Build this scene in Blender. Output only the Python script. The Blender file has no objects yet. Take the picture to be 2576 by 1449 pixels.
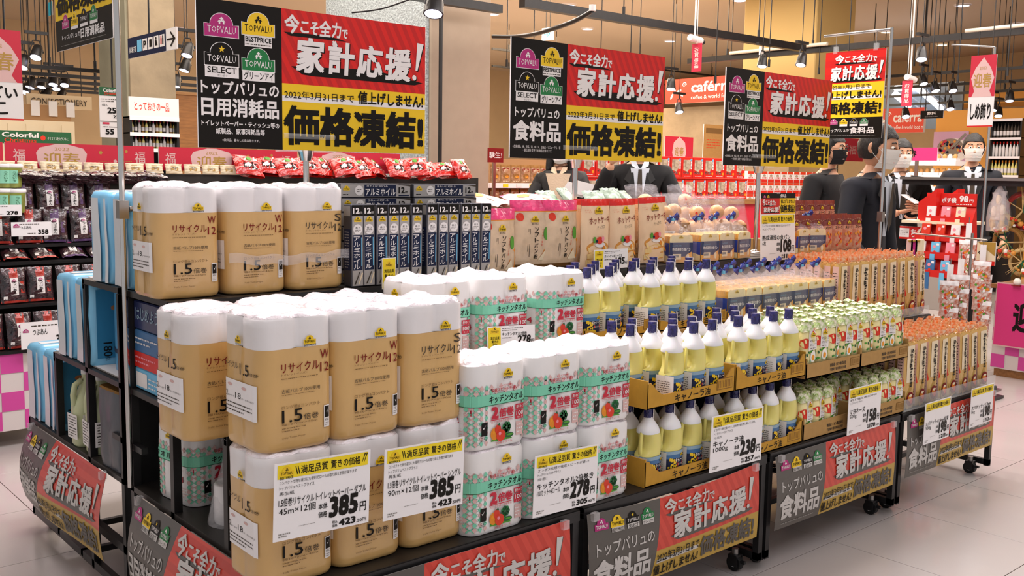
import bpy, math, random
from mathutils import Vector, Matrix, noise
random.seed(7)
C = bpy.context.scene.collection
PI = math.pi
def lin(h):
    if isinstance(h, str):
        h = h.lstrip('#'); c = [int(h[i:i+2], 16)/255 for i in (0, 2, 4)]
    else: c = h
    return tuple(v/12.92 if v <= .04045 else ((v+.055)/1.055)**2.4 for v in c)

# ---------------------------------------------------------------- camera
FPX, YAW, PITCH, ROLL = 2479.3, math.radians(48.847), math.radians(6.636), math.radians(.918)
CAM = Vector((-3.548, -2.045, 1.469))
FWD = Vector((math.cos(YAW)*math.cos(PITCH), math.sin(YAW)*math.cos(PITCH), -math.sin(PITCH)))
_r = Vector((math.sin(YAW), -math.cos(YAW), 0)); _u = _r.cross(FWD)
RGT = math.cos(ROLL)*_r + math.sin(ROLL)*_u
UPV = -math.sin(ROLL)*_r + math.cos(ROLL)*_u
cam = bpy.data.cameras.new('camera'); camo = bpy.data.objects.new('camera', cam); C.objects.link(camo)
cam.sensor_width = 36; cam.lens = FPX/2576*36; cam.clip_start = .05; cam.clip_end = 100
camo.matrix_world = Matrix(((RGT.x, UPV.x, -FWD.x, CAM.x), (RGT.y, UPV.y, -FWD.y, CAM.y), (RGT.z, UPV.z, -FWD.z, CAM.z), (0, 0, 0, 1)))
bpy.context.scene.camera = camo
def ray(px, py): return FWD*FPX + RGT*(px-1288) - UPV*(py-724.5)
def at(px, py, ax, val):
    v = ray(px, py); return CAM + v*((val-CAM[ax])/v[ax])
def atd(px, py, d):
    return CAM + ray(px, py)*(d/FPX)

# ---------------------------------------------------------------- world, lights, exposure
sc = bpy.context.scene
sc.view_settings.view_transform = 'Standard'; sc.view_settings.look = 'None'
sc.view_settings.exposure = 0.68; sc.view_settings.gamma = 1.0; sc.view_settings.use_curve_mapping = False
W = bpy.data.worlds.new('world'); sc.world = W; W.use_nodes = True
W.node_tree.nodes['Background'].inputs[0].default_value = (*lin('#ecebee'), 1)
W.node_tree.nodes['Background'].inputs[1].default_value = .42
def area(name, loc, size, power, col, target=None, sy=None):
    l = bpy.data.lights.new(name, 'AREA'); l.energy = power; l.color = lin(col); l.shape = 'RECTANGLE'; l.size = size; l.size_y = sy or size
    o = bpy.data.objects.new(name, l); C.objects.link(o); o.location = loc
    if target is not None:
        o.rotation_euler = (Vector(target)-Vector(loc)).to_track_quat('-Z', 'Y').to_euler()
    return o
def spot(name, loc, target, power, col, ang=50, r=.06, blend=.6):
    l = bpy.data.lights.new(name, 'SPOT'); l.energy = power; l.color = lin(col); l.spot_size = math.radians(ang); l.shadow_soft_size = r; l.spot_blend = blend
    o = bpy.data.objects.new(name, l); C.objects.link(o); o.location = loc
    o.rotation_euler = (Vector(target)-Vector(loc)).to_track_quat('-Z', 'Y').to_euler(); return o
area('ceiling_light_island', (-.6, 1.3, 3.9), 6.0, 112, '#fbf5f8', sy=1.2)
area('ceiling_light_aisle', (-1.5, -2.6, 3.9), 7.0, 70, '#f4f3fa', sy=2.5)
area('ceiling_light_back', (2.0, 5.5, 3.9), 9.0, 330, '#fff0e2', sy=3)
area('ceiling_light_far', (7.5, 9.5, 3.9), 5.0, 620, '#ffe2c0', sy=5)
area('ceiling_light_right', (5.0, 1.0, 3.9), 4.0, 215, '#fbf1ea', sy=4)
spot('track_light_paper', (-2.3, 1.6, 3.0), (-2.15, .3, 1.0), 90, '#fff2f4', 62, .08)
spot('track_light_towel', (-1.2, 1.7, 3.0), (-1.3, .3, 1.0), 85, '#fff2f4', 62, .08)
spot('track_light_oil', (.0, 1.7, 3.0), (-.4, .3, .9), 60, '#fff4ee', 62, .08)
spot('track_light_bread', (1.1, 1.7, 3.0), (.9, .4, .9), 55, '#fff0e0', 62, .08)

# ---------------------------------------------------------------- materials
MATS = {}
def mat(name, col, rough=.5, metal=0, noise_=0, nscale=8, bump=0, bscale=30, coat=0, alpha=1, trans=0, emit=0, ior=1.45, sss=0, spec=.5, ecol=None, col2=None, stretch=None, bdist=.01):
    if name in MATS: return MATS[name]
    m = bpy.data.materials.new(name); m.use_nodes = True; nt = m.node_tree; b = nt.nodes['Principled BSDF']
    c = lin(col)
    b.inputs['Base Color'].default_value = (*c, 1); b.inputs['Roughness'].default_value = rough; b.inputs['Metallic'].default_value = metal
    b.inputs['Coat Weight'].default_value = coat; b.inputs['Coat Roughness'].default_value = .12
    b.inputs['Alpha'].default_value = alpha; b.inputs['Transmission Weight'].default_value = trans; b.inputs['IOR'].default_value = ior
    b.inputs['Specular IOR Level'].default_value = spec
    if sss: b.inputs['Subsurface Weight'].default_value = sss; b.inputs['Subsurface Radius'].default_value = (.03, .02, .01); b.inputs['Subsurface Scale'].default_value = .5
    if emit: b.inputs['Emission Color'].default_value = (*lin(ecol or col), 1); b.inputs['Emission Strength'].default_value = emit
    tc = None
    if noise_ or bump:
        tc = nt.nodes.new('ShaderNodeTexCoord'); mp = nt.nodes.new('ShaderNodeMapping'); nt.links.new(tc.outputs['Object'], mp.inputs[0])
        if stretch: mp.inputs['Scale'].default_value = stretch
    if noise_:
        n = nt.nodes.new('ShaderNodeTexNoise'); n.inputs['Scale'].default_value = nscale; n.inputs['Detail'].default_value = 4
        nt.links.new(mp.outputs[0], n.inputs['Vector'])
        r = nt.nodes.new('ShaderNodeValToRGB'); nt.links.new(n.outputs['Fac'], r.inputs[0])
        d = lin(col2) if col2 else tuple(max(0, x*(1-noise_)) for x in c)
        r.color_ramp.elements[0].position = .35; r.color_ramp.elements[1].position = .65
        r.color_ramp.elements[0].color = (*d, 1); r.color_ramp.elements[1].color = (*(c if col2 else tuple(min(1, x*(1+noise_*.5)) for x in c)), 1)
        nt.links.new(r.outputs[0], b.inputs['Base Color'])
    if bump:
        n = nt.nodes.new('ShaderNodeTexNoise'); n.inputs['Scale'].default_value = bscale; n.inputs['Detail'].default_value = 3
        nt.links.new(mp.outputs[0], n.inputs['Vector'])
        bp = nt.nodes.new('ShaderNodeBump'); bp.inputs['Strength'].default_value = bump; bp.inputs['Distance'].default_value = bdist
        nt.links.new(n.outputs['Fac'], bp.inputs['Height']); nt.links.new(bp.outputs[0], b.inputs['Normal'])
        if coat: nt.links.new(bp.outputs[0], b.inputs['Coat Normal'])
    MATS[name] = m; return m
def P(name): return MATS[name]
# plain inks (flat print); dull ones have plastic-cover glare haze mixed into the colour
for n_, c_, r_ in (('black', '#17130f', .4), ('ink_soft', '#3c3226', .5), ('ink_brown', '#7a5c34', .5), ('white', '#e9e5e2', .45), ('paper', '#efe9e4', .5), ('red', '#cf1f16', .4),
    ('yellow', '#ecc417', .42), ('yellow_mark', '#f0d51c', .5), ('orange', '#e08a1e', .5), ('magenta', '#b02273', .45), ('green', '#12763a', .45), ('navy', '#1c2440', .4), ('maroon', '#7c1818', .5),
    ('pink', '#e98f9c', .5), ('mint', '#8fd2b4', .45), ('teal', '#7ccfae', .45), ('crimson', '#c5213a', .45), ('rose', '#c4304c', .45), ('gold', '#b08a3c', .45), ('skyblue', '#6cb8de', .45),
    ('leaf', '#4f9c2e', .5), ('tomato', '#d8361c', .4), ('eggwhite', '#f2efe2', .4), ('yolk', '#eb9518', .4), ('grey', '#8b8680', .5), ('silver', '#a39f9c', .35), ('cream', '#ead9b8', .5),
    ('pancake', '#d9943c', .5), ('pancake_side', '#efd08e', .5), ('lavender', '#c9a2c4', .5), ('kraft_dark', '#8a6226', .7), ('taupe', '#8a8074', .5), ('dull_haze_black', '#55504a', .42), ('dull_haze_red', '#c8402f', .4),
    ('dull_haze_yellow', '#b8953c', .42), ('dull_haze_white', '#c9c5c0', .45), ('deep_green', '#1d5b33', .5), ('hotpink', '#d3337a', .5), ('blush', '#d9b3ae', .5), ('oilblue', '#3c6b9a', .4)):
    mat(n_, c_, r_, coat=.15 if n_.startswith('dull') else 0, spec=.2 if n_ in ('black', 'navy', 'maroon') else .5)
mat('red_striped', '#d2180f', .35)
def stripes(m, c1, c2, scale):
    nt = m.node_tree; b = nt.nodes['Principled BSDF']; tc = nt.nodes.new('ShaderNodeTexCoord'); w = nt.nodes.new('ShaderNodeTexWave')
    mp = nt.nodes.new('ShaderNodeMapping'); mp.inputs['Rotation'].default_value = (0, math.radians(28), 0)
    nt.links.new(tc.outputs['Object'], mp.inputs[0]); nt.links.new(mp.outputs[0], w.inputs['Vector']); w.inputs['Scale'].default_value = scale
    r = nt.nodes.new('ShaderNodeValToRGB'); r.color_ramp.elements[0].color = (*lin(c1), 1); r.color_ramp.elements[1].color = (*lin(c2), 1)
    r.color_ramp.elements[0].position = .4; r.color_ramp.elements[1].position = .6
    nt.links.new(w.outputs['Fac'], r.inputs[0]); nt.links.new(r.outputs[0], b.inputs['Base Color'])
stripes(MATS['red_striped'], '#d8190f', '#c01410', 9)
mat('dull_haze_red_striped', '#c8402f', .38, coat=.2); stripes(MATS['dull_haze_red_striped'], '#cf4130', '#c23626', 9)  # banner red, both stripe colours greyed by painted glare haze
mat('kraft_film', '#d2a969', .34, noise_=.06, nscale=9, bump=.5, bscale=11, coat=.7, bdist=.012, stretch=(1, 1, .55))
mat('white_film', '#e6e3e3', .4, bump=.2, bscale=18, coat=.4, sss=0, bdist=.01)
mat('crinkled_film', '#f6eef2', .22, bump=.75, bscale=26, coat=.8, bdist=.02)
mat('towel_film', '#eae8e6', .38, bump=.18, bscale=16, coat=.45)
mat('clear_film', '#f4f2f4', .12, bump=.8, bscale=30, alpha=.28, coat=.5, bdist=.02)
mat('clear_plastic', '#e8ecec', .08, alpha=.22, coat=.3)
mat('card_plastic', '#f1eeee', .3)
mat('shelf_black', '#1b1a1b', .38, noise_=.3, nscale=20)
mat('shelf_board', '#26221f', .42, noise_=.25, nscale=6)
mat('rubber', '#101010', .6)
mat('chrome', '#c9c6c2', .18, metal=1)
mat('steel', '#a09c98', .3, metal=1)
mat('cardboard', '#c08f2e', .75, noise_=.06, nscale=40)
mat('cardboard_plain', '#b18a50', .75, noise_=.06, nscale=40)
mat('cardboard_edge', '#a5742c', .8)
mat('oil_liquid', '#eee386', .25, trans=.1, sss=.3, noise_=.05, nscale=5)
mat('oil_headspace', '#eeeef0', .35, sss=.3)
mat('label_sky', '#8aa6b8', .4); mat('foil_side', '#45454c', .35, metal=.3); mat('foil_front', '#a9a5a1', .3)
mat('cap_blue', '#25246b', .3, noise_=.5, nscale=60, bump=.8, bscale=70, coat=.4)
mat('skin', '#cf9c7c', .5, noise_=.06, sss=.1)
mat('hair', '#17120f', .45, bump=.6, bscale=60, stretch=(4, 4, .6))
mat('mask_cloth', '#dedcd6', .7, bump=.2, bscale=30)
mat('mask_black', '#0d0d0e', .8)
mat('suit_navy', '#10131d', .8, noise_=.2)
mat('suit_black', '#0c0b0d', .8, noise_=.2)
mat('parka', '#232121', .6, bump=.5, bscale=10)
mat('shirt', '#ccd3dc', .6)
mat('knit', '#d6bfa4', .8, bump=.3, bscale=80)
mat('wood', '#96683a', .5, noise_=.2, nscale=6, stretch=(1, 8, 8))
mat('light_on', '#ffffff', .4, emit=5, ecol='#d9d8ff')
mat('light_warm', '#ffffff', .4, emit=6, ecol='#ffe7b8')
mat('tube_on', '#ffffff', .4, emit=5, ecol='#eef0ff')
mat('exit_on', '#ffffff', .4, emit=1.3, ecol='#d8f4ff')
mat('exit_ink', '#0b7f8e', .4, emit=.5, ecol='#0b7f8e')
# ---------------------------------------------------------------- mesh collector
class MB:
    def __init__(s): s.v = []; s.f = []; s.m = []; s.s = []; s.mats = []
    def mi(s, m):
        m = MATS[m] if isinstance(m, str) else m
        if m not in s.mats: s.mats.append(m)
        return s.mats.index(m)
    def add(s, v, f, m, smooth=False):
        b = len(s.v); s.v.extend(tuple(p) for p in v); i = s.mi(m)
        for q in f: s.f.append(tuple(b+k for k in q)); s.m.append(i); s.s.append(smooth)
        return s
    def box(s, lo, hi, m, T=None):
        x0, y0, z0 = lo; x1, y1, z1 = hi
        v = [(x0, y0, z0), (x1, y0, z0), (x1, y1, z0), (x0, y1, z0), (x0, y0, z1), (x1, y0, z1), (x1, y1, z1), (x0, y1, z1)]
        if T: v = [T @ Vector(p) for p in v]
        return s.add(v, [(3, 2, 1, 0), (4, 5, 6, 7), (0, 1, 5, 4), (1, 2, 6, 5), (2, 3, 7, 6), (3, 0, 4, 7)], m)
    def bbox(s, lo, hi, m, b=.004, T=None):
        "box with chamfered upright edges and top rim"
        x0, y0, z0 = lo; x1, y1, z1 = hi; b = min(b, (x1-x0)*.3, (y1-y0)*.3, (z1-z0)*.3)
        ring = lambda d, z: [(x0+b+d, y0+d, z), (x1-b-d, y0+d, z), (x1-d, y0+b+d, z), (x1-d, y1-b-d, z), (x1-b-d, y1-d, z), (x0+b+d, y1-d, z), (x0+d, y1-b-d, z), (x0+d, y0+b+d, z)]
        v = ring(b, z0)+ring(0, z0+b)+ring(0, z1-b)+ring(b*.9, z1)
        if T: v = [T @ Vector(p) for p in v]
        f = [tuple(range(7, -1, -1)), tuple(range(24, 32))]
        for k in range(3):
            for i in range(8): j = (i+1) % 8; f.append((k*8+i, k*8+j, k*8+8+j, k*8+8+i))
        return s.add(v, f, m)
    def tube(s, a, b, r, m, n=10, r2=None, cap=True):
        a = Vector(a); b = Vector(b); d = (b-a).normalized(); t = d.orthogonal().normalized(); u = d.cross(t); r2 = r if r2 is None else r2
        v = [a+(t*math.cos(2*PI*i/n)+u*math.sin(2*PI*i/n))*r for i in range(n)]+[b+(t*math.cos(2*PI*i/n)+u*math.sin(2*PI*i/n))*r2 for i in range(n)]
        f = [(i, (i+1) % n, n+(i+1) % n, n+i) for i in range(n)]
        s.add(v, f, m, True)
        if cap: s.add(v, [tuple(range(n-1, -1, -1)), tuple(range(n, 2*n))], m)
        return s
    def path(s, pts, r, m, n=8):
        pts = [Vector(p) for p in pts]; rings = []
        up = None
        for i, p in enumerate(pts):
            d = ((pts[min(i+1, len(pts)-1)])-(pts[max(i-1, 0)])).normalized()
            if up is None: up = d.orthogonal().normalized()
            t = (up-d*up.dot(d)).normalized(); up = t; u = d.cross(t)
            rr = r[i] if isinstance(r, (list, tuple)) else r
            rings.append([p+(t*math.cos(2*PI*k/n)+u*math.sin(2*PI*k/n))*rr for k in range(n)])
        return s.loft(rings, m, True)
    def loft(s, rings, m, caps=True, smooth=True, close=True):
        n = len(rings[0]); v = [p for r in rings for p in r]; f = []
        for k in range(len(rings)-1):
            for i in range(n if close else n-1):
                j = (i+1) % n; f.append((k*n+i, k*n+j, (k+1)*n+j, (k+1)*n+i))
        s.add(v, f, m, smooth)
        if caps and close:
            s.add(rings[0], [tuple(range(n-1, -1, -1))], m); s.add(rings[-1], [tuple(range(n))], m)
        return s
    def lathe(s, prof, m, n=20, c=(0, 0, 0), sx=1, sy=1, caps=True):
        return s.loft([[(c[0]+r*sx*math.cos(2*PI*i/n), c[1]+r*sy*math.sin(2*PI*i/n), c[2]+z) for i in range(n)] for r, z in prof], m, caps)
    def ball(s, c, r, m, n=12, k=8, T=None):
        rx, ry, rz = r if isinstance(r, (list, tuple)) else (r, r, r); rings = []
        for a in range(1, k):
            t = PI*a/k; rings.append([Vector((c[0]+rx*math.sin(t)*math.cos(2*PI*i/n), c[1]+ry*math.sin(t)*math.sin(2*PI*i/n), c[2]-rz*math.cos(t))) for i in range(n)])
        if T: rings = [[T @ p for p in q] for q in rings]
        return s.loft(rings, m)
    def grid(s, F, nu, nv, m, smooth=True):
        v = [F(i/nu, j/nv) for j in range(nv+1) for i in range(nu+1)]
        return s.add(v, [(j*(nu+1)+i, j*(nu+1)+i+1, (j+1)*(nu+1)+i+1, (j+1)*(nu+1)+i) for j in range(nv) for i in range(nu)], m, smooth)
    def mesh(s, name):
        me = bpy.data.meshes.new(name); me.from_pydata(s.v, [], s.f)
        for m in s.mats: me.materials.append(m)
        me.polygons.foreach_set('material_index', s.m); me.polygons.foreach_set('use_smooth', s.s); me.update(); return me
def tag(o, label=None, cat=None, group=None, kind=None):
    if label: o['label'] = label
    if cat: o['category'] = cat
    if group: o['group'] = group
    if kind: o['kind'] = kind
    return o
def obj(name, mb, parent=None, loc=None, rz=0, label=None, cat=None, group=None, kind=None):
    me = mb.mesh(name) if isinstance(mb, MB) else mb
    o = bpy.data.objects.new(name, me); C.objects.link(o)
    if parent: o.parent = parent
    if loc is not None: o.location = loc
    if rz: o.rotation_euler.z = rz
    return tag(o, label, cat, group, kind)
def thing(name, label, cat, loc=(0, 0, 0), rz=0, group=None):
    o = bpy.data.objects.new(name, None); C.objects.link(o); o.empty_display_size = .05
    o.location = loc; o.rotation_euler.z = rz
    return tag(o, label, cat, group)
def dup(root, loc, rz=0, label=None, group=None, rx=0, ry=0):
    r = root.copy(); C.objects.link(r); r.location = loc; r.rotation_euler = (rx, ry, rz)
    if label: r['label'] = label
    if group: r['group'] = group
    for ch in list(root.children):
        c = ch.copy(); C.objects.link(c); c.parent = r
        for g in list(ch.children):
            d = g.copy(); C.objects.link(d); d.parent = c
    return r
class Proto:
    "first call places the built thing itself, later calls copy it"
    def __init__(s, root): s.root = root; s.used = False
    def put(s, loc, rz=0, label=None, group=None, rx=0, ry=0):
        if not s.used:
            s.used = True; r = s.root; r.location = loc; r.rotation_euler = (rx, ry, rz)
            if label: r['label'] = label
            if group: r['group'] = group
            return r
        return dup(s.root, loc, rz, label, group, rx, ry)
ORD = ['first', 'second', 'third', 'fourth', 'fifth', 'sixth', 'seventh', 'eighth', 'ninth', 'tenth', 'eleventh', 'twelfth', 'thirteenth', 'fourteenth', 'fifteenth', 'sixteenth', 'seventeenth', 'eighteenth', 'nineteenth', 'twentieth',
       'twenty-first', 'twenty-second', 'twenty-third', 'twenty-fourth', 'twenty-fifth', 'twenty-sixth', 'twenty-seventh', 'twenty-eighth', 'twenty-ninth', 'thirtieth']

# ---------------------------------------------------------------- lettering and flat art
_GC = {}
def glyphs(sx, bold=0, res=2):
    key = (sx, bold, res)
    if key in _GC: return _GC[key]
    cu = bpy.data.curves.new('t', 'FONT'); cu.body = sx; cu.resolution_u = res
    o = bpy.data.objects.new('t', cu); C.objects.link(o)
    me = bpy.data.meshes.new_from_object(o.evaluated_get(bpy.context.evaluated_depsgraph_get()))
    v0 = [(v.co.x, v.co.y) for v in me.vertices]; f0 = [tuple(p.vertices) for p in me.polygons]
    bpy.data.objects.remove(o); bpy.data.curves.remove(cu); bpy.data.meshes.remove(me)
    v = []; f = []
    sh = [(0, 0)] if not bold else ([(-bold, 0), (bold, 0), (0, bold), (0, -bold)] if bold < .018 else [(-bold, -bold), (bold, -bold), (bold, bold), (-bold, bold), (0, 0)])
    for n_, (dx, dy) in enumerate(sh):
        b = len(v); v += [(x+dx, y+dy, n_*.16) for x, y in v0]; f += [tuple(b+k for k in q) for q in f0]
    x0 = min(p[0] for p in v); x1 = max(p[0] for p in v); y0 = min(p[1] for p in v); y1 = max(p[1] for p in v)
    _GC[key] = ([((p[0]-x0)/(x1-x0), (p[1]-y0)/(y1-y0), p[2]) for p in v], f, (x1-x0)/(y1-y0)); return _GC[key]
class Art:
    def __init__(s): s.it = []
    def poly(s, pts, m, L=1): s.it.append((list(pts), [tuple(range(len(pts)))], m, L)); return s
    def rect(s, x0, y0, x1, y1, m, L=1, nx=1, ny=1):
        v = [(x0+(x1-x0)*i/nx, y0+(y1-y0)*j/ny) for j in range(ny+1) for i in range(nx+1)]
        s.it.append((v, [(j*(nx+1)+i, j*(nx+1)+i+1, (j+1)*(nx+1)+i+1, (j+1)*(nx+1)+i) for j in range(ny) for i in range(nx)], m, L)); return s
    def quad(s, a, b, c, d, m, L=1, nx=8, ny=3):
        v = []
        for j in range(ny+1):
            for i in range(nx+1):
                u = i/nx; w = j/ny
                v.append(tuple((a[k]*(1-u)+b[k]*u)*(1-w)+(d[k]*(1-u)+c[k]*u)*w for k in (0, 1)))
        s.it.append((v, [(j*(nx+1)+i, j*(nx+1)+i+1, (j+1)*(nx+1)+i+1, (j+1)*(nx+1)+i) for j in range(ny) for i in range(nx)], m, L)); return s
    def circ(s, x, y, rx, m, L=1, ry=None, n=20):
        ry = ry or rx; return s.poly([(x+rx*math.cos(2*PI*i/n), y+ry*math.sin(2*PI*i/n)) for i in range(n)], m, L)
    def text(s, t, x0, y0, x1, y1, m, L=2, bold=0, rise=0, shear=0, res=2, rot=0):
        g, f, asp = glyphs(t, bold, res); v = []
        for a, b, c in g:
            if rot: a, b = b, 1-a          # reads downwards
            v.append((x0+(x1-x0)*a+shear*(y1-y0)*b, y0+(y1-y0)*b+rise*a, c))
        s.it.append((v, [q[::-1] for q in f] if False else f, m, L)); return s
    def vtext(s, t, x0, y0, x1, y1, m, L=2, bold=0):
        h = (y1-y0)/len(t)
        for i, ch in enumerate(t):
            if ch == 'ー': s.rect((x0+x1)/2-(x1-x0)*.07, y1-(i+1)*h+h*.1, (x0+x1)/2+(x1-x0)*.07, y1-i*h-h*.1, m, L)
            else: s.text(ch, x0+(x1-x0)*.04, y1-(i+1)*h+h*.08, x1-(x1-x0)*.04, y1-i*h-h*.08, m, L, bold)
        return s
    def lines(s, x0, y0, x1, y1, n, m, L=2, fill=.45, seed=1):
        "small print too fine to read: broken strokes of words"
        rr = random.Random(seed); h = (y1-y0)/n
        for k in range(n):
            y = y1-(k+.5)*h; x = x0; e = x1 if k < n-1 or n == 1 else x0+(x1-x0)*.7
            while x < e-.15*h:
                w = h*rr.uniform(.4, 1.5); w = min(w, e-x); s.rect(x, y-h*fill*.38, x+w*.7, y+h*fill*.38, m, L); x += w
        return s
    def to(s, mb, F, eps=.0006):
        for v, f, m, L in s.it: mb.add([F(p[0], p[1], (L+(p[2] if len(p) > 2 else 0))*eps) for p in v], f, m, False)
        return mb
def plane(O, U, V):
    O = Vector(O); U = Vector(U).normalized(); V = Vector(V).normalized(); N = U.cross(V)
    return lambda x, y, o=0: O+U*x+V*y+N*o
def emblem(a, x, y, w, kind='yellow', L=2, full=True):
    "shop emblem: a plate with a domed top, house mark and name; x, y = lower left"
    col = {'yellow': 'yellow', 'magenta': 'magenta', 'black': 'black', 'green': 'green', 'dyellow': 'dull_haze_yellow'}[kind]
    ink = {'yellow': 'black', 'dyellow': 'black'}.get(kind, 'white'); edge = 'white' if kind != 'dyellow' else 'dull_haze_white'
    h = w*.33; dome = lambda e: [(x-e, y-e), (x+w+e, y-e), (x+w+e, y+h+e)]+[(x+w/2+(w*.33+e)*math.cos(PI*i/12), y+h+(w*.3+e)*math.sin(PI*i/12)) for i in range(13)]+[(x-e, y+h+e)]
    if full: a.poly(dome(w*.018), edge, L)
    a.poly(dome(0), col, L+1)
    cx = x+w/2; k = w*.1
    if kind == 'black': a.poly([(cx+(k if i % 2 == 0 else k*.42)*math.sin(PI*i/5), y+h+w*.12+(k if i % 2 == 0 else k*.42)*math.cos(PI*i/5)) for i in range(10)], 'yellow', L+2)
    else:
        for dx, dy, q in ((-.6, -.1, .6), (.6, -.1, .6), (0, .65, .7)):
            a.poly([(cx+(dx-q)*k, y+h+w*.08+dy*k), (cx+(dx+q)*k, y+h+w*.08+dy*k), (cx+dx*k, y+h+w*.08+(dy+.9*q)*k)], ink, L+2)
            a.rect(cx+(dx-.4*q)*k, y+h+w*.08+(dy-.6)*k, cx+(dx+.4*q)*k, y+h+w*.08+dy*k, ink, L+2)
    a.text('TOPVALU', x+w*.08, y+h*.28, x+w*.92, y+h*.85, ink, L+2, 0 if full else .01, res=1)
    return a
def kakei(a, x0, y0, x1, y1, L=2, wh='white', bk='black', bold=.03):
    "brushed slogan, large characters with a black brush shadow below"
    w = x1-x0; h = y1-y0
    a.poly([(x0-.03*w, y0+.13*h), (x0+.05*w, y0-.04*h), (x0+.12*w, y0-.06*h), (x0+.95*w, y0-.07*h), (x1+.02*w, y0+.0*h), (x0+.6*w, y0+.22*h)], bk, L)
    g = [('家', 0, .21, .0, .98), ('計', .235, .205, .02, .95), ('応', .46, .21, .02, .93), ('援', .69, .22, .0, .97)]
    for dx, dy, m, l in ((.008, -.022, bk, L+1), (0, 0, wh, L+2)):
        for ch, gx, gw, gy, gh in g: a.text(ch, x0+w*(gx+dx), y0+h*(gy+dy), x0+w*(gx+gw+dx), y0+h*(gy*1+gh*.84+dy), m, l, bold, shear=.06)
        a.poly([(x0+w*(.955+dx), y0+h*(.3+dy)), (x0+w*(.972+dx), y0+h*(.3+dy)), (x0+w*(1.025+dx), y0+h*(.98+dy)), (x0+w*(.97+dx), y0+h*(1.0+dy))], m, l)
        a.circ(x0+w*(.945+dx), y0+h*(.12+dy), w*.018, m, l, ry=h*.07, n=10)
def imakoso(a, x0, y0, x1, y1, L=2, wh='white', bk='black'):
    w = x1-x0; h = y1-y0
    a.poly([(x0-.0*w, y0+.06*h), (x0+.1*w, y0-.12*h), (x0+1.0*w, y0-.1*h), (x0+.7*w, y0+.1*h)], bk, L)
    for ch, gx, gw, gy, gh in (('今', 0, .23, 0, 1), ('こ', .25, .13, .1, .62), ('そ', .4, .13, .05, .7), ('全', .54, .19, .03, .86), ('力', .74, .15, .03, .84), ('で', .9, .1, .05, .5)):
        a.text(ch, x0+w*gx, y0+h*gy, x0+w*(gx+gw), y0+h*(gy+gh), wh, L+2, .03, shear=.05)
def poster_art(W_, H_, food=True):
    a = Art(); X = lambda u: u*W_; Y = lambda v: v*H_
    a.rect(0, 0, X(.333), H_, 'black', 1); a.rect(X(.333), Y(.475), W_, H_, 'red_striped', 1)
    a.rect(X(.333), 0, W_, Y(.475), 'yellow', 1); a.rect(X(.333), Y(.35), W_, Y(.388), 'white', 2)
    emblem(a, X(.029), Y(.755), X(.13), 'magenta'); emblem(a, X(.173), Y(.79), X(.13), 'yellow')
    a.rect(X(.183), Y(.71), X(.293), Y(.785), 'white', 2); a.text('BESTPRICE', X(.186), Y(.742), X(.29), Y(.778), 'black', 3, .02); a.lines(X(.186), Y(.715), X(.29), Y(.735), 1, 'ink_soft', 3)
    emblem(a, X(.028), Y(.56), X(.13), 'black'); a.rect(X(.028), Y(.48), X(.158), Y(.56), 'white', 3); a.text('SELECT', X(.037), Y(.508), X(.15), Y(.55), 'black', 4, .01); a.text('セレクト', X(.075), Y(.485), X(.115), Y(.5), 'black', 4)
    emblem(a, X(.172), Y(.545), X(.13), 'green'); a.rect(X(.172), Y(.472), X(.302), Y(.545), 'white', 3); a.text('グリーンアイ', X(.178), Y(.48), X(.297), Y(.538), 'black', 4, .01)
    if food:
        a.text('トップバリュの', X(.025), Y(.345), X(.29), Y(.43), 'white', 2, .02); a.text('食料品', X(.015), Y(.145), X(.3), Y(.32), 'white', 2, .028)
        a.text('※生鮮食品、米、惣菜、酒、ギフト、企画品・リニューアル・等', X(.015), Y(.085), X(.3), Y(.11), 'white', 2); a.text('一部仕様を変更する商品を除きます。', X(.07), Y(.055), X(.25), Y(.08), 'white', 2)
    else:
        a.text('トップバリュの', X(.012), Y(.365), X(.319), Y(.46), 'white', 2, .022); a.text('日用消耗品', X(.012), Y(.215), X(.318), Y(.345), 'white', 2, .028)
        a.text('トイレットペーパー・ティッシュ等の', X(.012), Y(.148), X(.319), Y(.188), 'white', 2, .02); a.text('紙製品、家事消耗品等', X(.066), Y(.095), X(.259), Y(.137), 'white', 2, .02)
        a.text('※飲料品、暮らしの品は除きます。', X(.09), Y(.045), X(.238), Y(.065), 'white', 2)
    imakoso(a, X(.342), Y(.83), X(.62), Y(.965)); kakei(a, X(.39), Y(.56), X(.975), Y(.87), bold=.032)
    a.text('2022年3月31日まで', X(.342), Y(.368), X(.65), Y(.428), 'black', 3, .006); a.text('値上げしません!', X(.668), Y(.362), X(.988), Y(.46), 'black', 3, .028)
    a.text('価格凍結!', X(.337), Y(.035), X(.99), Y(.325), 'black', 3, .036)
    return a
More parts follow.
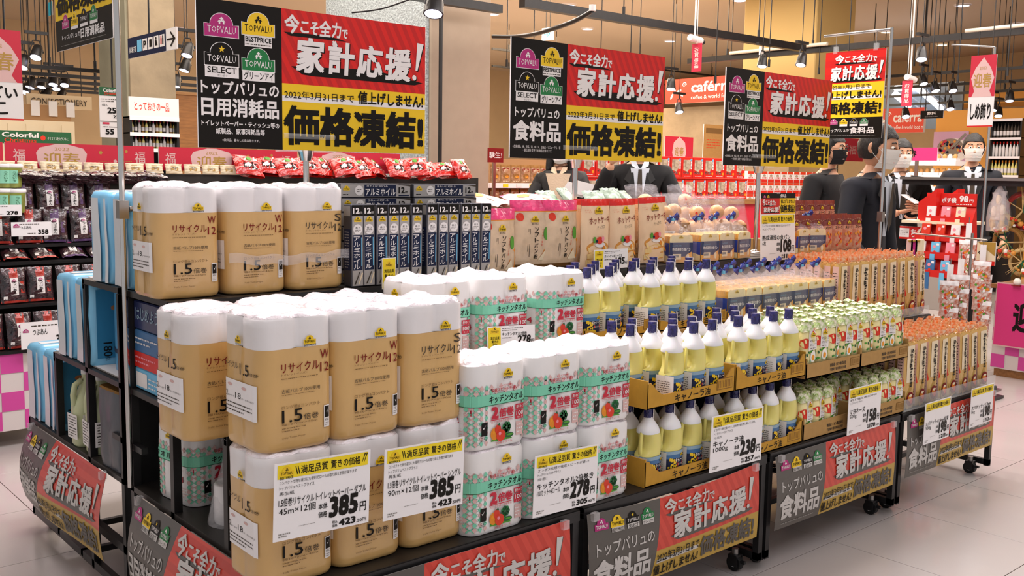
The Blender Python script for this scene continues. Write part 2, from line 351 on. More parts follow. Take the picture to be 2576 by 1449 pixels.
def banner_art(W_, H_, food=True, hazed=False):
    "strip banner hung on a shelf edge"
    a = Art(); X = lambda u: u*W_; Y = lambda v: v*H_; bk, rd, ye, wh = 'dull_haze_black', 'dull_haze_red_striped', 'dull_haze_yellow', 'dull_haze_white'  # banner inks with the cover's reflected haze painted in
    a.quad((0, 0), (X(.325), 0), (X(.385), Y(1)), (0, Y(1)), bk, 1, 6, 6); a.quad((X(.348), Y(.36)), (X(1), Y(.36)), (X(1), Y(1)), (X(.385), Y(1)), rd, 1, 10, 4)
    a.quad((X(.325), 0), (X(1), 0), (X(1), Y(.36)), (X(.348), Y(.36)), ye, 1, 10, 3)
    for i, k in enumerate(('magenta', 'yellow', 'black', 'green')):
        emblem(a, X(.03+.08*i), Y(.80), X(.068), k, 2, full=False)
        if i: a.rect(X(.034+.08*i), Y(.745), X(.096+.08*i), Y(.8), wh, 3)
    a.text('BESTPRICE', X(.116), Y(.752), X(.172), Y(.79), 'black', 4); a.text('SELECT', X(.2), Y(.752), X(.25), Y(.79), 'black', 4); a.text('グリーンアイ', X(.276), Y(.752), X(.332), Y(.79), 'black', 4)
    a.text('トップバリュの', X(.035), Y(.5), X(.335), Y(.66), wh, 2, .012)
    if food: a.text('食料品', X(.02), Y(.12), X(.315), Y(.46), wh, 2, .03)
    else: a.text('日用消耗品', X(.02), Y(.17), X(.33), Y(.46), wh, 2, .03)
    a.lines(X(.04), Y(.04), X(.28), Y(.09), 1, 'grey', 2)
    imakoso(a, X(.4), Y(.77), X(.7), Y(.97), 2, wh, bk); kakei(a, X(.44), Y(.44), X(.95), Y(.86), 2, wh, bk, .03)
    a.rect(X(.35), Y(.19), X(.6), Y(.24), wh, 2); a.text('2022年3月31日まで', X(.35), Y(.2), X(.605), Y(.32), 'black', 3, .005); a.text('値上げしません!', X(.335), Y(.03), X(.6), Y(.17), 'black', 3, .02)
    a.text('価格凍結!', X(.61), Y(.05), X(.97), Y(.33), bk, 3, .032)
    return a
def hang_art(W_, H_, food=True):
    a = Art(); X = lambda u: u*W_; Y = lambda v: v*H_
    a.rect(0, Y(.635), W_, H_, 'red_striped', 1); a.rect(0, Y(.24), W_, Y(.635), 'yellow', 1); a.rect(0, 0, W_, Y(.24), 'black', 1)
    imakoso(a, X(.16), Y(.86), X(.86), Y(.965)); kakei(a, X(.1), Y(.66), X(.95), Y(.87), bold=.03)
    a.rect(X(.05), Y(.55), X(.8), Y(.585), 'white', 2); a.text('2022年3月31日まで', X(.06), Y(.565), X(.78), Y(.618), 'black', 3, .008)
    a.rect(X(.03), Y(.45), X(.97), Y(.485), 'white', 2); a.text('値上げしません!', X(.04), Y(.455), X(.96), Y(.545), 'black', 3, .026); a.text('価格凍結!', X(.03), Y(.275), X(.97), Y(.42), 'black', 3, .034)
    for i, k in enumerate(('magenta', 'yellow', 'black', 'green')): emblem(a, X(.13+.17*i), Y(.165), X(.13), k, 2); (a.rect(X(.13+.17*i), Y(.14), X(.26+.17*i), Y(.163), 'white', 3) if i else None)
    a.text('トップバリュの', X(.12), Y(.075), X(.46), Y(.115), 'white', 2, .015); a.text('食料品' if food else '日用消耗品', X(.47), Y(.055), X(.88), Y(.13), 'white', 2, .03)
    a.lines(X(.1), Y(.025), X(.9), Y(.04), 1, 'grey', 2)
    return a
def price_art(W_, H_, lines_, name, size, price, tax, sub='税込', small=False):
    "price card: yellow heading on top, product name, large price"
    a = Art(); X = lambda u: u*W_; Y = lambda v: v*H_
    if small:
        a.rect(X(.02), Y(.06), X(.27), Y(.94), 'yellow_mark', 1); emblem(a, X(.06), Y(.68), X(.17), 'yellow', 2, full=False)
        a.text('満足品質', X(.06), Y(.42), X(.24), Y(.55), 'black', 2, .01); a.text('驚きの', X(.08), Y(.27), X(.22), Y(.39), 'black', 2, .01); a.text('価格', X(.1), Y(.12), X(.2), Y(.24), 'black', 2, .01)
        a.lines(X(.3), Y(.76), X(.75), Y(.93), 2, 'ink_soft', 2); a.text(name, X(.3), Y(.56), X(.82), Y(.72), 'black', 2, .01); a.lines(X(.3), Y(.42), X(.5), Y(.52), 1, 'ink_soft', 2)
        a.text(price, X(.62), Y(.2), X(.9), Y(.56), 'black', 2, .03, shear=.08); a.text('円', X(.91), Y(.2), X(.98), Y(.36), 'black', 2, .01)
        if tax: a.text(tax, X(.7), Y(.05), X(.95), Y(.17), 'black', 2, .02)
        return a
    a.rect(X(.03), Y(.8), X(.97), Y(.975), 'yellow_mark', 1); emblem(a, X(.05), Y(.83), X(.14), 'yellow', 2, full=False); a.text('BESTPRICE', X(.055), Y(.792), X(.185), Y(.825), 'black', 2, .01)
    for dx in (.0, .022): a.poly([(X(.205+dx), Y(.94)), (X(.213+dx), Y(.94)), (X(.232+dx), Y(.84)), (X(.224+dx), Y(.83))], 'black', 2); a.poly([(X(.905+dx), Y(.84)), (X(.912+dx), Y(.85)), (X(.945+dx), Y(.96)), (X(.935+dx), Y(.97))], 'black', 2)
    a.text('満足品質', X(.26), Y(.83), X(.54), Y(.94), 'black', 2, .012); a.text('驚きの価格', X(.57), Y(.83), X(.89), Y(.94), 'black', 2, .012)
    for i, (t, w) in enumerate(lines_): a.text(t, X(.05), Y(.725-.07*i), X(.05+w), Y(.772-.07*i), 'black', 2)
    a.text(name[0], X(.045), Y(.44), X(name[1]), Y(.55), 'black', 2, .004 if len(name[0]) > 12 else .012); a.text(size[0], X(.05), Y(.33), X(size[1]), Y(.43), 'black', 2)
    a.text('本体', X(.45), Y(.31), X(.545), Y(.39), 'black', 2, .012); a.text('価格', X(.45), Y(.2), X(.545), Y(.28), 'black', 2, .012)
    a.text(price, X(.56), Y(.17), X(.87), Y(.45), 'black', 2, .04, shear=.05); a.text('円', X(.895), Y(.18), X(.965), Y(.31), 'black', 2, .014)
    a.text(sub, X(.6), Y(.085), X(.655), Y(.125), 'black', 2, .01); a.text('価格', X(.6), Y(.035), X(.655), Y(.075), 'black', 2, .01)
    a.text(tax[0], X(.67), Y(.035), X(.85), Y(.13), 'black', 2, .036, shear=.05); a.text(tax[1]+'円', X(.86), Y(.035), X(.97), Y(.085), 'black', 2, .014)
    a.lines(X(.25), Y(.14), X(.42), Y(.16), 1, 'grey', 2); a.lines(X(.05), Y(.04), X(.17), Y(.1), 2, 'grey', 2, .7)
    return a
# ================================================================ setting
def floor_mat(name, grout):
    m = bpy.data.materials.new(name); m.use_nodes = True; nt = m.node_tree; b = nt.nodes['Principled BSDF']
    b.inputs['Roughness'].default_value = .22; b.inputs['Coat Weight'].default_value = .2
    g = nt.nodes.new('ShaderNodeNewGeometry'); n = nt.nodes.new('ShaderNodeTexNoise'); n.inputs['Scale'].default_value = 1.3; n.inputs['Detail'].default_value = 6
    nt.links.new(g.outputs['Position'], n.inputs['Vector'])
    r = nt.nodes.new('ShaderNodeValToRGB'); r.color_ramp.elements[0].color = (*lin('#b3aca8'), 1); r.color_ramp.elements[1].color = (*lin('#c5bfbc'), 1)
    nt.links.new(n.outputs['Fac'], r.inputs[0]); last = r.outputs[0]
    if grout:
        k = nt.nodes.new('ShaderNodeTexBrick'); k.offset = 0; k.inputs['Scale'].default_value = 1; k.inputs['Brick Width'].default_value = .6; k.inputs['Row Height'].default_value = .6; k.inputs['Mortar Size'].default_value = .003
        k.inputs['Color1'].default_value = (0, 0, 0, 1); k.inputs['Color2'].default_value = (0, 0, 0, 1); k.inputs['Mortar'].default_value = (1, 1, 1, 1)
        nt.links.new(g.outputs['Position'], k.inputs['Vector']); mx = nt.nodes.new('ShaderNodeMix'); mx.data_type = 'RGBA'
        nt.links.new(k.outputs['Color'], mx.inputs[0]); nt.links.new(last, mx.inputs[6]); mx.inputs[7].default_value = (*lin('#4a3a2a'), 1); last = mx.outputs[2]
    nt.links.new(last, b.inputs['Base Color']); return m
MATS['floor_base'] = floor_mat('floor_base', True); MATS['floor_tile'] = floor_mat('floor_tile', False)
mb = MB().box((-9, -7, -.1), (22, 19, -.002), 'floor_base'); floor = obj('floor', mb, kind='structure')
tile_me = MB().bbox((.0015, .0015, -.002), (.5985, .5985, .0), 'floor_tile', .0008).mesh('tile')
for i in range(-7, 14):
    for j in range(-3, 13):
        c = Vector((i*.6+.3, j*.6+.3, 0)); d = (c-CAM).dot(FWD)
        if d < .9 or d > 11: continue
        px = 1288+FPX*(c-CAM).dot(RGT)/d; py = 724-FPX*(c-CAM).dot(UPV)/d; mg = FPX*.5/d
        if -mg < px < 2576+mg and -mg < py < 1449+mg and not (c.x > -2.2 and .5 < c.y < 1.7 and c.x < 1.2):
            obj('tile', tile_me, floor, (i*.6, j*.6, .0))
mat('ceiling_paint', '#cdbdab', .8); mat('wall_paint', '#cdb896', .8, noise_=.04, nscale=3); mat('wall_orange', '#dfa24c', .6); mat('wall_tan', '#a57e55', .7)
mat('stone_green', '#8c8873', .6, noise_=.1, nscale=5, bump=.1); mat('stone_tan', '#8f7f66', .6, noise_=.14, nscale=6, bump=.15); mat('pillar_beige', '#a39380', .7, noise_=.04)
mat('glitter', '#a4adb0', .4, noise_=.35, nscale=45, bump=.9, bscale=60); mat('lit_wall', '#c4a86c', .7)
obj('ceiling', MB().box((-9, -7, 4.0), (22, 19, 4.1), 'ceiling_paint'), kind='structure')
obj('wall_back', MB().box((-9, 17.0, -.1), (22, 17.2, 4), 'wall_paint'), kind='structure')
obj('wall_right', MB().box((17.0, -7, -.1), (17.2, 17, 4), 'wall_paint'), kind='structure')
obj('trim_1', MB().box((15.9, 2, 2.95), (17.0, 17, 3.15), 'wall_orange'), kind='structure')
# lowered ceiling soffit on the right and dividing beams
obj('trim_2', MB().box((11.5, -4, 3.45), (17.0, 3.4, 4.0), 'wall_tan'), kind='structure')
# pillars
def pillar(name, lo, hi, m1, label):
    mb = MB().bbox(lo, hi, m1, .01); t = obj(name, mb, kind='structure'); return t
c0 = atd(322, 300, 9.0); pillar('pillar_left', (c0.x, c0.y, 0), (c0.x+.44, c0.y+.72, 4), 'stone_green', '')
obj('wall_panel_left', MB().box((c0.x+.02, c0.y-.03, 0), (c0.x+.44, c0.y-.002, 4), 'stone_tan'), kind='structure')
c1 = atd(1082, 300, 8.6); pillar('pillar_middle', (c1.x, c1.y, 0), (c1.x+.68, c1.y+1.0, 4), 'pillar_beige', '')
obj('wall_panel_middle', MB().box((c1.x-.03, c1.y+.02, 0), (c1.x-.002, c1.y+1.7, 4), 'glitter'), kind='structure')
dp = atd(1108, 200, 8.5)
t = thing('track_post', 'slim black post running down the beige pillar', 'post', (dp.x, dp.y, 0)); obj('rail', MB().box((-.012, -.012, .6), (.012, .012, 3.99), 'shelf_black'), t); obj('end_cap', MB().box((-.02, -.02, .58), (.02, .02, .62), 'shelf_black'), t)
c2 = atd(2018, 100, 12.5); pillar('pillar_right', (c2.x, c2.y-.2, 2.6), (c2.x+.9, c2.y+.9, 4), 'lit_wall', '')

# ================================================================ display shelving (mobile tiered units)
ZS = (.455, .775, 1.085); YS = (0, .36, .72)
def shelf_unit(x0, x1, back, label):
    fy = (lambda y: 2.2-y) if back else (lambda y: y); W_ = x1-x0; D = 1.07
    t = thing('display_shelf', label, 'shelf', (x0, 0, 0), group=None)
    def bx(mb, ax, ay, az, bx_, by, bz, m='shelf_black'):
        ys = sorted((fy(ay), fy(by))); mb.box((ax, ys[0], az), (bx_, ys[1], bz), m)
    p = .025
    for k in range(3):
        mb = MB(); bx(mb, 0, YS[k], ZS[k]-.018, W_, D, ZS[k], 'shelf_board'); bx(mb, 0, YS[k]-.004, ZS[k]-.035, W_, YS[k]+.016, ZS[k]-.002)
        obj('shelf_board', mb, t)
    for sx in (0, W_-p):
        for k, (yy, z0, z1) in enumerate(((0, .045, ZS[0]), (.36, ZS[0], ZS[1]), (.72, .045, ZS[2]), (D-p, .045, ZS[2]))):
            mb = MB(); bx(mb, sx, yy, z0, sx+p, yy+p, z1-.02); obj('post', mb, t)
        for z in (.05, .2): 
            mb = MB(); bx(mb, sx, 0 if z < .1 else .02, z, sx+p*.9, D, z+.028); obj('side_rail', mb, t)
        mb = MB(); bx(mb, sx, D-.1, ZS[0]+.12, sx+p*.8, D, ZS[0]+.14); obj('side_rail', mb, t)
    for yy in (.33, .6, D-.03):
        mb = MB(); bx(mb, 0, yy, .055, W_, yy+.022, .078); obj('cross_rail', mb, t)
    mb = MB(); bx(mb, 0, D-.008, ZS[0], W_, D, ZS[2]); obj('back_panel', mb, t)
    for cx in (.055, W_-.06):
        for cy in (.075, D-.1):
            y = fy(cy); c = MB(); c.tube((cx, y, .085), (cx, y, .06), .013, 'steel'); c.box((cx-.02, y-.018, .056), (cx+.02, y+.018, .064), 'shelf_black')
            c.box((cx-.019, y-.02, .02), (cx-.015, y+.02, .06), 'shelf_black'); c.box((cx+.015, y-.02, .02), (cx+.019, y+.02, .06), 'shelf_black')
            co = obj('caster', c, t); w = MB().tube((cx-.013, y, .03), (cx+.013, y, .03), .03, 'rubber', 18); w.tube((cx-.015, y, .03), (cx+.015, y, .03), .014, 'white', 12); obj('wheel', w, co)
            br = MB().box((cx-.006, y-.045, .035), (cx+.006, y-.018, .045), 'shelf_black'); obj('brake_lever', br, co)
    return t
UN = [(-2.44, -1.475), (-1.455, -.50), (-.48, .49), (.51, 1.46)]
UL = ['black tiered display shelf on casters holding toilet paper at the corner', 'black tiered display shelf on casters holding kitchen towels and oil', 'black tiered display shelf on casters holding bread and mayonnaise', 'black tiered display shelf on casters holding spaghetti at the far end']
for (a, b), l in zip(UN, UL): shelf_unit(a, b, False, l)
shelf_unit(-2.44, -1.475, True, 'black tiered display shelf on casters holding blue striped packs, backing onto the paper shelf')

# ================================================================ posters
def poster(Pt, W_, H_, food, label, name='poster', th=.006):
    t = thing(name, label, 'poster', Pt)
    obj('board', MB().box((0, 0, 0), (W_, th, H_), 'white'), t)
    mb = MB(); poster_art(W_, H_, food).to(mb, plane((0, -.0004, 0), (1, 0, 0), (0, 0, 1))); obj('print', mb, t)
    return t
def poster_stand(x, y, ztop, zbot, label):
    t = thing('poster_stand', label, 'stand', (x, y, zbot))
    H_ = ztop-zbot
    obj('pole', MB().tube((0, 0, 0), (0, 0, H_-.03), .011, 'chrome', 12), t)
    mb = MB().tube((-.0, 0, H_-.035), (0, 0, H_+.0), .02, 'chrome', 12, .03); mb.box((-.11, -.016, H_-.006), (.11, .016, H_+.004), 'clear_plastic'); obj('tray', mb, t)
    mb = MB().box((-.11, -.016, H_), (.11, -.012, H_+.06), 'clear_plastic'); mb.tube((-.1, -.02, H_+.048), (.1, -.02, H_+.048), .012, 'clear_plastic', 10); obj('clip', mb, t)
    obj('foot', MB().lathe([(.07, 0), (.07, .006), (.02, .012), (.012, .02)], 'chrome', 20), t)
    return t
poster((-2.199, 1.05, 1.537), .9, .474, False, 'large black red and yellow price freeze poster above the toilet paper')
poster_stand(-1.795, 1.075, 1.537, 1.085, 'clear clip poster stand behind the toilet paper packs')
q0 = at(1282, 396.5, 1, .92); poster((q0.x, .92, q0.z), .915, .468, True, 'price freeze food poster in the middle above the pancake mix and rice bags')
poster_stand(q0.x+.39, .945, q0.z, 1.085, 'clear clip poster stand among the pink topped bags')
q1 = at(1818, 415, 1, .9); poster((q1.x, .9, q1.z), .93, .465, True, 'price freeze food poster above the bread packs, in front of the masked people')
poster_stand(q1.x+.33, .925, q1.z, 1.085, 'clear clip poster stand behind the sandwich bread price card')
def bent_banner(x0, x1, ztop, zbot, food, label, y=-.012, bulge=.015, end=None, sag=0):
    W_ = x1-x0; H_ = ztop-zbot; t = thing('shelf_banner', label, 'banner', (x0, y, zbot) if end is None else end)
    def F(x, yy, o=0):
        u = x/W_; v = yy/H_; b = bulge*math.sin(PI*min(1, max(0, 1-v))*.8)*(1+.4*math.sin(u*5))
        zz = yy-sag*math.sin(PI*u)*v
        if end is None: return Vector((x, -b-o-.002, zz))
        return Vector((-b-o-.002, -x, zz))
    mb = MB().grid(lambda u, v: F(u*W_, v*H_, 0), 16, 8, 'dull_haze_white'); obj('sheet', mb, t)
    mb = MB(); banner_art(W_, H_, food).to(mb, F, .0011); obj('print', mb, t)
    for u in (.03, .97):
        c = MB(); q = F(u*W_, H_*.97, .004); c.box((q.x-.012, q.y-.012, q.z-.012), (q.x+.012, q.y+.004, q.z+.014), 'clear_film'); obj('tape', c, t)
    return t
bent_banner(-2.40, -1.53, .44, .155, False, 'price freeze strip banner taped under the toilet paper shelf front')
bent_banner(-1.455, -.57, .438, .16, True, 'price freeze strip banner hanging below the canola oil cartons', sag=.02)
bent_banner(-.462, .425, .438, .158, True, 'price freeze strip banner hanging below the mayonnaise cartons')
bent_banner(.53, 1.41, .44, .165, True, 'faded price freeze strip banner hanging below the spaghetti', bulge=.008)  # its paleness is reflected haze painted into the inks
# two banners on the end of the island, facing left
e1 = bent_banner(0, .87, .44, .14, False, 'bowed price freeze banner on the shelf end below the striped packs', end=(-2.45, 2.13, .145), bulge=.05)
e2 = bent_banner(0, .9, .44, .14, False, 'curled price freeze banner on the shelf end beside the chrome pole', end=(-2.45, .985, .145), bulge=.035)
# hanging signs on chrome poles
def hang_sign(x, ypole, yfar, ztop, zbot, food, label, plabel, poletop, armz, clipz):
    t = thing('sign_pole', plabel, 'pole', (x, ypole, .455))
    obj('pole', MB().tube((0, 0, 0), (0, 0, poletop-.455), .009, 'chrome', 14), t)
    obj('arm', MB().tube((0, 0, armz-.455), (0, yfar-ypole+.02, armz-.455), .008, 'chrome', 10), t)
    mb = MB().box((-.015, -.015, clipz-.455-.03), (.015, .015, clipz-.455+.025), 'steel'); mb.tube((.02, 0, clipz-.455), (.04, 0, clipz-.455), .01, 'steel'); obj('clamp', mb, t)
    W_ = abs(yfar-ypole)-.02; H_ = ztop-zbot
    s = thing('hanging_sign', label, 'sign', (x-.006, yfar, zbot))
    obj('board', MB().box((0, -W_, 0), (.004, 0, H_), 'white'), s)
    mb = MB(); hang_art(W_, H_, food).to(mb, plane((-.0004, 0, 0), (0, -1, 0), (0, 0, 1))); obj('print', mb, s)
    for y in (-.06, -W_+.06):
        obj('clip', MB().box((-.006, y-.012, H_-.01), (.01, y+.012, H_+.03), 'clear_plastic').tube((0, y, H_+.02), (0, y, armz-zbot), .0015, 'steel', 6), s)
    return t
hang_sign(1.475, .675, 1.055, 2.165, 1.69, True, 'red yellow and black price freeze sign hung end-on from the chrome pole by the spaghetti', 'tall chrome sign pole at the spaghetti end of the island', 2.27, 2.26, 1.27)
hang_sign(-2.45, 1.045, 1.61, 2.28, 1.86, False, 'black and yellow price freeze sign hung end-on at the paper end of the island', 'tall chrome sign pole at the corner beside the toilet paper', 2.4, 2.38, 1.341)
# ================================================================ paper packs
def section(w, d, r, n=12):
    "front-facing rounded outline, starting at the middle of the front, going to +x"
    pts = []
    for cx, cy, a0 in ((w/2-r, -d/2+r, -90), (w/2-r, d/2-r, 0), (-w/2+r, d/2-r, 90), (-w/2+r, -d/2+r, 180)):
        for i in range(n+1):
            a = math.radians(a0+90*i/n); pts.append((cx+r*math.cos(a), cy+r*math.sin(a)))
    # insert side midpoints for the creases between rolls
    out = []
    for i, p in enumerate(pts):
        q = pts[(i+1) % len(pts)]; out.append(p)
        if math.dist(p, q) > .02:
            for k in (.2, .36, .45, .5, .55, .64, .8): out.append((p[0]+(q[0]-p[0])*k, p[1]+(q[1]-p[1])*k))
    return out
def dent(p, w, d, amt):
    x, y = p; g = math.exp(-(x/.011)**2)*amt; h = math.exp(-(y/.011)**2)*amt
    if abs(y) > d*.4: y -= math.copysign(g, y)
    if abs(x) > w*.4: x -= math.copysign(h, x)
    return (x, y)
def face_map(w, d, r, side='front'):
    def F(x, z, o=0):
        W_ = w if side == 'front' else d; D = d if side == 'front' else w; u = x-W_/2
        e = abs(u)-(W_/2-r); o = o+(.0016*min(1, e/.015) if e > 0 else 0); y = -D/2 if e <= 0 else -D/2+r-math.sqrt(max(0, r*r-min(e, r)**2))
        if side == 'front': return Vector((u, y-o-.0012, z))
        return Vector((y-o-.0012, -u, z))
    return F
def film_top(mb, w, d, r, h, seed, m='crinkled_film', amp=.006, peak=.014):
    sec = section(w, d, r, 6); n = len(sec); rings = []
    for t_, dz in ((1, 0), (.97, .006), (.9, .01), (.78, .012), (.62, .013), (.46, .012), (.3, .008), (.15, .005)):
        ring = []
        for x, y in sec:
            x, y = dent((x, y), w, d, .008*t_); X, Y = x*t_, y*t_
            rd = min(math.hypot(X-sx*w/4, Y-sy*d/4) for sx in (-1, 1) for sy in (-1, 1))/(w/4)
            z = h+dz*.5+.005*(1-min(1, rd)**3)*(1 if t_ < 1 else 0)
            nz = noise.noise(Vector((X*26+seed, Y*26, seed*.7)))
            if t_ < 1: z += amp*nz*2+peak*max(0, noise.noise(Vector((X*9+seed*3, Y*9, 5)))-.25)*2.2
            ring.append((X, Y, z))
        rings.append(ring)
    mb.loft(rings, m, caps=False); mb.add(rings[-1], [tuple(range(n))], m, True)
def recycled_art(w, h, kind, spec):
    f = Art(); s = Art(); ink = 'maroon' if kind == 'W' else 'black'; k = h/.335
    emblem(f, w*.56, h*.795, .034, 'yellow', 2, full=False); f.text('BESTPRICE', w*.57, h*.78, w*.73, h*.795, 'black', 3, .01)
    f.text('リサイクル', w*.27, h*.598, w*.77, h*.668, 'maroon' if kind == 'W' else 'ink_soft', 2, .004); f.text('トイレットペーパー', w*.27, h*.575, w*.62, h*.592, 'ink_brown', 2); f.lines(w*.27, h*.545, w*.76, h*.562, 1, 'ink_brown', 2, .4)
    f.text('古紙パルプ100%使用', w*.27, h*.445, w*.78, h*.475, 'ink_soft', 2); f.lines(w*.27, h*.425, w*.72, h*.438, 1, 'ink_brown', 2, .4)
    f.text('ロング巻&コンパクト', w*.27, h*.325, w*.78, h*.352, 'ink_brown', 2)
    f.text('1.5', w*.27, h*.222, w*.54, h*.318, 'black', 2, .006); f.text('倍巻', w*.56, h*.225, w*.76, h*.272, 'ink_soft', 2)
    f.text('幅107mm×'+spec, w*.27, h*.2, w*.74, h*.218, 'ink_brown', 2); f.lines(w*.27, h*.15, w*.6, h*.19, 2, 'ink_brown', 2, .35); f.text('2-ply Toilet Paper', w*.27, h*.1, w*.58, h*.115, 'ink_brown', 2)
    f.text(kind, w*.785, h*.672, w*.915, h*.745, 'maroon' if kind == 'W' else 'ink_soft', 2, .003); f.text('12', w*.785, h*.575, w*.915, h*.645, 'maroon' if kind == 'W' else 'ink_soft', 2, .004)
    f.rect(w*.83, h*.14, w*.925, h*.31, 'white', 2, 4, 1); f.rect(w*.842, h*.215, w*.913, h*.302, 'black', 3, 3, 1); f.poly([(w*.86, h*.265), (w*.872, h*.248), (w*.898, h*.288), (w*.876, h*.262)], 'white', 4.6); f.text('FSC', w*.85, h*.188, w*.905, h*.205, 'black', 3); f.lines(w*.842, h*.15, w*.913, h*.18, 2, 'grey', 3)
    emblem(s, w*.4, h*.8, .03, 'yellow', 2, full=False); s.text('BESTPRICE', w*.41, h*.785, w*.54, h*.8, 'black', 3)
    s.text('リサイクル', w*.02, h*.6, w*.45, h*.65, 'ink_soft', 2); s.text('1.5', w*.5, h*.565, w*.72, h*.65, 'black', 2, .004); s.text('倍巻', w*.74, h*.575, w*.9, h*.6, 'ink_soft', 2)
    s.rect(w*.06, h*.24, w*.88, h*.51, 'card_plastic', 2, 12, 1); s.text('12', w*.1, h*.375, w*.19, h*.42, 'ink_soft', 3); s.text('ロールで', w*.2, h*.375, w*.36, h*.39, 'ink_soft', 3); s.text('18', w*.38, h*.375, w*.52, h*.42, 'black', 3); s.text('ロール分の長さ', w*.54, h*.375, w*.84, h*.39, 'ink_soft', 3)
    s.lines(w*.1, h*.26, w*.8, h*.345, 3, 'ink_soft', 3, .4); s.circ(w*.25, h*.47, w*.06, 'blush', 3, ry=h*.012, n=8); s.circ(w*.6, h*.465, w*.06, 'blush', 3, ry=h*.012, n=8)
    return f, s
def towel_art(w, h):
    f = Art(); s = Art()
    for a in (f, s):
        e = .012
        for i in range(13):
            x = w*(.03+.94*i/12)
            for j, zz in enumerate((.735, .685)):
                if i < 5 or i > 10 or (i+j) % 2 == 0: a.poly([(x-e*.62, h*zz), (x, h*zz-e*.8), (x+e*.62, h*zz), (x, h*zz+e*.8)], ('blush', 'teal')[(i+j) % 2], 1)
            if i < 4 or i > 10:
                for j in range(8):
                    zz = .5-.06*j
                    if zz*h > e: a.poly([(x-e*.55, h*zz), (x, h*zz-e*.75), (x+e*.55, h*zz), (x, h*zz+e*.75)], ('blush', 'teal')[(i+j) % 2], 1)
        a.rect(0, h*.525, w, h*.655, 'teal', 2, 16, 1); a.rect(0, h*.52, w, h*.527, 'deep_green', 3, 16, 1)
    emblem(f, w*.53, h*.845, .036, 'yellow', 2, full=False); f.text('BESTPRICE', w*.54, h*.815, w*.68, h*.842, 'black', 3, .01)
    f.text('エンボス仕様で', w*.46, h*.73, w*.7, h*.755, 'crimson', 2); f.text('吸収スピードが速い!', w*.34, h*.675, w*.8, h*.72, 'crimson', 2, .01)
    f.text('キッチンタオル', w*.3, h*.545, w*.87, h*.635, 'black', 3, .016, shear=.12)
    f.text('2', w*.34, h*.35, w*.46, h*.5, 'crimson', 3, .05); f.text('倍巻', w*.47, h*.36, w*.72, h*.47, 'crimson', 3, .035); f.rect(w*.33, h*.335, w*.71, h*.345, 'crimson', 3); f.text('だから交換の手間半分', w*.34, h*.3, w*.71, h*.33, 'crimson', 3)
    f.rect(w*.745, h*.42, w*.905, h*.485, 'crimson', 3, 4, 1); f.text('厚手タイプ', w*.755, h*.432, w*.895, h*.473, 'white', 4.5, .01); f.rect(w*.745, h*.3, w*.895, h*.41, 'crimson', 3, 4, 1); f.text('100', w*.757, h*.345, w*.882, h*.4, 'white', 4.5, .02); f.text('カット', w*.775, h*.31, w*.86, h*.335, 'white', 4.5)
    f.rect(w*.18, h*.17, w*.28, h*.33, 'black', 3); f.poly([(w*.2, h*.27), (w*.215, h*.245), (w*.25, h*.3), (w*.218, h*.265)], 'white', 4); f.lines(w*.18, h*.1, w*.28, h*.16, 3, 'ink_soft', 3)
    f.circ(w*.4, h*.17, .015, 'orange', 3, ry=.018); f.circ(w*.38, h*.19, .005, 'yolk', 4); f.circ(w*.5, h*.14, .017, 'tomato', 5); f.circ(w*.48, h*.165, .005, 'pink', 6); f.circ(w*.45, h*.22, .011, 'tomato', 4, ry=.014); f.poly([(w*.44, h*.27), (w*.47, h*.3), (w*.49, h*.26)], 'deep_green', 5)
    for k_ in range(7): f.circ(w*(.6+.045*math.cos(k_*.9)), h*(.225+.04*math.sin(k_*.9)), .0075, ('deep_green', 'green')[k_ % 2], 3, n=8)
    f.rect(w*.58, h*.13, w*.61, h*.2, 'leaf', 3); f.circ(w*.64, h*.125, .017, 'deep_green', 4, ry=.007); f.circ(w*.65, h*.13, .012, 'leaf', 5, ry=.003); f.poly([(w*.34, h*.08), (w*.7, h*.075), (w*.66, h*.11), (w*.36, h*.115)], 'leaf', 2)
    f.text('2倍巻きロール', w*.42, h*.035, w*.7, h*.065, 'crimson', 3); f.rect(w*.76, h*.1, w*.89, h*.27, 'blush', 2, 4, 1); f.lines(w*.77, h*.12, w*.88, h*.25, 3, 'white', 3.5)
    s.text('タオル', w*.05, h*.55, w*.5, h*.635, 'black', 3, .016); s.rect(w*.55, h*.42, w*.95, h*.49, 'crimson', 3); s.text('厚手タイプ', w*.57, h*.43, w*.93, h*.48, 'white', 4, .01); s.text('4', w*.68, h*.3, w*.8, h*.38, 'crimson', 3, .02); s.lines(w*.6, h*.1, w*.9, h*.25, 4, 'blush', 3)
    emblem(s, w*.35, h*.82, .034, 'yellow', 2, full=False)
    return f, s
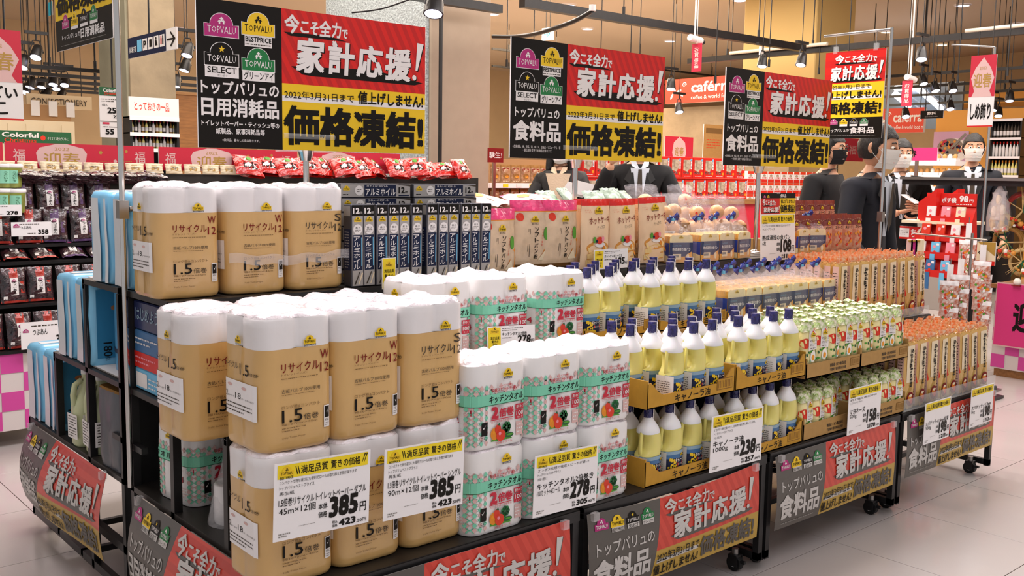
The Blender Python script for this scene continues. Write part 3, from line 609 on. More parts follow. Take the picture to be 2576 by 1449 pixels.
def paper_pack(name, label, kind, seed, spec='45m', w=.205, d=.2, h=.325, scl=None):
    t = thing(name, label, 'toilet paper' if kind in 'WS' else 'kitchen towels')
    r = .04 if kind in 'WS' else .045; split = .775 if kind in 'WS' else .0
    sec = section(w, d, r)
    def ring(z, inset, dn): return [(dent(((x*(1-inset), y*(1-inset))), w, d, dn))+(z,) for x, y in sec]
    wob = lambda R, a: [(x+a*noise.noise(Vector((x*14, y*14, z*16+seed))), y+a*noise.noise(Vector((y*14, x*14+9, z*16+seed))), z) for x, y, z in R]
    if split:
        mb = MB(); mb.loft([ring(0, .1, 0), ring(.004, .03, .001), wob(ring(.014, 0, .002), .002)]+[wob(ring(h*split*q, 0, .003), .0022) for q in (.12, .25, .4, .55, .7, .85)]+[ring(h*split, 0, .005)], 'kraft_film', caps=False)
        mb.add(ring(0, .1, 0), [tuple(range(len(sec)-1, -1, -1))], 'kraft_film'); obj('wrapper', mb, t)
        up = 'white_film'; z0 = h*split
    else:
        up = 'towel_film'; z0 = 0; mb = MB(); mb.add(ring(0, .05, 0), [tuple(range(len(sec)-1, -1, -1))], up)
    mb = MB() if split else mb
    zs = [z0+(h-z0)*q for q in ((0, .35, .7, .93, 1) if split else (0, .04, .2, .4, .6, .8, .95, 1))]
    mb.loft([wob(ring(z, (.035 if z == 0 else .03 if i == len(zs)-1 else 0), .006+.004*(z/h)), .0014 if 0 < z < h else 0) for i, z in enumerate(zs)], up, caps=False)
    obj('rolls' if split else 'wrapper', mb, t)
    mb = MB(); film_top(mb, w*.97, d*.97, r, h, seed, peak=.014 if split else .03); obj('plastic_top', mb, t)
    f, s = (recycled_art(w, h, kind, spec) if kind in 'WS' else towel_art(w, h))
    mb = MB(); f.to(mb, face_map(w, d, r)); obj('front_print', mb, t); mb = MB(); s.to(mb, face_map(w, d, r, 'side')); obj('side_print', mb, t)
    return t
PW = Proto(paper_pack('toilet_paper_pack', '', 'W', 1)); PS = Proto(paper_pack('toilet_paper_pack', '', 'S', 4, '90m'))
TB = 'kraft twelve-roll toilet paper pack'
G = 'toilet paper packs on the front shelf tiers'
ZT1 = .457
colsA = [(-2.395, PW, 'W'), (-2.19, PW, 'W'), (-1.98, PS, 'S')]; pos3 = ['leftmost', 'middle', 'rightmost']
for i, (x, p, k) in enumerate(colsA):
    p.put((x+.0, .15, ZT1), .02*(i-1), f'{TB}, {pos3[i]} in the bottom layer on the lowest shelf', G)
    p.put((x+.0, .15+.004, ZT1+.335), .015*(1-i), f'{TB}, {pos3[i]} of the upper front stack on the lowest shelf', G)
for i, x in enumerate((-2.468, -2.255, -2.045)):
    p = (PW, PW, PS)[i]; p.put((x, .41, ZS[1]+.002), .02, f'{TB}, {pos3[i]} on the second tier just behind the front stack', G)
for i, (x, p) in enumerate(((-2.36, PW), (-2.142, PW), (-1.93, PS))):
    p.put((x, .86, ZS[2]+.002), .02*(i-1), f'{TB}, {pos3[i]} on the top tier wrapped by clear tape', G)
# clear tape band around the top packs
mb = MB().grid(lambda u, v: Vector((-2.24+.43*u, .752-.002*math.sin(u*9), 1.185+.03*v-.012*math.sin(u*PI)+.004*math.sin(u*23))), 24, 2, 'clear_film')
obj('clear_tape', mb, label='strip of clear tape stretched across the top row of toilet paper', cat='tape')
# kitchen towels
KT = Proto(paper_pack('kitchen_towel_pack', '', 'K', 7, w=.222, d=.22, h=.236))
KB = 'white kitchen towel pack with green band'; GK = 'kitchen towel packs beside the toilet paper'
for i, x in enumerate((-1.785, -1.56, -1.335)):
    KT.put((x, .125, ZT1), .01, f'{KB}, {pos3[i]} in the bottom layer on the lowest shelf', GK)
    KT.put((x, .125, ZT1+.246), -.012*(i-1), f'{KB}, {pos3[i]} in the second layer on the lowest shelf', GK)
def carton_plain(loc, sx, sy, sz, label, name='cardboard_riser', m='cardboard_plain'):
    t = thing(name, label, 'box', loc); obj('carton', MB().bbox((-sx/2, -sy/2, 0), (sx/2, sy/2, sz), m, .003), t); obj('tape', MB().box((-sx/2+.002, -.02, sz), (sx/2-.002, .02, sz+.0006), 'cream'), t); return t
carton_plain((-1.67, .53, ZS[1]), .33, .32, .112, 'brown cardboard carton under the second tier kitchen towels, left one')
carton_plain((-1.27, .53, ZS[1]), .32, .32, .112, 'brown cardboard carton under the second tier kitchen towels, right one')
for j, yy in enumerate((.49,)):
    for i, x in enumerate((-1.725, -1.48, -1.21)):
        KT.put((x+.03, yy, ZS[1]+.115), .03*(1-i), f'{KB}, {pos3[i]} in the row on the second tier', GK)
KT.put((-1.725+.12, .7-.0, ZS[1]+.115), 0, f'{KB} at the back of the second tier', GK) if False else None
# towel pack and loose bagged roll inside the left end of the lowest shelf
KT.put((-2.29, .84, ZS[0]+.002), .12, f'{KB} tucked alone under the tiers at the shelf end', GK)
t = thing('bagged_paper_roll', 'paper roll in a loose clear bag inside the shelf end under the toilet paper', 'paper roll', (-2.33, .56, ZS[0]+.001), .3)
obj('roll', MB().lathe([(.02, .0), (.052, .0), (.054, .004), (.054, .112), (.05, .116), (.02, .116), (.02, .004)], 'white_film', 24, caps=False), t)
mb = MB(); mb.loft([[((.075-.02*k+.012*noise.noise(Vector((math.cos(a)*2, math.sin(a)*2, k*2.3))))*math.cos(a), (.07-.018*k+.012*noise.noise(Vector((math.sin(a)*2, math.cos(a)*2, k))))*math.sin(a), .0+.075*k) for a in [2*PI*i/18 for i in range(18)]] for k in (0, .6, 1.3, 2.1, 2.9, 3.3)], 'clear_film', caps=False); obj('plastic_bag', mb, t)
# ================================================================ aluminium foil boxes
def foil_box(vert):
    t = thing('foil_box', '', 'foil box'); L_, w = .272, .048; a = Art()
    mb = MB()
    if vert:
        mb.bbox((-w/2, -w/2, 0), (w/2, w/2, L_), 'foil_side', .002); obj('carton', mb, t); a.rect(.0035, .003, w-.0035, L_-.003, 'foil_front', .4)
        a.rect(.003, L_*.86, w-.003, L_*.99, 'black', 1); a.text('12', .006, L_*.89, .031, L_*.96, 'white', 2, .03); a.text('m', .033, L_*.89, .042, L_*.915, 'white', 2)
        emblem(a, .01, L_*.79, .028, 'yellow', 2, full=False); a.circ(w*.5, L_*.7, .017, 'white', 2); a.text('長さ', w*.3, L_*.705, w*.7, L_*.73, 'black', 3); a.lines(w*.25, L_*.665, w*.75, L_*.7, 2, 'ink_soft', 3)
        a.rect(.005, L_*.2, w-.005, L_*.63, 'navy', 1); a.vtext('アルミホイル', .007, L_*.21, .033, L_*.62, 'white', 2, .014); a.rect(.0375, L_*.25, .0405, L_*.6, 'skyblue', 2)
        a.poly([(.01, L_*.03), (.016, L_*.03), (.034, L_*.18), (.03, L_*.18)], 'ink_soft', 2); a.poly([(.026, L_*.03), (.03, L_*.03), (.044, L_*.16), (.04, L_*.18)], 'cream', 2)
        mb = MB(); a.to(mb, plane((-w/2, -w/2-.0004, 0), (1, 0, 0), (0, 0, 1)))
        obj('front_print', mb, t); mb = MB()
        s = Art(); s.rect(.004, L_*.2, w-.004, L_*.7, 'navy', 1); s.rect(.004, L_*.86, w-.004, L_*.98, 'grey', 1); s.lines(.01, L_*.22, w-.01, L_*.68, 14, 'silver', 2); s.to(mb, plane((-w/2-.0004, w/2, 0), (0, -1, 0), (0, 0, 1))); obj('side_print', mb, t)
    else:
        L_ = .288; mb.bbox((-L_/2, -w/2, 0), (L_/2, w/2, w), 'foil_side', .002); obj('carton', mb, t); h = w; a.rect(.003, .003, L_-.003, w-.003, 'foil_front', .4)
        emblem(a, .012, h*.5, .026, 'yellow', 2, full=False); a.lines(.012, h*.15, .035, h*.3, 1, 'black', 2); a.circ(.075, h*.5, .017, 'white', 2); a.lines(.065, h*.35, .085, h*.65, 2, 'ink_soft', 3)
        a.rect(.096, .004, .225, h-.004, 'navy', 1); a.text('きれいに切れる', .105, h*.74, .19, h*.88, 'white', 2); a.text('アルミホイル', .1, h*.14, .222, h*.66, 'white', 2, .02)
        a.text('12', .236, h*.3, .262, h*.75, 'black', 2, .03); a.text('m', .264, h*.3, .274, h*.48, 'black', 2, .01); a.rect(.236, h*.1, .28, h*.2, 'navy', 2); a.poly([(.225, h*.95), (.285, h*.95), (.285, h*.8)], 'ink_soft', 2)
        mb = MB(); a.to(mb, plane((-L_/2, -w/2-.0004, 0), (1, 0, 0), (0, 0, 1))); obj('print', mb, t)
    return t
FV = Proto(foil_box(True)); FH = Proto(foil_box(False)); rr = random.Random(3)
xs = [-1.795+.0475*i for i in range(6)]+[-1.49, -1.443, -1.396, -1.34, -1.292, -1.243]
for i, x in enumerate(xs):
    FV.put((x, .765+rr.uniform(-.004, .004), ZS[2]+.002), rr.uniform(-.05, .05), f'silver and navy foil box standing upright, {ORD[i]} from the toilet paper', 'foil boxes standing on the top tier', ry=rr.uniform(-.012, .012))
for k in range(7):
    for i, x in enumerate((-1.655, -1.355)):
        lv = ['bottom', 'second', 'third', 'fourth', 'fifth', 'sixth', 'topmost'][k]
        FH.put((x+.004*(k % 2)-.002, .86+rr.uniform(-.006, .006), ZS[2]+.002+.0486*k), rr.uniform(-.015, .015), f'silver foil box lying flat, {lv} layer of the {("left", "right")[i]} stack behind the upright boxes', 'foil boxes stacked flat on the top tier')
# ================================================================ pouches
def pouch(w, h, th, body, seed, seal=None, sealh=.1, pinch=1, crumple=.006, nu=14, nv=18, lean=0):
    "flexible bag; returns (maker of mesh, front map)"
    def prof(v): return math.sin(PI*min(1, max(0, v*.92+.06)))**.45 if pinch else 1
    def F(x, z, o=0):
        u = min(1, max(0, x/w)); v = min(1, max(0, z/h)); t = th/2*prof(v)*(max(0, 1-(2*u-1)**2)**.42)
        n_ = crumple*noise.noise(Vector((u*5+seed, v*6, seed)))
        xx = (x-w/2)*(1-.05*math.sin(PI*v))
        return Vector((xx, -t-n_*.8-o-.0006+lean*z, z))
    def make(mb):
        mb.grid(lambda u, v: F(u*w, v*h*(1-sealh), 0), nu, nv, body); mb.grid(lambda u, v: F((1-u)*w, v*h, 0)*1 if False else (lambda q: Vector((q.x, -q.y+2*lean*q.z, q.z)))(F((1-u)*w, v*h, 0)), nu, 8, body)
        mb.grid(lambda u, v: F(u*w, h*(1-sealh)+v*h*sealh, 0)+Vector((0, .002*math.sin(u*30), 0)), nu, 3, seal or body)
    return make, F
mat('panko_body', '#dbbf9e', .32, noise_=.12, nscale=25, bump=.5, bscale=14, coat=.6); mat('pink_seal', '#f0417e', .3, noise_=.25, nscale=30, bump=.5, bscale=30, coat=.5)
mat('hot_body', '#efcda6', .35, bump=.35, bscale=12, coat=.5); mat('hot_red', '#d5170f', .3, bump=.3, coat=.4)
def panko():
    t = thing('breadcrumb_bag', '', 'food bag'); mk, F = pouch(.2, .25, .06, 'panko_body', 2, 'pink_seal', .17); mb = MB(); mk(mb); obj('bag', mb, t)
    a = Art(); a.rect(.004, .205, .196, .208, 'orange', 1, 10, 1); a.circ(.035, .185, .018, 'tomato', 1, ry=.016); emblem(a, .082, .165, .04, 'yellow', 2, full=False); a.text('BESTPRICE', .086, .155, .118, .163, 'black', 2)
    a.vtext('ソフトパン粉', .1, .02, .122, .148, 'black', 2, .014); a.vtext('サクサク食感', .138, .07, .146, .14, 'tomato', 2); a.rect(.078, .03, .08, .14, 'ink_soft', 2); a.rect(.07, .05, .072, .14, 'ink_soft', 2)
    a.circ(.165, .12, .017, 'leaf', 2, ry=.025); a.poly([(.14, .03), (.185, .1), (.195, .06), (.19, .02)], 'orange', 2); a.poly([(.125, .015), (.16, .055), (.18, .015)], 'cream', 3)
    mb = MB(); a.to(mb, F, .0012); obj('print', mb, t); return t
BP = Proto(panko())
for x, y, rz, l in ((-1.145, .80, .1, 'nearest the foil boxes'), (-.96, .815, -.1, 'in the middle of three'), (-.815, .80, .05, 'beside the pancake mix')):
    BP.put((x, y, ZS[2]+.002+(.03 if x > -1 else .0)), rz, f'breadcrumb bag with pink sealed top standing {l}', 'breadcrumb bags on the top tier')
rr = random.Random(5); mat('veg_bag', '#e6d6cc', .3, noise_=.3, nscale=14, bump=.6, bscale=16, coat=.5, col2='#e9a9a6')
mk, F = pouch(.21, .25, .05, 'veg_bag', 9, 'pink_seal', .14); mb = MB(); mk(mb); vb = thing('flat_breadcrumb_bag', '', 'food bag'); obj('bag', mb, vb)
a = Art(); a.circ(.06, .12, .028, 'orange', 1); a.circ(.085, .14, .02, 'leaf', 1); a.circ(.15, .08, .02, 'tomato', 1); a.text('ソフトパン粉', .06, .17, .15, .19, 'crimson', 2, .01); a.circ(.13, .15, .015, 'skyblue', 1); a.poly([(.03, .03), (.1, .06), (.06, .09)], 'cream', 1); mb = MB(); a.to(mb, F, .0015); obj('print', mb, vb)
VB = Proto(vb)
for i, (x, y, z, rz, rx) in enumerate(((-1.13, 1.03, 1.275, .2, -1.3), (-.92, 1.02, 1.29, -.2, -1.35), (-1.02, 1.0, 1.34, .5, -1.4), (-.72, 1.04, 1.28, .1, -1.3), (-.82, 1.02, 1.335, -.4, -1.42), (-1.16, .98, 1.33, -.1, -1.45), (-.56, 1.04, 1.31, .3, -1.4))):
    VB.put((x, y-.12, z), rz, f'pale vegetable printed breadcrumb bag lying flat, {ORD[i]} in the heap behind the standing bags', 'breadcrumb bags lying in a heap', rx=rx)
carton_plain((-.86, .98, ZS[2]), .7, .16, .17, 'plain carton under the heap of breadcrumb bags')
def hotcake():
    t = thing('pancake_mix_bag', '', 'food bag'); w, h = .165, .282; mk, F = pouch(w, h, .055, 'hot_body', 5, 'hot_red', .09, crumple=.004); mb = MB(); mk(mb); obj('bag', mb, t); a = Art()
    emblem(a, w*.36, h*.8, .045, 'yellow', 2, full=False); a.text('BESTPRICE', w*.38, h*.785, w*.62, h*.8, 'black', 2); a.text('ふっくら', w*.06, h*.84, w*.22, h*.86, 'tomato', 2); a.text('しっとり', w*.08, h*.81, w*.24, h*.83, 'tomato', 2)
    a.text('ホットケーキ', w*.16, h*.64, w*.92, h*.74, 'maroon', 3, .008, rise=.008); a.text('ミックス', w*.4, h*.57, w*.68, h*.62, 'ink_soft', 3, rise=.004)
    a.circ(w*.5, h*.16, w*.36, 'pancake_side', 1, ry=h*.12); a.circ(w*.5, h*.3, w*.4, 'pancake', 1, ry=h*.1)
    for k, zz in enumerate((.06, .15, .24)): a.poly([(w*(.12+.02*k), h*zz), (w*(.84-.02*k), h*zz), (w*(.86-.02*k), h*(zz+.07)), (w*(.1+.02*k), h*(zz+.07))], 'pancake_side' if k != 5 else 'cream', 2); a.rect(w*.13, h*(zz-.012), w*.84, h*zz, 'pancake', 3)
    a.circ(w*.55, h*.345, w*.2, 'white', 3, ry=h*.035); a.circ(w*.5, h*.41, w*.11, 'tomato', 4, ry=h*.055); a.circ(w*.33, h*.42, w*.05, 'leaf', 4, ry=h*.045); a.circ(w*.62, h*.43, w*.06, 'pink', 5, ry=h*.04); a.circ(w*.4, h*.4, w*.035, 'navy', 5); a.poly([(w*.62, h*.3), (w*.95, h*.14), (w*.98, h*.18), (w*.68, h*.34)], 'orange', 4)
    mb = MB(); a.to(mb, F, .0012); obj('print', mb, t); return t
HC = Proto(hotcake())
for i, (x, y, rz) in enumerate(((-.64, .775, 0), (-.468, .78, .04), (-.27, .785, -.05))):
    HC.put((x, y, ZS[2]+.002+(.0, .0, .008)[i]), rz, f'pancake mix bag with red top, {ORD[i]} from the breadcrumb bags', 'pancake mix bags on the top tier', ry=-.02*i)
for i, (x, y) in enumerate(((-.6, .86), (-.42, .87), (-.25, .87))):
    HC.put((x, y, ZS[2]+.002), .03, f'pancake mix bag half hidden, {ORD[i]} in the row behind the front three', 'pancake mix bags on the top tier')
mat('sage_pack', '#8ba08c', .4, noise_=.3, nscale=20, bump=.4, coat=.3)
mk, F = pouch(.11, .16, .03, 'sage_pack', 3, 'sage_pack', .1); mb = MB(); mk(mb); sg = thing('sage_food_pack', '', 'food bag'); obj('bag', mb, sg); a = Art(); a.rect(.02, .03, .09, .09, 'white', 1); a.text('だし', .03, .04, .08, .08, 'deep_green', 2); mb = MB(); a.to(mb, F, .001); obj('print', mb, sg); SG = Proto(sg)
for i in range(5): SG.put((-.62+.13*i, 1.0, 1.272+.012*(i % 2)), .4*math.sin(i*2), f'small sage green pack tilted back, {ORD[i]} from the left behind the pancake mix', 'sage green packs behind the pancake mix', rx=-.7)
carton_plain((-.36, 1.0, ZS[2]), .72, .12, .19, 'plain carton under the small sage green packs')
# ================================================================ oil bottles and cartons
def oil_bottle():
    t = thing('oil_bottle', '', 'bottle'); H = .252; hw, hd = .046, .037
    def ring(z, a, b, cx=0, e=2.6, n=20):
        o = []
        for i in range(n):
            q = 2*PI*i/n; c_, s_ = math.cos(q), math.sin(q); o.append((cx+a*math.copysign(abs(c_)**(2/e), c_), b*math.copysign(abs(s_)**(2/e), s_), z))
        return o
    liq = MB().loft([ring(0, hw*.86, hd*.85), ring(.004, hw*.97, hd*.96), ring(.012, hw, hd), ring(.078, hw, hd), ring(.09, hw*.985, hd*.99), ring(.1, hw*.84, hd*.98, .0065), ring(.112, hw*.74, hd*.97, .011), ring(.135, hw*.7, hd*.96, .0115), ring(.152, hw*.74, hd*.95, .008), ring(.162, hw*.86, hd*.94, .0015, 2.5)], 'oil_liquid', caps=True); b = obj('body', liq, t)
    sh = MB().loft([ring(.162, hw*.86, hd*.94, .0015, 2.5), ring(.17, hw*.87, hd*.93, 0, 2.4), ring(.18, hw*.8, hd*.86, 0, 2.3), ring(.192, hw*.62, hd*.7, 0, 2.1), ring(.205, hw*.42, hd*.5, 0, 2), ring(.212, .0155, .0155, 0, 2), ring(.22, .0145, .0145, 0, 2)], 'oil_headspace'); obj('shoulder', sh, t)
    h = MB().path([(-.03, 0, .172), (-.0345, 0, .162), (-.0365, 0, .148), (-.0378, 0, .13), (-.0385, 0, .112), (-.038, 0, .096), (-.034, 0, .086)], [.007, .0068, .0062, .006, .006, .0068, .008], 'oil_liquid', 10); obj('handle', h, t)
    c = MB(); c.loft([[((.0155+.0012*math.sin(q*7+z*400)+(.0015 if k in (0, 4) else 0))*math.cos(q), (.0155+.0012*math.sin(q*7+z*400))*math.sin(q), z) for q in [2*PI*i/18 for i in range(18)]] for k, z in enumerate((.214, .219, .228, .24, .25, H))], 'cap_blue'); cp = obj('cap', c, t)
    c = MB(); c.grid(lambda u, v: Vector((.0175*math.cos(-PI/2+.1+u*.75), .0175*math.sin(-PI/2+.1+u*.75), .212+.04*v)), 4, 1, 'white'); 
    for k in range(3): c.grid(lambda u, v: Vector((.018*math.cos(-PI/2+.35+u*.25), .018*math.sin(-PI/2+.35+u*.25), .217+.011*k+.004*v)), 2, 1, 'ink_soft')
    obj('seal_strip', c, cp)
    a = Art(); Lw, z0, z1 = 2*hw, .006, .088
    a.rect(0, z0, Lw, z1, 'navy', 1, 14, 1); a.rect(0, z1-.026, Lw, z1, 'oilblue', 2, 14, 1); a.rect(0, z1-.012, Lw, z1, 'label_sky', 3, 14, 1)
    r = random.Random(2)
    for k in range(34):
        x = r.uniform(.006, .045); z = z0+.012+r.uniform(0, 1)*(.052-x*.35); a.circ(x, z, .0035, 'yellow', 4, n=6)
    a.poly([(.004, z0), (.05, z0), (.04, z0+.022), (.018, z0+.03), (.006, z0+.018)], 'deep_green', 3); a.circ(.045, .02, .016, 'yellow', 3, ry=.012, n=12)
    emblem(a, .062, .068, .018, 'yellow', 4, full=False); a.text('キャノーラ油', .04, .05, .088, .064, 'white', 5, .02); a.rect(.05, .036, .084, .046, 'tomato', 4); a.text('コレステロール0', .052, .038, .082, .044, 'white', 5)
    def F(x, z, o=0):
        u = max(-1, min(1, (x-hw)/hw)); e = 2.6; y = hd*(1-abs(u)**e)**(1/e) if abs(u) < 1 else 0; return Vector((u*(hw+o), -(y+o*1.2+.0005), z))
    mb = MB(); a.to(mb, F, .0004)
    mb.grid(lambda u, v: Vector((-(hw+.001)*(1-abs(2*u-1)**3*.05), hd*.9*(2*u-1)*-1, .008+v*.078)), 6, 1, 'white'); s = Art(); s.lines(.008, .012, .055, .07, 8, 'ink_soft', 1, .4); s.to(mb, plane((-(hw+.0015), hd*.9, 0), (0, -1, 0), (0, 0, 1))); obj('label', mb, t)
    return t
OB = Proto(oil_bottle()); GO = 'canola oil bottles'
def oil_carton(loc, sx, sy, label, hb=.085, flap=.04, cut=True):
    t = thing('oil_carton', label, 'box', loc); th = .004
    mb = MB().box((0, 0, 0), (sx, sy, th), 'cardboard'); mb.box((0, 0, th), (th, sy, hb*1.1), 'cardboard'); mb.box((sx-th, 0, th), (sx, sy, hb*1.1), 'cardboard'); mb.box((0, sy-th, th), (sx, sy, hb*1.1), 'cardboard'); obj('tray', mb, t)
    # front flap with scooped opening
    n = 24; top = []
    for i in range(n+1):
        u = i/n; e = min(u, 1-u); z = hb if e < .06 else max(flap, hb-(hb-flap)*min(1, ((e-.06)/.1)**.6)); top.append((u*sx, z))
    v = [(x, 0, 0) for x, z in top]+[(x, 0, z) for x, z in top]; w = [(x, th, 0) for x, z in top]+[(x, th, z) for x, z in top]; m = n+1
    mb = MB().add(v, [(i, i+1, m+i+1, m+i) for i in range(n)], 'cardboard'); mb.add(w, [(i+1, i, m+i, m+i+1) for i in range(n)], 'cardboard'); mb.add(v[m:]+w[m:], [(i, i+1, m+i+1, m+i) for i in range(n)], 'cardboard_edge'); obj('front_flap', mb, t)
    a = Art(); a.text('キャノーラ油', sx*.3, .007, sx*.7, .034, 'black', 1, .01); a.rect(sx*.78, .016, sx*.97, .056, 'kraft_dark', 1); a.rect(sx*.785, .019, sx*.965, .053, 'cardboard', 2)
    for k in range(9): a.rect(sx*(.795+.019*k), .023, sx*(.803+.019*k), .049, 'kraft_dark', 3)
    mb = MB(); a.to(mb, plane((0, -.0004, 0), (1, 0, 0), (0, 0, 1))); obj('print', mb, t); return t
oil_carton((-1.165, .01, ZS[0]+.001), .465, .3, 'brown canola oil carton at the bottom beside the kitchen towels'); oil_carton((-.695, .01, ZS[0]+.001), .44, .3, 'brown canola oil carton at the bottom beside the mayonnaise cartons')
oil_carton((-1.165, .01, .7165), .465, .3, 'brown canola oil carton stacked above, next to the kitchen towels'); oil_carton((-.695, .01, .7165), .44, .3, 'brown canola oil carton stacked above, next to the mayonnaise')
rr = random.Random(11); rows = ['front', 'middle', 'back']
def bottles(x0, z, n, m, place, skip=(), y0=.058, pitch=.1085, py=.09):
    for j in range(m):
        for i in range(n):
            if (i, j) in skip: continue
            OB.put((x0+i*pitch+rr.uniform(-.003, .003), y0+j*py+rr.uniform(-.002, .002), z), rr.uniform(-.1, .1)+(.0 if rr.random() > .2 else .3), f'pale yellow canola oil bottle, {ORD[i]} from left in {rows[j]} row {place}', GO)
bottles(-1.1, ZS[0]+.0065, 4, 2, 'of bottom towel-side carton'); bottles(-.63, ZS[0]+.0065, 4, 2, 'of bottom mayonnaise-side carton')
bottles(-1.1, .722, 4, 3, 'of upper towel-side carton', skip=((0, 0),)); bottles(-.63, .722, 4, 3, 'of upper mayonnaise-side carton')
oil_carton((-1.09, .375, ZS[1]+.105), .40, .3, 'brown canola oil carton on the second tier beside the towels', hb=.04, flap=.03); oil_carton((-.685, .375, ZS[1]+.105), .42, .3, 'brown canola oil carton on the second tier beside the bread', hb=.04, flap=.03)
carton_plain((-.81, .52, ZS[1]), .56, .3, .104, 'closed cardboard carton under the second tier oil bottles, towel side'); carton_plain((-.365, .52, ZS[1]), .18, .3, .104, 'closed cardboard carton under the second tier oil bottles, bread side')
bottles(-1.03, ZS[1]+.111, 7, 3, 'on the second tier', skip=((2, 0), (0, 2)), y0=.425, pitch=.1135)
# ================================================================ mayonnaise
def mayo():
    t = thing('mayonnaise_pack', '', 'mayonnaise'); w, h, d = .084, .17, .058
    mat('mayo_bag', '#efe3a4', .3, noise_=.1, nscale=30, bump=.4, bscale=20, coat=.5); mat('mayo_top', '#93b44c', .25, noise_=.6, nscale=75, bump=1, bscale=60, coat=.8, col2='#ece8d0')
    prof = [(.0, .7), (.006, .9), (.03, 1), (.09, 1), (.12, .93), (.145, .7)]
    ring = lambda z, k, e=2.6: [(w/2*k*math.copysign(abs(math.cos(q))**(2/e), math.cos(q)), d/2*min(1, k*1.03)*math.copysign(abs(math.sin(q))**(2/e), math.sin(q)), z) for q in [2*PI*i/20 for i in range(20)]]
    obj('bag', MB().loft([ring(z, k) for z, k in prof], 'mayo_bag'), t)
    def nb(R, s): return [(x+.006*noise.noise(Vector((x*60, y*60, z*60+s))), y+.006*noise.noise(Vector((y*60, x*60, z*60+s+4))), z+.01*noise.noise(Vector((x*70+s, y*70, z*50)))) for x, y, z in R]
    obj('bag_top', MB().loft([nb(ring(z, k), i) for i, (z, k) in enumerate(((.14, .9), (.152, .78), (.162, .62), (.17, .55), (.18, .7), (.184, .4)))], 'mayo_top', smooth=False), t)
    a = Art(); r = random.Random(4)
    a.poly([(.0, .022), (w, .03), (w, .06), (w*.7, .058), (w*.5, .066), (w*.3, .056), (0, .065)], 'leaf', 1)
    for k in range(22): a.circ(r.uniform(.004, w-.004), r.uniform(.02, .068), r.uniform(.003, .007), ('leaf', 'green', 'mint', 'deep_green')[k % 4], 2, n=7)
    a.circ(.014, .094, .017, 'tomato', 3, ry=.02); a.circ(.066, .135, .012, 'tomato', 3); a.circ(.05, .04, .015, 'eggwhite', 4, ry=.023); a.circ(.05, .036, .008, 'yolk', 5, ry=.011)
    a.poly([(.024, .066), (.072, .066), (.078, .1), (.074, .138), (.05, .143), (.028, .138), (.024, .1)], 'white', 6); emblem(a, .036, .118, .028, 'yellow', 7, full=False); a.text('マヨネーズ', .029, .098, .071, .11, 'black', 7, .01); a.lines(.03, .082, .07, .094, 2, 'grey', 7); a.lines(.03, .07, .06, .078, 1, 'ink_soft', 7)
    def F(x, z, o=0):
        k = 1.0
        for (za, ka), (zb, kb) in zip(prof, prof[1:]):
            if za <= z <= zb: k = ka+(kb-ka)*(z-za)/(zb-za)
        u = max(-1, min(1, (x-w/2)/(w/2))); e = 2.6; y = d/2*k*(1-min(.999, abs(u))**e)**(1/e); return Vector((u*w/2*k, -(y+o*1.5+.001), z))
    mb = MB(); a.to(mb, F, .0004); obj('print', mb, t); return t
MY = Proto(mayo()); rr = random.Random(9)
def mayo_carton(x, z, sx, label, hb):
    t = thing('mayonnaise_carton', label, 'box', (x, .01, z)); th = .004; sy = .32; mb = MB().box((0, 0, 0), (sx, sy, th), 'cardboard_plain'); mb.box((0, 0, th), (th, sy, hb), 'cardboard_plain'); mb.box((sx-th, 0, th), (sx, sy, hb), 'cardboard_plain'); mb.box((0, sy-th, th), (sx, sy, hb), 'cardboard_plain'); obj('tray', mb, t)
    obj('front_flap', MB().box((0, 0, 0), (sx, th, hb*.72), 'cardboard_plain'), t); a = Art(); a.text('製造者 イオン株式会社', sx*.42, .03, sx*.72, .044, 'ink_soft', 1, .02); a.text('千葉県千葉市美浜区中瀬', sx*.42, .013, sx*.72, .025, 'ink_soft', 1, .01)
    a.rect(sx*.8, .018, sx*.98, .05, 'kraft_dark', 1); a.rect(sx*.805, .021, sx*.975, .047, 'cardboard_plain', 2)
    for k in range(8): a.rect(sx*(.815+.02*k), .024, sx*(.824+.02*k), .044, 'kraft_dark', 3)
    mb = MB(); a.to(mb, plane((0, -.0004, 0), (1, 0, 0), (0, 0, 1))); obj('print', mb, t)
mayo_carton(-.245, ZS[0]+.001, .395, 'tan mayonnaise carton at the bottom beside the oil', .09); mayo_carton(.155, ZS[0]+.001, .395, 'tan mayonnaise carton at the bottom beside the spaghetti', .09)
mayo_carton(-.245, .70, .395, 'tan mayonnaise carton stacked above, next to the oil bottles', .08); mayo_carton(.155, .70, .395, 'tan mayonnaise carton stacked above, next to the spaghetti', .08)
for j in range(4):
    for i in range(9):
        x = -.195+.0872*i+(.006 if i > 4 else 0)
        MY.put((x+rr.uniform(-.004, .004), .05+j*.078+rr.uniform(-.004, .004), .7045+.04), rr.uniform(-.25, .3), f'mayonnaise pack with egg and lettuce print, {ORD[i]} from left in {ORD[j]} upper row', 'mayonnaise packs in the upper cartons', rx=rr.uniform(-.04, .04), ry=rr.uniform(-.05, .05))
for j in range(2):
    for i in range(9):
        if i in (3, 4) and j == 0: continue
        x = -.195+.0872*i+(.006 if i > 4 else 0)
        MY.put((x+rr.uniform(-.004, .004), .05+j*.078, ZS[0]+.0075), rr.uniform(-.25, .3), f'mayonnaise pack with egg and lettuce print, {ORD[i]} from left in {ORD[j]} lower row', 'mayonnaise packs in the lower cartons')
for x in (-.245, .155):
    carton_plain((x+.1975, .17, .7045), .37, .28, .038, 'thin cardboard liner under the upper mayonnaise packs, %s end' % ('oil' if x < 0 else 'spaghetti'))
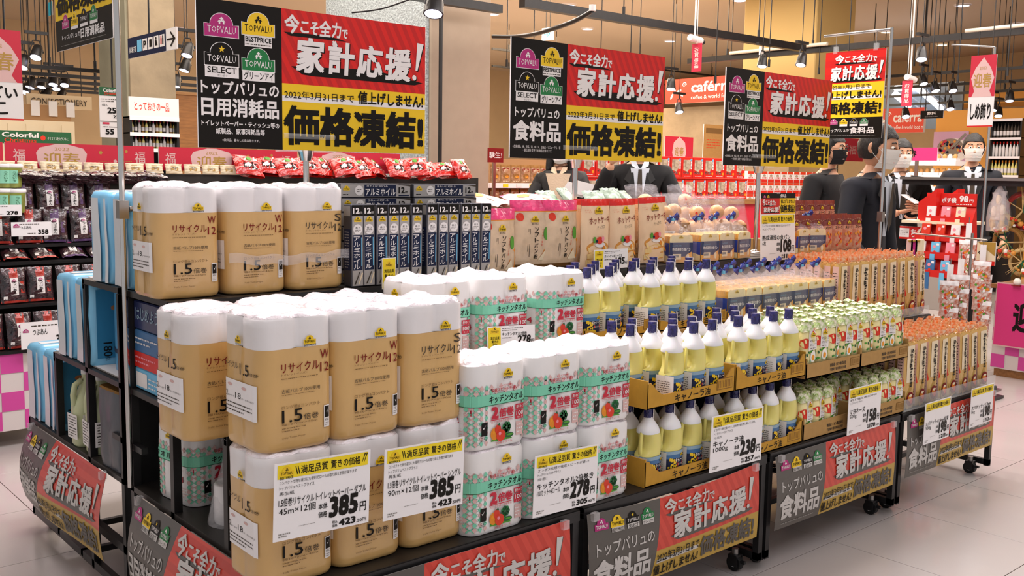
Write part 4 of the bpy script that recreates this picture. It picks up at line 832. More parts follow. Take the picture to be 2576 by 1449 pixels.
# ================================================================ bread
mat('crust', '#e0a54a', .45, noise_=.25, nscale=14, bump=.2, coat=.3); mat('crumb', '#ecdcae', .6, noise_=.06, nscale=60, bump=.1)
mat('roll_crust', '#d9a05a', .4, noise_=.2, nscale=9, coat=.35); mat('bread_film', '#e8e2ea', .1, bump=.9, bscale=34, alpha=.13, coat=.6, bdist=.02)
mat('band_navy', '#1c2858', .4, coat=.4); mat('band_blue', '#2440a0', .4, coat=.4)
def bread():
    t = thing('bread_pack', '', 'bread'); w, d, h = .112, .125, .125
    sl = 6
    for k in range(sl):                                                        # each slice runs front to back, stacked along y
        y0 = -d/2+d*k/sl; y1 = y0+d/sl*.93; n = 14
        prof = [(-w/2, 0), (w/2, 0), (w/2+.001, h*.5), (w/2+.002, h*.78), (w/2, h*.93), (w/2-.012, h*.99), (w*.25, h*.975), (0, h*.99), (-w*.25, h*.975), (-w/2+.012, h*.99), (-w/2, h*.93), (-w/2-.002, h*.78), (-w/2-.001, h*.5)]
        mb = MB(); m = len(prof); v = [(x, y0, z) for x, z in prof]+[(x, y1, z) for x, z in prof]
        mb.add(v, [(i, (i+1) % m, m+(i+1) % m, m+i) for i in range(m)], 'crust', False); mb.add(v, [tuple(range(m-1, -1, -1)), tuple(range(m, 2*m))], 'crumb'); obj('slice', mb, t)
    a = Art(); a.rect(-.002, .028, w+.002, h*.72, 'band_navy', 1); a.text('しっとりもっちり', w*.1, h*.58, w*.5, h*.64, 'skyblue', 2); a.text('熟成湯捏の食パン', w*.1, h*.42, w*.92, h*.54, 'white', 2, .014)
    a.rect(w*.12, h*.12, w*.5, h*.32, 'cream', 3); a.rect(w*.14, h*.2, w*.4, h*.28, 'grey', 4); a.poly([(w*.55, 0.004), (w*.98, .004), (w*.98, h*.4), (w*.75, h*.3)], 'roll_crust', 3); a.circ(w*.8, h*.2, w*.07, 'cream', 4, ry=h*.12)
    a.rect(-.002, .002, w+.002, .028, 'crust', 1); emblem(a, w*.38, h*.86, .022, 'yellow', 2, full=False); a.rect(-.001, h*.72, w+.001, h*.735, 'cream', 2)
    mb = MB(); a.to(mb, plane((-w/2, -d/2-.002, 0), (1, 0, 0), (0, 0, 1)), .0005)
    obj('front_band', mb, t); mb = MB()
    s = Art(); s.rect(0, .03, d, h*.7, 'band_blue', 1); s.quad((0, 0), (d, 0), (d, h*.22), (0, h*.42), 'crumb', 2, 6, 1); s.lines(.01, h*.5, .07, h*.62, 2, 'skyblue', 2); s.rect(0, 0, d, .004, 'crust', 3); s.to(mb, plane((-w/2-.004, d/2, 0), (0, -1, 0), (0, 0, 1)), .0005); obj('side_band', mb, t)
    rg = []
    for k, (z, q) in enumerate(((0, 1), (h*.5, 1.01), (h*.97, 1.0), (h*1.12, .8), (h*1.28, .5), (h*1.42, .22), (h*1.5, .16), (h*1.56, .2))):
        rg.append([((w/2+.006)*q*math.copysign(abs(math.cos(b))**.5, math.cos(b))+.006*noise.noise(Vector((b*3, k*2, 1)))*(k > 2), (d/2+.006)*q*math.copysign(abs(math.sin(b))**.5, math.sin(b))+.006*noise.noise(Vector((b*3, k*2, 7)))*(k > 2)+.004*k*(k > 3), z+.006*noise.noise(Vector((b*2, k, 3)))*(k > 2)) for b in [2*PI*i/24 for i in range(24)]])
    obj('clear_bag', MB().loft(rg, 'bread_film', caps=False, smooth=False), t)
    mb = MB(); z = h*1.5
    for s_ in (-1, 1): mb.loft([[(s_*(.002+.02*q)+.004*math.sin(b*2+s_), .016+.011*(q+.25)*math.cos(b)*(1+.4*math.sin(b*3)), z+.008+.006*q*s_+.012*(q+.3)*math.sin(b)*(1+.4*math.cos(b*3))) for b in [2*PI*i/10 for i in range(10)]] for q in (0, .35, .7, 1)], 'tie_blue', smooth=False)
    mb.tube((0, .016, z-.006), (0, .016, z+.006), .011, 'skyblue', 10); obj('blue_tie', mb, t); return t
mat('tie_blue', '#1b2a86', .3, noise_=.4, nscale=70, bump=.8, bscale=50, coat=.5)
BR = Proto(bread()); rr = random.Random(21)
carton_plain((-.01, .56, ZS[1]), .84, .34, .108, 'cardboard carton lifting the lower row of bread'); carton_plain((.57, .56, ZS[1]), .07, .3, .108, 'narrow carton beside the bread at the spaghetti end')
for j in range(2):
    for i in range(7):
        BR.put((-.185+.117*i, .45+.135*j, ZS[1]+.110), rr.uniform(-.06, .06), f'sliced bread pack with navy band and blue tie, {ORD[i]} from left in {("front", "rear")[j]} lower row', 'sliced bread packs')
for i, (x, y, rz) in enumerate(((-.115, .79, -.35), (.07, .79, -.1), (.2, .8, .05), (.33, .8, .1), (.98, .8, -.3), (.85, .81, 0.1))):
    BR.put((x, y, ZS[2]+.003), rz, f'sliced bread pack with navy band, {ORD[i]} from left along the top tier edge', 'sliced bread packs')
# soft rolls in clear bags
def roll_bag(kind):
    t = thing('bread_roll_bag', '', 'bread')
    for i, (x, z) in enumerate(((-.045, .04), (.045, .04), (-.045, .115), (.045, .115), (0, .185))):
        obj('bread_roll', MB().ball((x, 0, z), (.046, .032, .036), 'roll_crust', 14, 8), t)
    mk, F = pouch(.21, .27, .085, 'bread_film', 6, 'bread_film', .12, crumple=.012); mb = MB(); mk(mb); obj('clear_bag', mb, t)
    a = Art()
    if kind: a.text('ブリリアンソフト', .03, .13, .18, .155, 'white', 1, .03); a.text('ブリリアンソフト', .03, .13, .18, .155, 'maroon', 2, .004); a.rect(.03, .07, .12, .1, 'white', 1); a.text('100円', .05, .075, .1, .095, 'ink_soft', 2); a.circ(.05, .175, .008, 'tomato', 2)
    else: a.rect(.04, .03, .17, .12, 'kraft_dark', 1); a.text('チョコ', .05, .07, .12, .11, 'white', 2, .02); a.text('79', .12, .04, .16, .06, 'black', 2)
    mb = MB(); a.to(mb, F, .002); obj('print', mb, t); return t
RB = Proto(roll_bag(1)); RC = Proto(roll_bag(0))
carton_plain((.22, .99, ZS[2]), .8, .16, .1, 'plain carton under the bags of soft rolls')
for i, (p, x, y, z, rx) in enumerate(((RB, -.03, .9, ZS[2]+.03, -.12), (RC, .1, .93, ZS[2]+.04, -.25), (RB, .25, .9, ZS[2]+.03, -.3), (RC, .42, .93, ZS[2]+.03, -.2), (RB, .02, 1.0, ZS[2]+.1, -.5), (RB, .33, 1.0, ZS[2]+.1, -.5), (RC, .56, .95, ZS[2]+.02, -.2))):
    p.put((x, y, z), .15*math.sin(i*3), f'clear bag of soft bread rolls, {ORD[i]} in the heap behind the sliced bread', 'bags of soft rolls', rx=rx)
# sauce noodle packs at the far end of the top tier
mat('sauce_body', '#c4704a', .35, noise_=.5, nscale=40, bump=.5, bscale=20, coat=.6, col2='#d9a283'); mat('sauce_top', '#7d2a1c', .3, bump=.3, coat=.5)
def sauce():
    t = thing('stewed_food_pouch', '', 'food bag'); w, h = .098, .19; mk, F = pouch(w, h, .04, 'sauce_body', 8, 'sauce_top', .3, crumple=.004); mb = MB(); mk(mb); obj('bag', mb, t); a = Art()
    a.poly([(w*.5+w*.48*math.cos(q), h*.82+h*.07*math.sin(q)) for q in [PI*i/10 for i in range(11)]], 'cream', 1); a.poly([(w*.5+w*.44*math.cos(q), h*.81+h*.05*math.sin(q)) for q in [PI*i/10 for i in range(11)]], 'sauce_top', 2); emblem(a, w*.36, h*.74, .026, 'yellow', 3, full=False)
    a.rect(w*.05, h*.58, w*.95, h*.7, 'blush', 1); a.text('スリープ', w*.15, h*.6, w*.8, h*.69, 'black', 2, .02); r = random.Random(6)
    for k in range(14): a.circ(r.uniform(.012, w-.012), r.uniform(.03, h*.52), r.uniform(.005, .01), ('orange', 'tomato', 'pancake')[k % 3], 2, n=7)
    mb = MB(); a.to(mb, F, .0012); obj('print', mb, t); return t
SP = Proto(sauce()); rr = random.Random(31)
for j in range(3):
    for i in range(7):
        SP.put((.80+.1*i+.01*j, .77+.09*j, ZS[2]+.004+(.07 if j == 2 else 0)), rr.uniform(-.05, .05), f'red topped stewed food pouch, {ORD[i]} from left in {rows[j]} row of the top tier end', 'red topped pouches at the far end', rx=-.05)
carton_plain((1.09, .95, ZS[2]), .68, .09, .07, 'carton under the back row of red topped pouches')
# ================================================================ spaghetti
mat('pasta', '#d3a95e', .35, noise_=.12, nscale=60, bump=.25, bscale=10, coat=.5, stretch=(10, 10, 1)); mat('pasta_top', '#f07a2a', .35, noise_=.5, nscale=70, bump=.7, bscale=50, coat=.6, col2='#efd9b8')
def spaghetti():
    t = thing('spaghetti_pack', '', 'spaghetti'); w, d, h = .092, .038, .3
    ring = lambda z, k, dk=1: [(w/2*k*math.copysign(abs(math.cos(q))**.6, math.cos(q)), d/2*dk*math.copysign(abs(math.sin(q))**.7, math.sin(q)), z) for q in [2*PI*i/16 for i in range(16)]]
    obj('bag', MB().loft([ring(0, .85, .6), ring(.008, .97, .95), ring(.1, 1), ring(.2, 1.0), ring(h-.012, .98, .95), ring(h, .9, .5)], 'pasta'), t)
    mb = MB().grid(lambda u, v: Vector(((u-.5)*w*.98+.003*math.sin(v*9), .012*math.sin(u*7)*v-.006*v, h-.004+.03*v+.004*math.sin(u*19))), 8, 3, 'pasta_top'); mb.grid(lambda u, v: Vector(((u-.5)*w*.9, -.012+.024*v, h-.003+.004*math.sin(u*12+v*3))), 6, 2, 'pasta_top'); obj('sealed_top', mb, t)
    a = Art(); a.poly([(.0, .10), (w*.16, .04), (w*.3, .0), (w, .0), (w, .13), (w*.75, .155), (w*.6, .11)], 'gold', 1); a.poly([(0, .1), (0, .16), (w*.1, .11)], 'tomato', 2); a.rect(w*.2, .12, w*.78, .285, 'cream', 1)
    a.text('Spaghetti', w*.4, .1, w*.66, .27, 'black', 3, .02, rot=1); a.lines(w*.68, .2, w*.74, .27, 3, 'ink_soft', 3); a.circ(w*.55, .045, w*.3, 'maroon', 2, ry=.032); a.circ(w*.5, .05, w*.15, 'orange', 3, ry=.015); a.circ(w*.62, .038, w*.12, 'tomato', 3, ry=.014); a.circ(w*.55, .06, w*.14, 'cream', 4, ry=.006)
    def F(x, z, o=0):
        u = max(-.98, min(.98, (x-w/2)/(w/2))); y = d/2*(1-abs(u)**3.33)**.35; return Vector((u*w/2, -(min(y, d/2)+o+.0012), z))
    mb = MB(); a.to(mb, F, .0007); obj('front_print', mb, t); mb = MB(); s = Art(); s.rect(.004, .01, d-.004, h*.95, 'blush', 1); s.lines(.008, .02, d-.008, .26, 18, 'ink_soft', 2, .4); s.to(mb, plane((-w/2-.001, d/2, 0), (0, -1, 0), (0, 0, 1))); obj('side_print', mb, t); return t
SG2 = Proto(spaghetti()); rr = random.Random(41)
for tier, (z, y0, n, m, xs, xe) in enumerate(((ZS[0]+.005, .035, 8, 7, .60, 1.30), (ZS[1]+.005, .395, 9, 7, .62, 1.33))):
    for j in range(m):
        for i in range(n):
            x = xs+(xe-xs)*i/(n-1)+.008*math.sin(j*2+i)
            SG2.put((x+(.06*i/n), y0+j*.0435+rr.uniform(-.003, .003), z), rr.uniform(-.14, .1), f'spaghetti pack with orange top, {ORD[i]} from left in {ORD[j]} row of the {("lowest", "second")[tier]} tier', 'spaghetti packs, '+('lowest tier', 'second tier')[tier], ry=-.02-.11*i/n+rr.uniform(-.015, .015))
t = thing('front_stop', 'clear plastic stop strip in front of the spaghetti', 'strip', (.53, .002, ZS[0]+.001)); obj('strip', MB().box((0, 0, 0), (.92, .002, .055), 'clear_plastic'), t); obj('foot', MB().box((0, 0, 0), (.92, .012, .002), 'clear_plastic'), t)
t = thing('front_stop', 'clear plastic stop strip in front of the upper spaghetti', 'strip', (.53, .363, ZS[1]+.001)); obj('strip', MB().box((0, 0, 0), (.92, .002, .045), 'clear_plastic'), t); obj('foot', MB().box((0, 0, 0), (.92, .01, .002), 'clear_plastic'), t)
# ================================================================ price cards
def card(p0, w, h, art, label, tilt=0, lean=0):
    t = thing('price_card', label, 'price card', p0); t.rotation_euler = (lean, tilt, 0)
    obj('card', MB().box((0, 0, 0), (w, .0018, h), 'card_plastic'), t); mb = MB(); art.to(mb, plane((0, -.0004, 0), (1, 0, 0), (0, 0, 1)), .0004); obj('print', mb, t)
    obj('clip', MB().box((w*.45, -.001, h-.004), (w*.55, .012, h+.006), 'clear_plastic'), t); return t
L3 = lambda a, b, c: [(a, .8), (b, .35), (c, .15)]
card((-2.505, -.02, .605), .262, .186, price_art(.262, .186, L3('コンパクトで持ち運びにも便利でロールの取り換え手間が減ります', 'トップバリュベストプライス', '再生紙'), ('1.5倍巻リサイクルトイレットペーパー ダブル', .96), ('45m×12個', .42), '385', ('423', '.50')), 'white price card reading 385 yen, double roll paper, hung on the leftmost packs', tilt=.035)
card((-2.2, -.02, .587), .256, .186, price_art(.256, .186, L3('コンパクトで持ち運びにも便利でロールの取り換え手間が減ります', 'トップバリュベストプライス', '再生紙'), ('1.5倍巻リサイクルトイレットペーパー シングル', .96), ('90m×12個', .42), '385', ('423', '.50')), 'white price card reading 385 yen, single roll paper, hung before the middle packs', tilt=.03)
card((-1.685, -.02, .48), .262, .183, price_art(.262, .183, L3('エンボス仕様で吸収スピードが速い!', 'トップバリュベストプライス', '2倍長く使えて'), ('キッチンタオル2倍巻き', .93), ('100カット×4ロール', .4), '278', ('305', '.80')), 'white price card reading 278 yen hung on the lower kitchen towels', tilt=.03)
card((-.868, -.022, .457), .3, .198, price_art(.3, .198, L3('くせがなく熱に強いので、炒め物や揚げ物に適しています。', 'トップバリュベストプライス', 'さらっと仕上がる'), ('キャノーラ油', .62), ('1000g', .32), '238', ('257', '.04')), 'white price card reading 238 yen hung on the oil carton', tilt=.02)
card((.008, -.03, .445), .255, .19, price_art(.255, .19, L3('酢と塩と卵だけの', 'トップバリュベストプライス', ' .')[:2], ('マヨネーズ', .5), ('500g', .25), '158', ('170', '.64')), 'white price card reading 158 yen hung on the mayonnaise cartons')
card((.62, -.05, .305), .243, .187, price_art(.243, .187, [], ('スパゲッティ1.6mm結束', .93), ('500g', .25), '198', ('213', '.84')), 'white price card reading 198 yen hung under the spaghetti, nearer the mayonnaise')
card((1.07, -.05, .31), .243, .187, price_art(.243, .187, [], ('スパゲッティ1.7mm', .9), ('1kg', .2), '198', ('213', '.84')), 'white price card reading 198 yen hung under the spaghetti at the far end')
card((-1.545, .362, .903), .208, .074, price_art(.208, .074, [], 'キッチンタオル2倍巻', '', '278', '305.80円', small=True), 'small price strip reading 278 yen tilted against the upper kitchen towels', tilt=.05, lean=-.1)
card((-.70, .715, 1.088), .2, .08, price_art(.2, .08, [], 'ホットケーキミックス', '', '185', '', small=True), 'small price strip reading 185 yen under the pancake mix bags')
t = card((-1.715, .715, 1.075), .055, .105, (lambda a: (a.rect(.002, .002, .053, .103, 'yellow_mark', 1), emblem(a, .012, .075, .03, 'yellow', 2, full=False), a.text('満足品質', .008, .055, .047, .067, 'black', 2, .01), a.text('驚きの', .01, .038, .045, .05, 'black', 2, .01), a.text('価格', .015, .018, .04, .032, 'black', 2, .01), a)[-1])(Art()), 'yellow corner of a price card under the upright foil boxes')
a = Art(); a.rect(0, .225, .29, .3, 'red', 1); a.rect(.155, .225, .29, .3, 'yellow', 2); a.rect(0, .3, .29, .325, 'black', 1); imakoso(a, .01, .265, .12, .298, 3); kakei(a, .02, .232, .15, .264, 3); a.text('値上げしません!', .165, .275, .28, .295, 'black', 3, .02); a.text('価格凍結!', .16, .23, .285, .27, 'black', 3, .03); emblem(a, .02, .303, .02, 'magenta', 2, full=False); emblem(a, .05, .303, .02, 'yellow', 2, full=False); a.text('食料品', .16, .303, .21, .321, 'white', 2, .02)
pa = price_art(.29, .225, L3('しっとりもっちりの食感。湯捏製法で仕上げた食パンです', 'ベストプライス', ' .')[:2], ('熟成湯捏の食パン', .85), ('6枚', .15), '108', ('116', '.64'))
for it in pa.it: a.it.append(it)
t = card((.42, .70, 1.07), .29, .325, a, 'tall price card reading 108 yen standing in the bread under a red and yellow strip', lean=-.05); obj('stand', MB().tube((.145, .006, -.29), (.145, .006, .1), .004, 'clear_plastic', 8), t)
# ================================================================ goods on the back unit, seen past the corner pole
mat('blue_pack', '#7dc4e8', .35, noise_=.06, bump=.25, bscale=12, coat=.5); mat('pack_white', '#dfe3e6', .35, bump=.2, bscale=12, coat=.4); mat('blue_side', '#2f7fa8', .4, coat=.3); mat('bear_brown', '#a8693a', .7)
def tissue():
    t = thing('striped_pad_pack', '', 'paper pack'); w, d, h = .2, .18, .305; sec = section(w, d, .028, 5)
    wob = lambda R: [(x+.004*noise.noise(Vector((x*9, y*9, z*9))), y+.005*noise.noise(Vector((y*9, 3, z*9))), z) for x, y, z in R]
    mb = MB().loft([[(x*.93, y*.93, 0) for x, y in sec]]+[wob([(x, y, z) for x, y in sec]) for z in (.008, .06, .12, .18, .24, .285)]+[[(x*.93, y*.9, h-.006) for x, y in sec], [(x*.7, y*.6, h) for x, y in sec]], 'blue_pack'); obj('wrapper', mb, t)
    a = Art()
    for x0, x1 in ((.028, .1), (.135, .16)): a.quad((x0, .004), (x1, .004), (x1, .28), (x0+.012, .28), 'pack_white', 1, 2, 8)
    W2 = lambda x, z, o=0: Vector((-w/2-.0045-o, d/2-x-.006*math.sin(z*17), z))
    mb = MB(); a.to(mb, W2, .0006); a = Art(); a.rect(.02, .03, w-.02, .27, 'blue_side', 1); a.circ(.13, .2, .03, 'bear_brown', 2, ry=.045); a.circ(.085, .205, .016, 'bear_brown', 2, ry=.01); a.circ(.1, .155, .012, 'pancake', 3, ry=.02)
    a.text('180', .04, .035, .07, .085, 'black', 3, .01, rot=1); a.text('枚入', .045, .02, .065, .034, 'black', 3, rot=1); a.rect(.09, .05, .12, .09, 'skyblue', 3); a.to(mb, plane((-w/2, -d/2-.006, 0), (1, 0, 0), (0, 0, 1)), .0006)
    for z in (.0,): mb.grid(lambda u, v: Vector((-w*.36+w*.72*u, -d*.12+d*.24*v, h+.001)), 2, 2, 'pack_white')
    obj('print', mb, t); return t
TS = Proto(tissue()); tl = ['lowest', 'second', 'top']
for k, yc in enumerate((2.11, 1.69, 1.285)):
    for j in range(2): TS.put((-2.335+.006*j, yc-.186*j+.02, ZS[k]+.002), .04*(-1)**j, f'blue and white striped pad pack on the {tl[k]} back tier, {("outer", "inner")[j]} one', 'blue and white striped packs')
def jug(loc, rz, label):
    t = thing('detergent_jug', label, 'bottle', loc, rz); r = lambda z, a, b, cx=0: [(cx+a*math.copysign(abs(math.cos(q))**.75, math.cos(q)), b*math.copysign(abs(math.sin(q))**.75, math.sin(q)), z) for q in [2*PI*i/18 for i in range(18)]]
    mat('jug_green', '#c6cba0', .3, trans=.1, sss=.2); obj('body', MB().loft([r(0, .05, .04), r(.01, .056, .045), r(.14, .056, .045), r(.17, .05, .043, .004), r(.22, .034, .034, .01), r(.25, .02, .02, .004), r(.262, .018, .018)], 'jug_green'), t)
    obj('handle', MB().path([(-.02, 0, .24), (-.045, 0, .225), (-.052, 0, .19), (-.05, 0, .15)], .011, 'jug_green'), t); obj('cap', MB().lathe([(.02, .262), (.02, .282), (.012, .286)], 'white', 16), t)
    a = Art(); a.rect(0, 0, .08, .09, 'white', 1); a.lines(.008, .045, .072, .085, 4, 'ink_soft', 2); a.rect(.005, .037, .075, .04, 'black', 2); a.lines(.008, .005, .072, .033, 3, 'ink_soft', 2); mb = MB(); a.to(mb, plane((-.058, .04, .03), (0, -1, 0), (0, 0, 1))); a.to(mb, plane((-.04, -.047, .03), (1, 0, 0), (0, 0, 1))); obj('label', mb, t)
jug((-2.385, 1.64, ZS[0]+.001), .1, 'pale green handled jug inside the shelf end, nearer the striped packs'); jug((-2.38, 1.5, ZS[0]+.001), -.05, 'pale green handled jug inside the shelf end, nearer the dark bag')
t = thing('dark_bag', 'dark grey fabric bag standing in the shelf end beside the jugs', 'bag', (-2.335, 1.28, ZS[0]+.001), .06); mat('dark_fabric', '#41464f', .45, noise_=.3, nscale=5, bump=.5, bscale=8, coat=.3)
obj('bag', MB().loft([[(x*k+.006*noise.noise(Vector((x*20, y*20, z*9))), y*k+.008*noise.noise(Vector((y*20, x*9, z*9))), z) for x, y in section(.2, .19, .02, 4)] for z, k in ((0, .96), (.05, 1), (.12, .98), (.2, 1), (.27, .97))], 'dark_fabric'), t); obj('rim', MB().loft([[(x, y, .268) for x, y in section(.196, .186, .02, 4)], [(x, y, .276) for x, y in section(.19, .18, .02, 4)]], 'kraft_dark'), t)
t = thing('white_board', 'white board lying on the second tier beside the chrome pole', 'board', (-2.42, 1.17, ZS[1]+.001)); obj('sheet', MB().box((0, 0, 0), (.5, .3, .006), 'white'), t); obj('edge', MB().box((-.002, 0, .001), (0, .3, .005), 'grey'), t)
t = thing('curved_blue_pack', 'smooth curved light blue pack standing on the white board', 'pack', (-2.29, 1.29, ZS[1]+.008)); mat('blue_smooth', '#4a96c6', .35, coat=.4)
obj('shell', MB().loft([[(.1*math.cos(q), .14*math.sin(q)*(1-.1*(z > .2)), z) for q in [2*PI*i/28 for i in range(28)]] for z in (0, .02, .1, .2, .27, .285)], 'blue_smooth'), t); obj('band', MB().loft([[(.102*math.cos(q), .142*math.sin(q), z) for q in [2*PI*i/28 for i in range(28)]] for z in (.06, .075)], 'navy', caps=False), t)
for i, (y, z) in enumerate(((.93, 0), (.83, 0), (.8, .15))):
    t = thing('mask_box', f'blue printed goods box inside the end of the second tier, {ORD[i]} inward', 'box', (-2.2, y+.04, ZS[1]+.002+z)) if False else None
for i in range(3):
    t = thing('mask_box', ('dark blue printed box on top behind the corner pole', 'blue printed box with red band beside the chrome pole', 'white and blue box lying under the red banded one')[i], 'box', (-2.425, .93, ZS[1]+.002+(.19, .07, 0)[i]))
    hh = (.09, .118, .068)[i]; obj('carton', MB().bbox((0, -.12, 0), (.2, .115, hh), ('band_navy', 'oilblue', 'skyblue')[i]), t); a = Art()
    if i == 0: a.text('はじめよう', .02, .03, .2, .07, 'label_sky', 1, .01)
    elif i == 1: a.rect(0, .0, .2, .05, 'red', 1); a.lines(.01, .01, .17, .04, 2, 'pink', 2); a.lines(.01, .07, .19, .1, 2, 'white', 2)
    else: a.rect(.01, .01, .1, .055, 'white', 1); a.lines(.11, .01, .2, .05, 3, 'white', 1)
    mb = MB(); a.to(mb, plane((-.0006, .115, 0), (0, -1, 0), (0, 0, 1))); obj('print', mb, t)
# ================================================================ bean paste island on the left
mat('bean_pack', '#1b1216', .25, noise_=.5, nscale=30, bump=1, bscale=26, coat=.9, col2='#4a2b30'); mat('bean_red', '#b23326', .3, noise_=.2, nscale=20, bump=.6, coat=.6); mat('bean_purple', '#5b3f6b', .3, noise_=.2, nscale=20, bump=.6, coat=.6)
mat('check_white', '#d9cfcb', .6); mat('check_pink', '#d0489a', .6); mat('tub_green', '#8c9440', .4, noise_=.3, nscale=20, coat=.4); mat('snack_red', '#c4150f', .28, noise_=.45, nscale=24, bump=.9, bscale=26, coat=.8, col2='#b8140f')
def bean(kind):
    t = thing('bean_paste_pack', '', 'bean paste'); w, h = .135, .185; top = 'bean_red' if kind else 'bean_purple'; mk, F = pouch(w, h, .05, 'bean_pack', 3+kind, 'bean_pack', .1, crumple=.008); mb = MB(); mk(mb); obj('bag', mb, t); a = Art()
    a.rect(.045, .13, .09, .183, top, 1, 4, 2); a.rect(.047, .04, .088, .13, 'white', 1, 4, 3); emblem(a, .055, .112, .022, 'magenta', 2, full=False); a.vtext('つぶあん', .057, .045, .078, .108, 'black', 2, .01); a.rect(.1, .05, .118, .11, top, 1); a.rect(.01, .02, .03, .035, 'white', 1); a.rect(0, .0, w, .012, top, 1, 8, 1)
    mb = MB(); a.to(mb, F, .0015); obj('print', mb, t); return t
BN = [Proto(bean(0)), Proto(bean(1))]; rr = random.Random(51)
IX0, IX1 = -3.3, 1.35
t = thing('display_island', 'long low island with pink checkered base holding bean paste packs', 'display stand', (0, 0, 0))
obj('core', MB().box((IX0, 3.98, .5), (IX1, 4.3, 1.43), 'shelf_board'), t); obj('plinth', MB().box((IX0, 3.46, .09), (-1.95, 4.3, .5), 'check_white').box((-1.95, 3.7, .09), (IX1, 4.3, .5), 'check_white'), t)
for k, (y, z) in enumerate(((3.5, .515), (3.58, .745), (3.68, .96), (3.78, 1.045), (3.88, 1.2))):
    obj('step', MB().box((IX0, y-.05, z-.02), (-1.0, 4.0, z-.004), 'shelf_black'), t)
for cx in (-2.3, -2.9):
    obj('caster', MB().tube((cx, 3.52, .09), (cx, 3.52, .06), .012, 'steel').tube((cx-.012, 3.52, .032), (cx+.012, 3.52, .032), .03, 'rubber', 16), t)
for i in range(11):
    for j in range(4):
        if (i+j) % 2 == 0: obj('check', MB().box((-2.02-.11*(i+1)+.0005, 3.457, .095+.1*j), (-2.02-.11*i-.0005, 3.4605, .195+.1*j-.0005), 'check_pink'), t)
n_ = 0
for k, (y, z, n0, purple) in enumerate(((3.5, .517, 7, 0), (3.58, .747, 6, 0), (3.68, .962, 6, 1), (3.78, 1.047, 7, 1), (3.88, 1.202, 7, 2))):
    if k == 2: continue
    for i in range(n0):
        x = -2.42+.142*i; kind = 1 if (purple == 0 or (purple == 1 and i < 4)) else 0
        BN[kind].put((x+rr.uniform(-.01, .01), y+rr.uniform(-.01, .01), z), rr.uniform(-.2, .2), f'dark glossy bean paste pack with {("purple", "red")[kind]} label, {ORD[i]} from left in the {("lowest", "second", "", "fourth", "fifth")[k]} row', 'bean paste packs', rx=-.12)
for i in range(6):
    BN[0 if i > 3 else 1].put((-2.38+.15*i, 3.68, .962), rr.uniform(-.2, .2), f'dark bean paste pack leaning far back, {ORD[i]} from left in the middle row', 'bean paste packs', rx=-1.1)
carton_plain((-1.55, 3.98, 1.37), .9, .18, .008, 'thin card under the dark packs piled on the island')
for i in range(14):
    BN[0].put((-2.0+.085*(i % 7)*1.6, 3.9+.0*i, 1.385+.022*(i//7)), 1.57+rr.uniform(-.3, .3), f'dark bean paste pack lying flat, {ORD[i]} in the pile on the top row', 'bean paste packs lying flat', rx=-1.5)
def tub(loc, label):
    t = thing('green_paste_tub', label, 'tub', loc); obj('tub', MB().lathe([(.045, 0), (.05, .005), (.056, .11)], 'tub_green', 24), t); obj('lid', MB().lathe([(.058, .11), (.06, .113), (.06, .124), (.055, .13)], 'card_plastic', 24), t)
    mb = MB(); mb.grid(lambda u, v: Vector((.056*math.cos(-2.5+u*1.3)*(1+.02*v), .056*math.sin(-2.5+u*1.3)*(1+.02*v), .025+.07*v)), 8, 1, 'mint'); a = Art(); a.vtext('うぐいす', .0, .03, .02, .09, 'deep_green', 1, .01); a.to(mb, plane((-.01, -.062, 0), (1, 0, 0), (0, 0, 1))); obj('label', mb, t)
for i, (px, py, l) in enumerate(((8, 472, 'upper left'), (30, 472, 'upper right'), (5, 535, 'lower left'), (38, 535, 'lower right'))):
    p = at(px, py, 1, 3.86 if i < 2 else 3.78); tub((p.x, p.y, p.z), f'pale green paste tub with white lid, {l} of four on the bean paste island')
def header(px0, px1, py, W_, label, Y=4.0):
    p = at(px0, py, 1, Y); q = at(px1, py, 1, Y); w = q.x-p.x; h = .145; t = thing('header_board', label, 'sign', (p.x, Y, 1.452)); obj('board', MB().box((0, 0, 0), (w, .008, h), 'white'), t); a = Art(); a.rect(0, 0, w, h, 'crimson', 1)
    cx = w*.36; a.poly([(cx-.12, 0), (cx-.13, .03), (cx-.14, .09), (cx-.12, .12), (cx-.06, .135), (cx-.03, h-.002), (cx+.03, h-.002), (cx+.06, .135), (cx+.12, .12), (cx+.14, .09), (cx+.13, .03), (cx+.12, 0)], 'blush', 2)
    a.text('迎春', cx-.1, .01, cx+.1, .095, 'gold', 3, .01); a.text('2022', cx-.04, .105, cx+.04, .123, 'gold', 3); 
    for x in (.04, w-.12): a.text('福', x, .04, x+.065, .11, 'blush', 2, .01)
    a.circ(w*.72, .05, .012, 'blush', 2, n=5); a.lines(w*.6, .045, w*.69, .055, 1, 'gold', 2); a.lines(w*.75, .045, w*.84, .055, 1, 'gold', 2); a.circ(w*.62, .1, .012, 'gold', 2, n=5); a.circ(w*.8, .11, .01, 'gold', 2, n=5)
    mb = MB(); a.to(mb, plane((0, -.0005, 0), (1, 0, 0), (0, 0, 1))); obj('print', mb, t)
header(-160, 9, 425, 0, 'crimson new year header board cut off at the picture edge'); header(14, 388, 425, 0, 'crimson new year header board crossed by the chrome pole'); header(400, 748, 425, 0, 'crimson new year header board below the large left poster'); header(754, 1006, 425, 0, 'crimson new year header board right of the poster stand')
